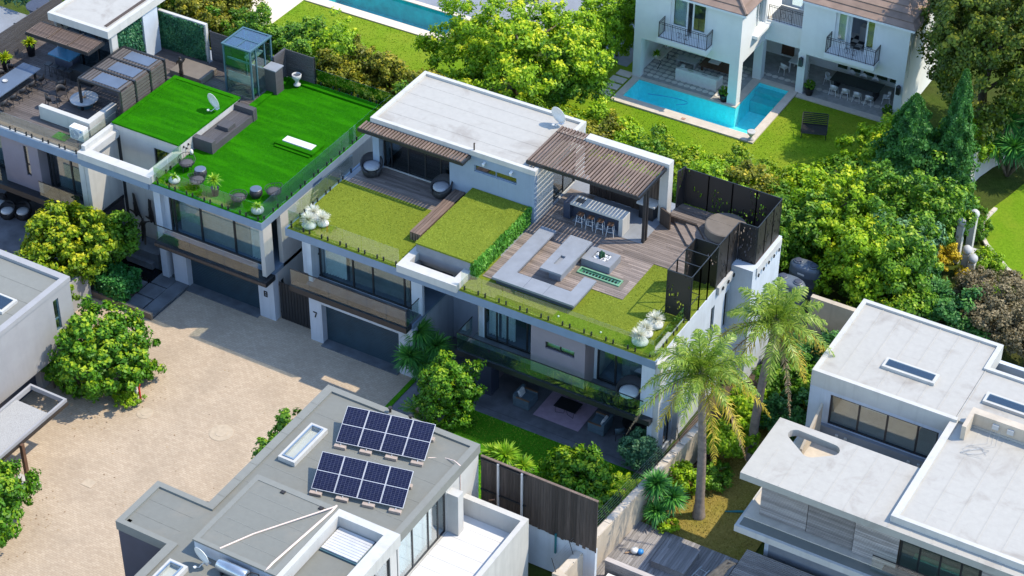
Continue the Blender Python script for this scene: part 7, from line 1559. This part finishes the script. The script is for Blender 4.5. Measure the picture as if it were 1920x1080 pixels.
tree('garden_shrub', 'rounded yellow-green shrub behind the right end of the timber fence', 18.1, -3.5, (1.65, 1.4, 1.15), 1.4, 'leaf_fresh', 'shrub', z0=.38, seed=127, clumps=150, per=44, leaf=.15, cr=.36, k=.12, tipbias=.6, trunk_r=.08)
tree('garden_shrub', 'darker end of the shrub beside the electric fence wires', 19.4, -4.9, (.9, .9, .9), 1.2, 'leaf_green', 'shrub', z0=.38, seed=128, clumps=60, per=40, leaf=.14, cr=.3, trunk_r=.05)
tree('teal_shrub', 'blue-green shrub at the patio corner below the palm', 19.75, -.4, (.95, .9, 1.15), 1.35, 'leaf_teal', 'shrub', seed=129, clumps=110, per=44, leaf=.11, cr=.3, k=.1, trunk_r=.06)
t = thing('tree_fern', 'tree fern with long fronds beside the electric fence', 'fern', (20.2, -3.0, 0), world=True); mb = MB(); mb.bar((20.2, -3.0, 0.35), (20.2, -3.0, 1.1), .1, 8); mb.build('trunk', 'bark', t)
for k in range(12): P, V = frond(np.array([20.2, -3.0, 1.1]), k*2.4, R(45-2*k), 1.4, rg_, .4, 26, .32, .03); o = quads('frond', 'leaf_bright', t, V, .3+.5*rg_.random(len(V)), (20.2, -3, 1.1))
# palms and plants by the beige wall
palm('palm_tree', 'nearer palm tree with tall grey trunk on the dry lawn', 23.63, -1.78, 8.5, (-.35, -.2), 131, 36, 3.75)
palm('palm_tree', 'rear palm tree between house 7 and the modern villa', 24.0, 3.3, 8.1, (.45, .35), 132, 34, 3.5)
yucca('yucca_clump', 'dark green yucca clump against the beige wall beside the deck', 22.1, -3.0, [(-.3, .15, 2.1, .95), (.5, .3, 1.5, .9), (.0, -.35, .9, .75)], 'leaf_yucca', .0, 133, n=300)
tree('garden_shrub', 'lime shrub between the beige wall and the palm trunk', 22.2, -.6, (.85, .8, .7), .85, 'leaf_bright', 'shrub', seed=134, clumps=60, per=42, leaf=.13, cr=.3, trunk_r=.05); tree('garden_shrub', 'lime shrub behind the nearer palm trunk', 22.9, 2.6, (1.3, 1.1, 1.0), 1.2, 'leaf_bright', 'shrub', seed=135, clumps=110, per=42, leaf=.14, cr=.34, trunk_r=.06)
tree('low_shrub', 'low lime shrub at the foot of the yucca clump', 22.6, -3.4, (.5, .4, .3), .3, 'leaf_bright', 'shrub', seed=136, clumps=24, per=36, leaf=.1, cr=.2, trunk_r=.03); tree('low_shrub', 'dark shrub at the shaded edge of the dry lawn', 23.2, .8, (.9, .9, .5), .45, 'leaf_green', 'shrub', seed=137, clumps=50, per=40, leaf=.12, cr=.25, trunk_r=.04)
# long screen of shrubs behind the two roof gardens
KM = ('leaf_bright', 'leaf_lime', 'leaf_bright', 'leaf_olive', 'leaf_green'); r2 = random.Random(11); i = 0
WHERE = lambda x: 'left of the lift box' if x < -15 else ('behind the vivid turf roof' if x < -4 else ('behind the white pavilion roof' if x < 8 else ('behind the kitchen pergola' if x < 15 else 'behind the cut-steel screens')))
def shrub_row(y, xs, hz, hr, mats, rowname, leaf=.15, seed0=300):
    cnt = {}; tot = {}
    for x in xs: tot[WHERE(x)] = tot.get(WHERE(x), 0)+1
    ordn = ['first', 'second', 'third', 'fourth', 'fifth', 'sixth', 'seventh', 'eighth', 'ninth', 'tenth', 'eleventh', 'twelfth']
    for i, x in enumerate(xs):
        w_ = WHERE(x); k = cnt.get(w_, 0); cnt[w_] = k+1; yy = y+r2.uniform(-.5, .5); h = hz+r2.uniform(-.5, .6)
        tree('screen_shrub', '%s from left of the %s hedge shrubs %s' % (ordn[min(k, 11)], rowname, w_), x, yy, (hr*r2.uniform(.9, 1.2), hr*r2.uniform(.9, 1.15), h*.62), h*.6, mats[r2.randrange(len(mats))], 'shrub', seed=seed0+i, clumps=170, per=38, leaf=leaf, cr=.4, k=.25, group='screening hedge behind the houses', trunk_r=.07, tipbias=.4, lower=-.6)
shrub_row(20.0, [-25, -22.9, -20.8, -18.6, -16.4, -14.2, -12.0, -9.9, -7.8, -5.6], 3.7, 1.5, ('leaf_olive', 'leaf_green', 'leaf_olive', 'leaf_bright'), 'nearer', seed0=300)
shrub_row(22.6, [-28, -25.6, -23.4, -21.5], 4.4, 1.5, ('leaf_olive', 'leaf_green'), 'farther', seed0=330)
shrub_row(17.6, [-13, -10.6, -8.2, -5.8, -3.4], 3.6, 1.4, ('leaf_green', 'leaf_olive'), 'lowest', seed0=345)
shrub_row(20.6, [-3.4, -1.2, 1.0, 3.2, 5.4, 7.5, 9.6, 11.7, 13.8, 15.9, 17.9], 3.1, 1.5, KM, 'nearer', seed0=360)
shrub_row(22.6, [2.4, 4.6, 6.8, 9.0, 11.2, 13.4, 15.5], 2.45, 1.4, ('leaf_bright', 'leaf_lime', 'leaf_bright'), 'farther', seed0=380)
shrub_row(18.0, [9.0, 11.4, 13.8, 16.2, 18.4], 3.6, 1.5, ('leaf_green', 'leaf_bright'), 'lowest', seed0=395)
# big trees
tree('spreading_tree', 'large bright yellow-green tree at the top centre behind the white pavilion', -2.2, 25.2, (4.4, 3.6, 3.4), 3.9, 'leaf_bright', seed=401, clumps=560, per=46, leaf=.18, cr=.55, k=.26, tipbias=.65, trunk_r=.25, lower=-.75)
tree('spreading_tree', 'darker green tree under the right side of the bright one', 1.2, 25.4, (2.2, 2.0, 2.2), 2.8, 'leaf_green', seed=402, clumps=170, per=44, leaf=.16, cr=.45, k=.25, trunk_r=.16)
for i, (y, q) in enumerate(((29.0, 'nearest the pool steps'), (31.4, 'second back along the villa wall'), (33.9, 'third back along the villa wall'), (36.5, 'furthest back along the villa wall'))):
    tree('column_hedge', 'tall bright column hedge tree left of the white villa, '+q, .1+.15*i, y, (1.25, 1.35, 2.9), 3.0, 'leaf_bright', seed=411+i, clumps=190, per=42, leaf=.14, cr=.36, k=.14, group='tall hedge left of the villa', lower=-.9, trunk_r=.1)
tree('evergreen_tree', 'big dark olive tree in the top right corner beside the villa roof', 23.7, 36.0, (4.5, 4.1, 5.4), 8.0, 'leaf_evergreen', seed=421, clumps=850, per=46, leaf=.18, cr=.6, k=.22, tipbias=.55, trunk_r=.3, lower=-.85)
tree('evergreen_tree', 'second olive tree at the right frame edge behind the big one', 28.5, 38.5, (3.6, 3.6, 4.0), 6.0, 'leaf_evergreen', seed=422, clumps=420, per=44, leaf=.18, cr=.6, k=.2, trunk_r=.25, lower=-.8)
tree('garden_shrub', 'bright shrub below the big olive tree behind the conifers', 24.0, 32.2, (1.8, 1.5, 1.5), 2.0, 'leaf_bright', 'shrub', seed=423, clumps=120, per=42, leaf=.15, cr=.4, trunk_r=.08)
cone_tree('conifer', 'shorter dense dark conifer left of the pair beside the villa lawn', 22.2, 28.0, 2.6, 7.2, 'leaf_conifer', 431, n=24000); cone_tree('conifer', 'taller slender dark conifer right of the pair', 24.5, 29.0, 1.45, 9.0, 'leaf_conifer', 432, n=16000); cone_tree('conifer', 'small dark conifer behind the ball posts', 26.0, 26.9, 1.0, 3.6, 'leaf_conifer', 433, n=5000)
for i, (x, y, rr_, h, m, lab) in enumerate(((20.5, 31.0, 1.3, 3.6, 'leaf_bright', 'bright shrub at the right end of the villa patio'), (20.1, 28.6, 1.5, 3.4, 'leaf_bright', 'bright loose shrub left of the conifers on the lawn edge'), (19.6, 25.8, 1.5, 3.0, 'leaf_green', 'green shrub at the shaded edge of the villa lawn'), (18.4, 23.4, 1.6, 3.6, 'leaf_bright', 'bright shrub between the lawn and the cut-steel screens'),
    (20.8, 20.8, 1.9, 5.4, 'leaf_bright', 'lime-leaved tree above the rear water tank'), (22.6, 22.6, 2.0, 4.8, 'leaf_green', 'green tree in front of the conifers'), (25.0, 23.0, 2.0, 5.4, 'leaf_green', 'grey-green loose tree left of the ball posts'), (23.7, 17.3, 2.2, 5.8, 'leaf_bright', 'bright leafy tree right of the water tanks'),
    (25.3, 18.2, 2.3, 5.8, 'leaf_green', 'broad green tree above the villa roof corner'), (19.6, 19.3, 1.5, 4.4, 'leaf_green', 'dark green tree behind the water tanks'), (26.4, 18.6, 1.5, 2.8, 'leaf_dark', 'dark shrub below the ball posts'), (29.3, 16.8, 1.9, 3.0, 'leaf_dark', 'dark green shrub behind the modern villa roof'), (25.2, 20.7, 1.8, 4.6, 'leaf_teal', 'silvery green tree in the middle of the garden thicket'), (26.8, 15.6, 1.6, 3.0, 'leaf_green', 'green shrub at the back corner of the modern villa'))):
    h *= .84; tree('thicket_tree', lab, x, y, (rr_, rr_*.95, h*.55), h*.58, m, seed=450+i, clumps=190, per=42, leaf=.17, cr=.45, k=.28, group='thicket between the gardens', trunk_r=.1, tipbias=.5, lower=-.7)
for i, (x, y, rr_, h, lab) in enumerate(((31.0, 17.6, 1.7, 3.2, 'brownish grey shrub behind the modern villa parapet'), (33.4, 17.0, 1.8, 3.2, 'grey-brown shrub at the right edge behind the modern villa'), (31.8, 20.4, 1.5, 2.4, 'grey-brown shrub beside the curved lawn kerb'), (29.6, 20.6, 1.2, 2.0, 'small brown shrub left of the right-hand yucca'))):
    tree('grey_shrub', lab, x, y, (rr_, rr_*.95, h*.5), h*.55, 'leaf_grey', 'shrub', seed=470+i, clumps=150, per=40, leaf=.13, cr=.4, k=.25, group='grey-brown shrubs on the right', trunk_r=.07)
yucca('yucca', 'spiky green yucca among the grey shrubs on the right', 30.5, 19.2, [(0, 0, 1.9, 1.15)], 'leaf_yucca_lime', 0, 481, n=240); yucca('yucca', 'bright yucca behind the modern villa roof edge', 28.5, 17.3, [(0, 0, 1.3, 1.0)], 'leaf_yucca_lime', 0, 482, n=200)
yucca('dracaena_clump', 'large spiky dracaena clump at the right edge beside the curved wall', 26.6, 33.6, [(-.6, .4, 3.4, 1.3), (.7, .8, 3.6, 1.3), (.2, -.5, 2.4, 1.3), (1.3, -.3, 2.6, 1.3), (-.9, -.6, 2.2, 1.2), (1.8, .6, 3.2, 1.3)], 'leaf_yucca', 0, 483, n=240, width=.05)
for i, (x, y, r_, lab) in enumerate(((26.6, 27.9, .75, 'round clipped bush beside the lawn kerb, farther one'), (27.2, 26.8, .8, 'round clipped bush beside the lawn kerb, nearer one'))): tree('clipped_bush', lab, x, y, (r_, r_, r_*.8), r_*.75, 'leaf_green', 'bush', seed=490+i, clumps=90, per=36, leaf=.08, cr=.16, k=.03, trunk_r=.04, lower=-.8)
tree('flowering_shrub', 'golden yellow flowering shrub left of the ball posts', 26.4, 22.5, (.85, .8, .9), 1.0, 'leaf_gold', 'shrub', seed=493, clumps=70, per=40, leaf=.1, cr=.28, trunk_r=.05); tree('flowering_shrub', 'green shrub with pale tips right of the ball posts', 28.7, 24.1, (.9, .8, .6), .6, 'leaf_bright', 'shrub', seed=494, clumps=60, per=40, leaf=.1, cr=.25, trunk_r=.04); tree('flowering_shrub', 'small golden plant at the foot of the front ball post', 28.0, 22.6, (.5, .4, .3), .35, 'leaf_gold', 'shrub', seed=495, clumps=24, per=36, leaf=.09, cr=.2, trunk_r=.03)
tree('corner_shrub', 'pale grey-green shrub in the top left corner behind the terrace fence', -28.5, 13.0, (2.6, 2.0, 1.6), 7.0, 'leaf_teal', 'shrub', seed=496, clumps=110, per=42, leaf=.18, cr=.45, trunk_r=.12); tree('corner_shrub', 'green shrub behind the dark round drum at the top left', -24.8, 14.5, (2.0, 1.6, 1.6), 7.0, 'leaf_green', 'shrub', seed=497, clumps=100, per=42, leaf=.18, cr=.45, trunk_r=.12)
for i, (x, y, r_, h, m, lab) in enumerate(((24.6, 6.2, 1.3, 1.8, 'leaf_dark', 'dark shrub in the shade behind the rear palm trunk'), (25.6, 8.3, 1.3, 2.0, 'leaf_green', 'green shrub against the modern villa left wall'), (23.4, 8.2, 1.5, 2.2, 'leaf_green', 'shrub between the rear palm and the water tanks'), (25.2, 11.0, 1.5, 2.4, 'leaf_dark', 'dark shrub in front of the plain beige wall'), (22.6, 5.6, 1.2, 1.7, 'leaf_bright', 'lime shrub beside the house 7 flank near the rear palm'), (23.0, 10.6, 1.1, 1.6, 'leaf_dark', 'low dark shrub below the front water tank'))):
    tree('shade_shrub', lab, x, y, (r_, r_*.95, h*.55), h*.55, m, 'shrub', seed=520+i, clumps=90, per=40, leaf=.14, cr=.34, k=.2, group='shrubs between house 7 and the modern villa', trunk_r=.06, lower=-.6)

def lawn_tufts(name, label, mat, rects, dens, h, w_, seed):
    o = blades(name, mat, None, rects, dens, h, w_, seed); o['label'] = label; o['category'] = 'grass'
lawn_tufts('lawn_grass', 'short grass on the villa lawn in front of the pool', 'blade_lawn', [(2.5, 12.2, 24, 28.9, .012), (12.3, 21, 24, 35.1, .012)], 60, .035, .04, 23)
lawn_tufts('lawn_grass', 'short grass on the lawn beside the teal pool', 'blade_lawn', [(-20.8, -8, 20, 29.4, .012)], 60, .035, .04, 24)
lawn_tufts('lawn_grass', 'short grass on the small garden lawn below the patio of house 7', 'blade_lawn', [(10.3, 20.5, -6.5, -1.0, .4)], 120, .05, .03, 25)
lawn_tufts('dry_grass', 'sparse dry grass round the palm trunk', 'blade_dry', [(21.6, 26.7, -3.5, 6, .012)], 120, .05, .03, 26)

rg_ = np.random.default_rng(77); P = []
for cx, cy, r_, n_ in ((-7.1, -8.8, 3.4, 170), (-5.0, -19.0, 3.2, 120), (-12, -4.2, 1.6, 50), (6.9, -5.0, 1.6, 50), (0, -10, 7, 60)):
    a = rg_.uniform(0, 6.28, n_); q = r_*np.sqrt(rg_.random(n_)); P.append(np.stack([cx+q*np.cos(a), cy+q*np.sin(a), 0*a+.02], 1))
P = np.concatenate(P); P = P[(P[:, 0] > -8.2) | (P[:, 1] > -6)]
o = quads('leaf_litter', 'leaf_palm_dead', None, leafquads(P, unit(np.array([0, 0, 1.0])+.25*rg_.normal(size=P.shape)), .06, rg_, .45), rg_.random(len(P)), (0, -10, .02)); o['kind'] = 'stuff'; o['label'] = 'fallen dry leaves scattered on the driveway'; o['category'] = 'leaves'
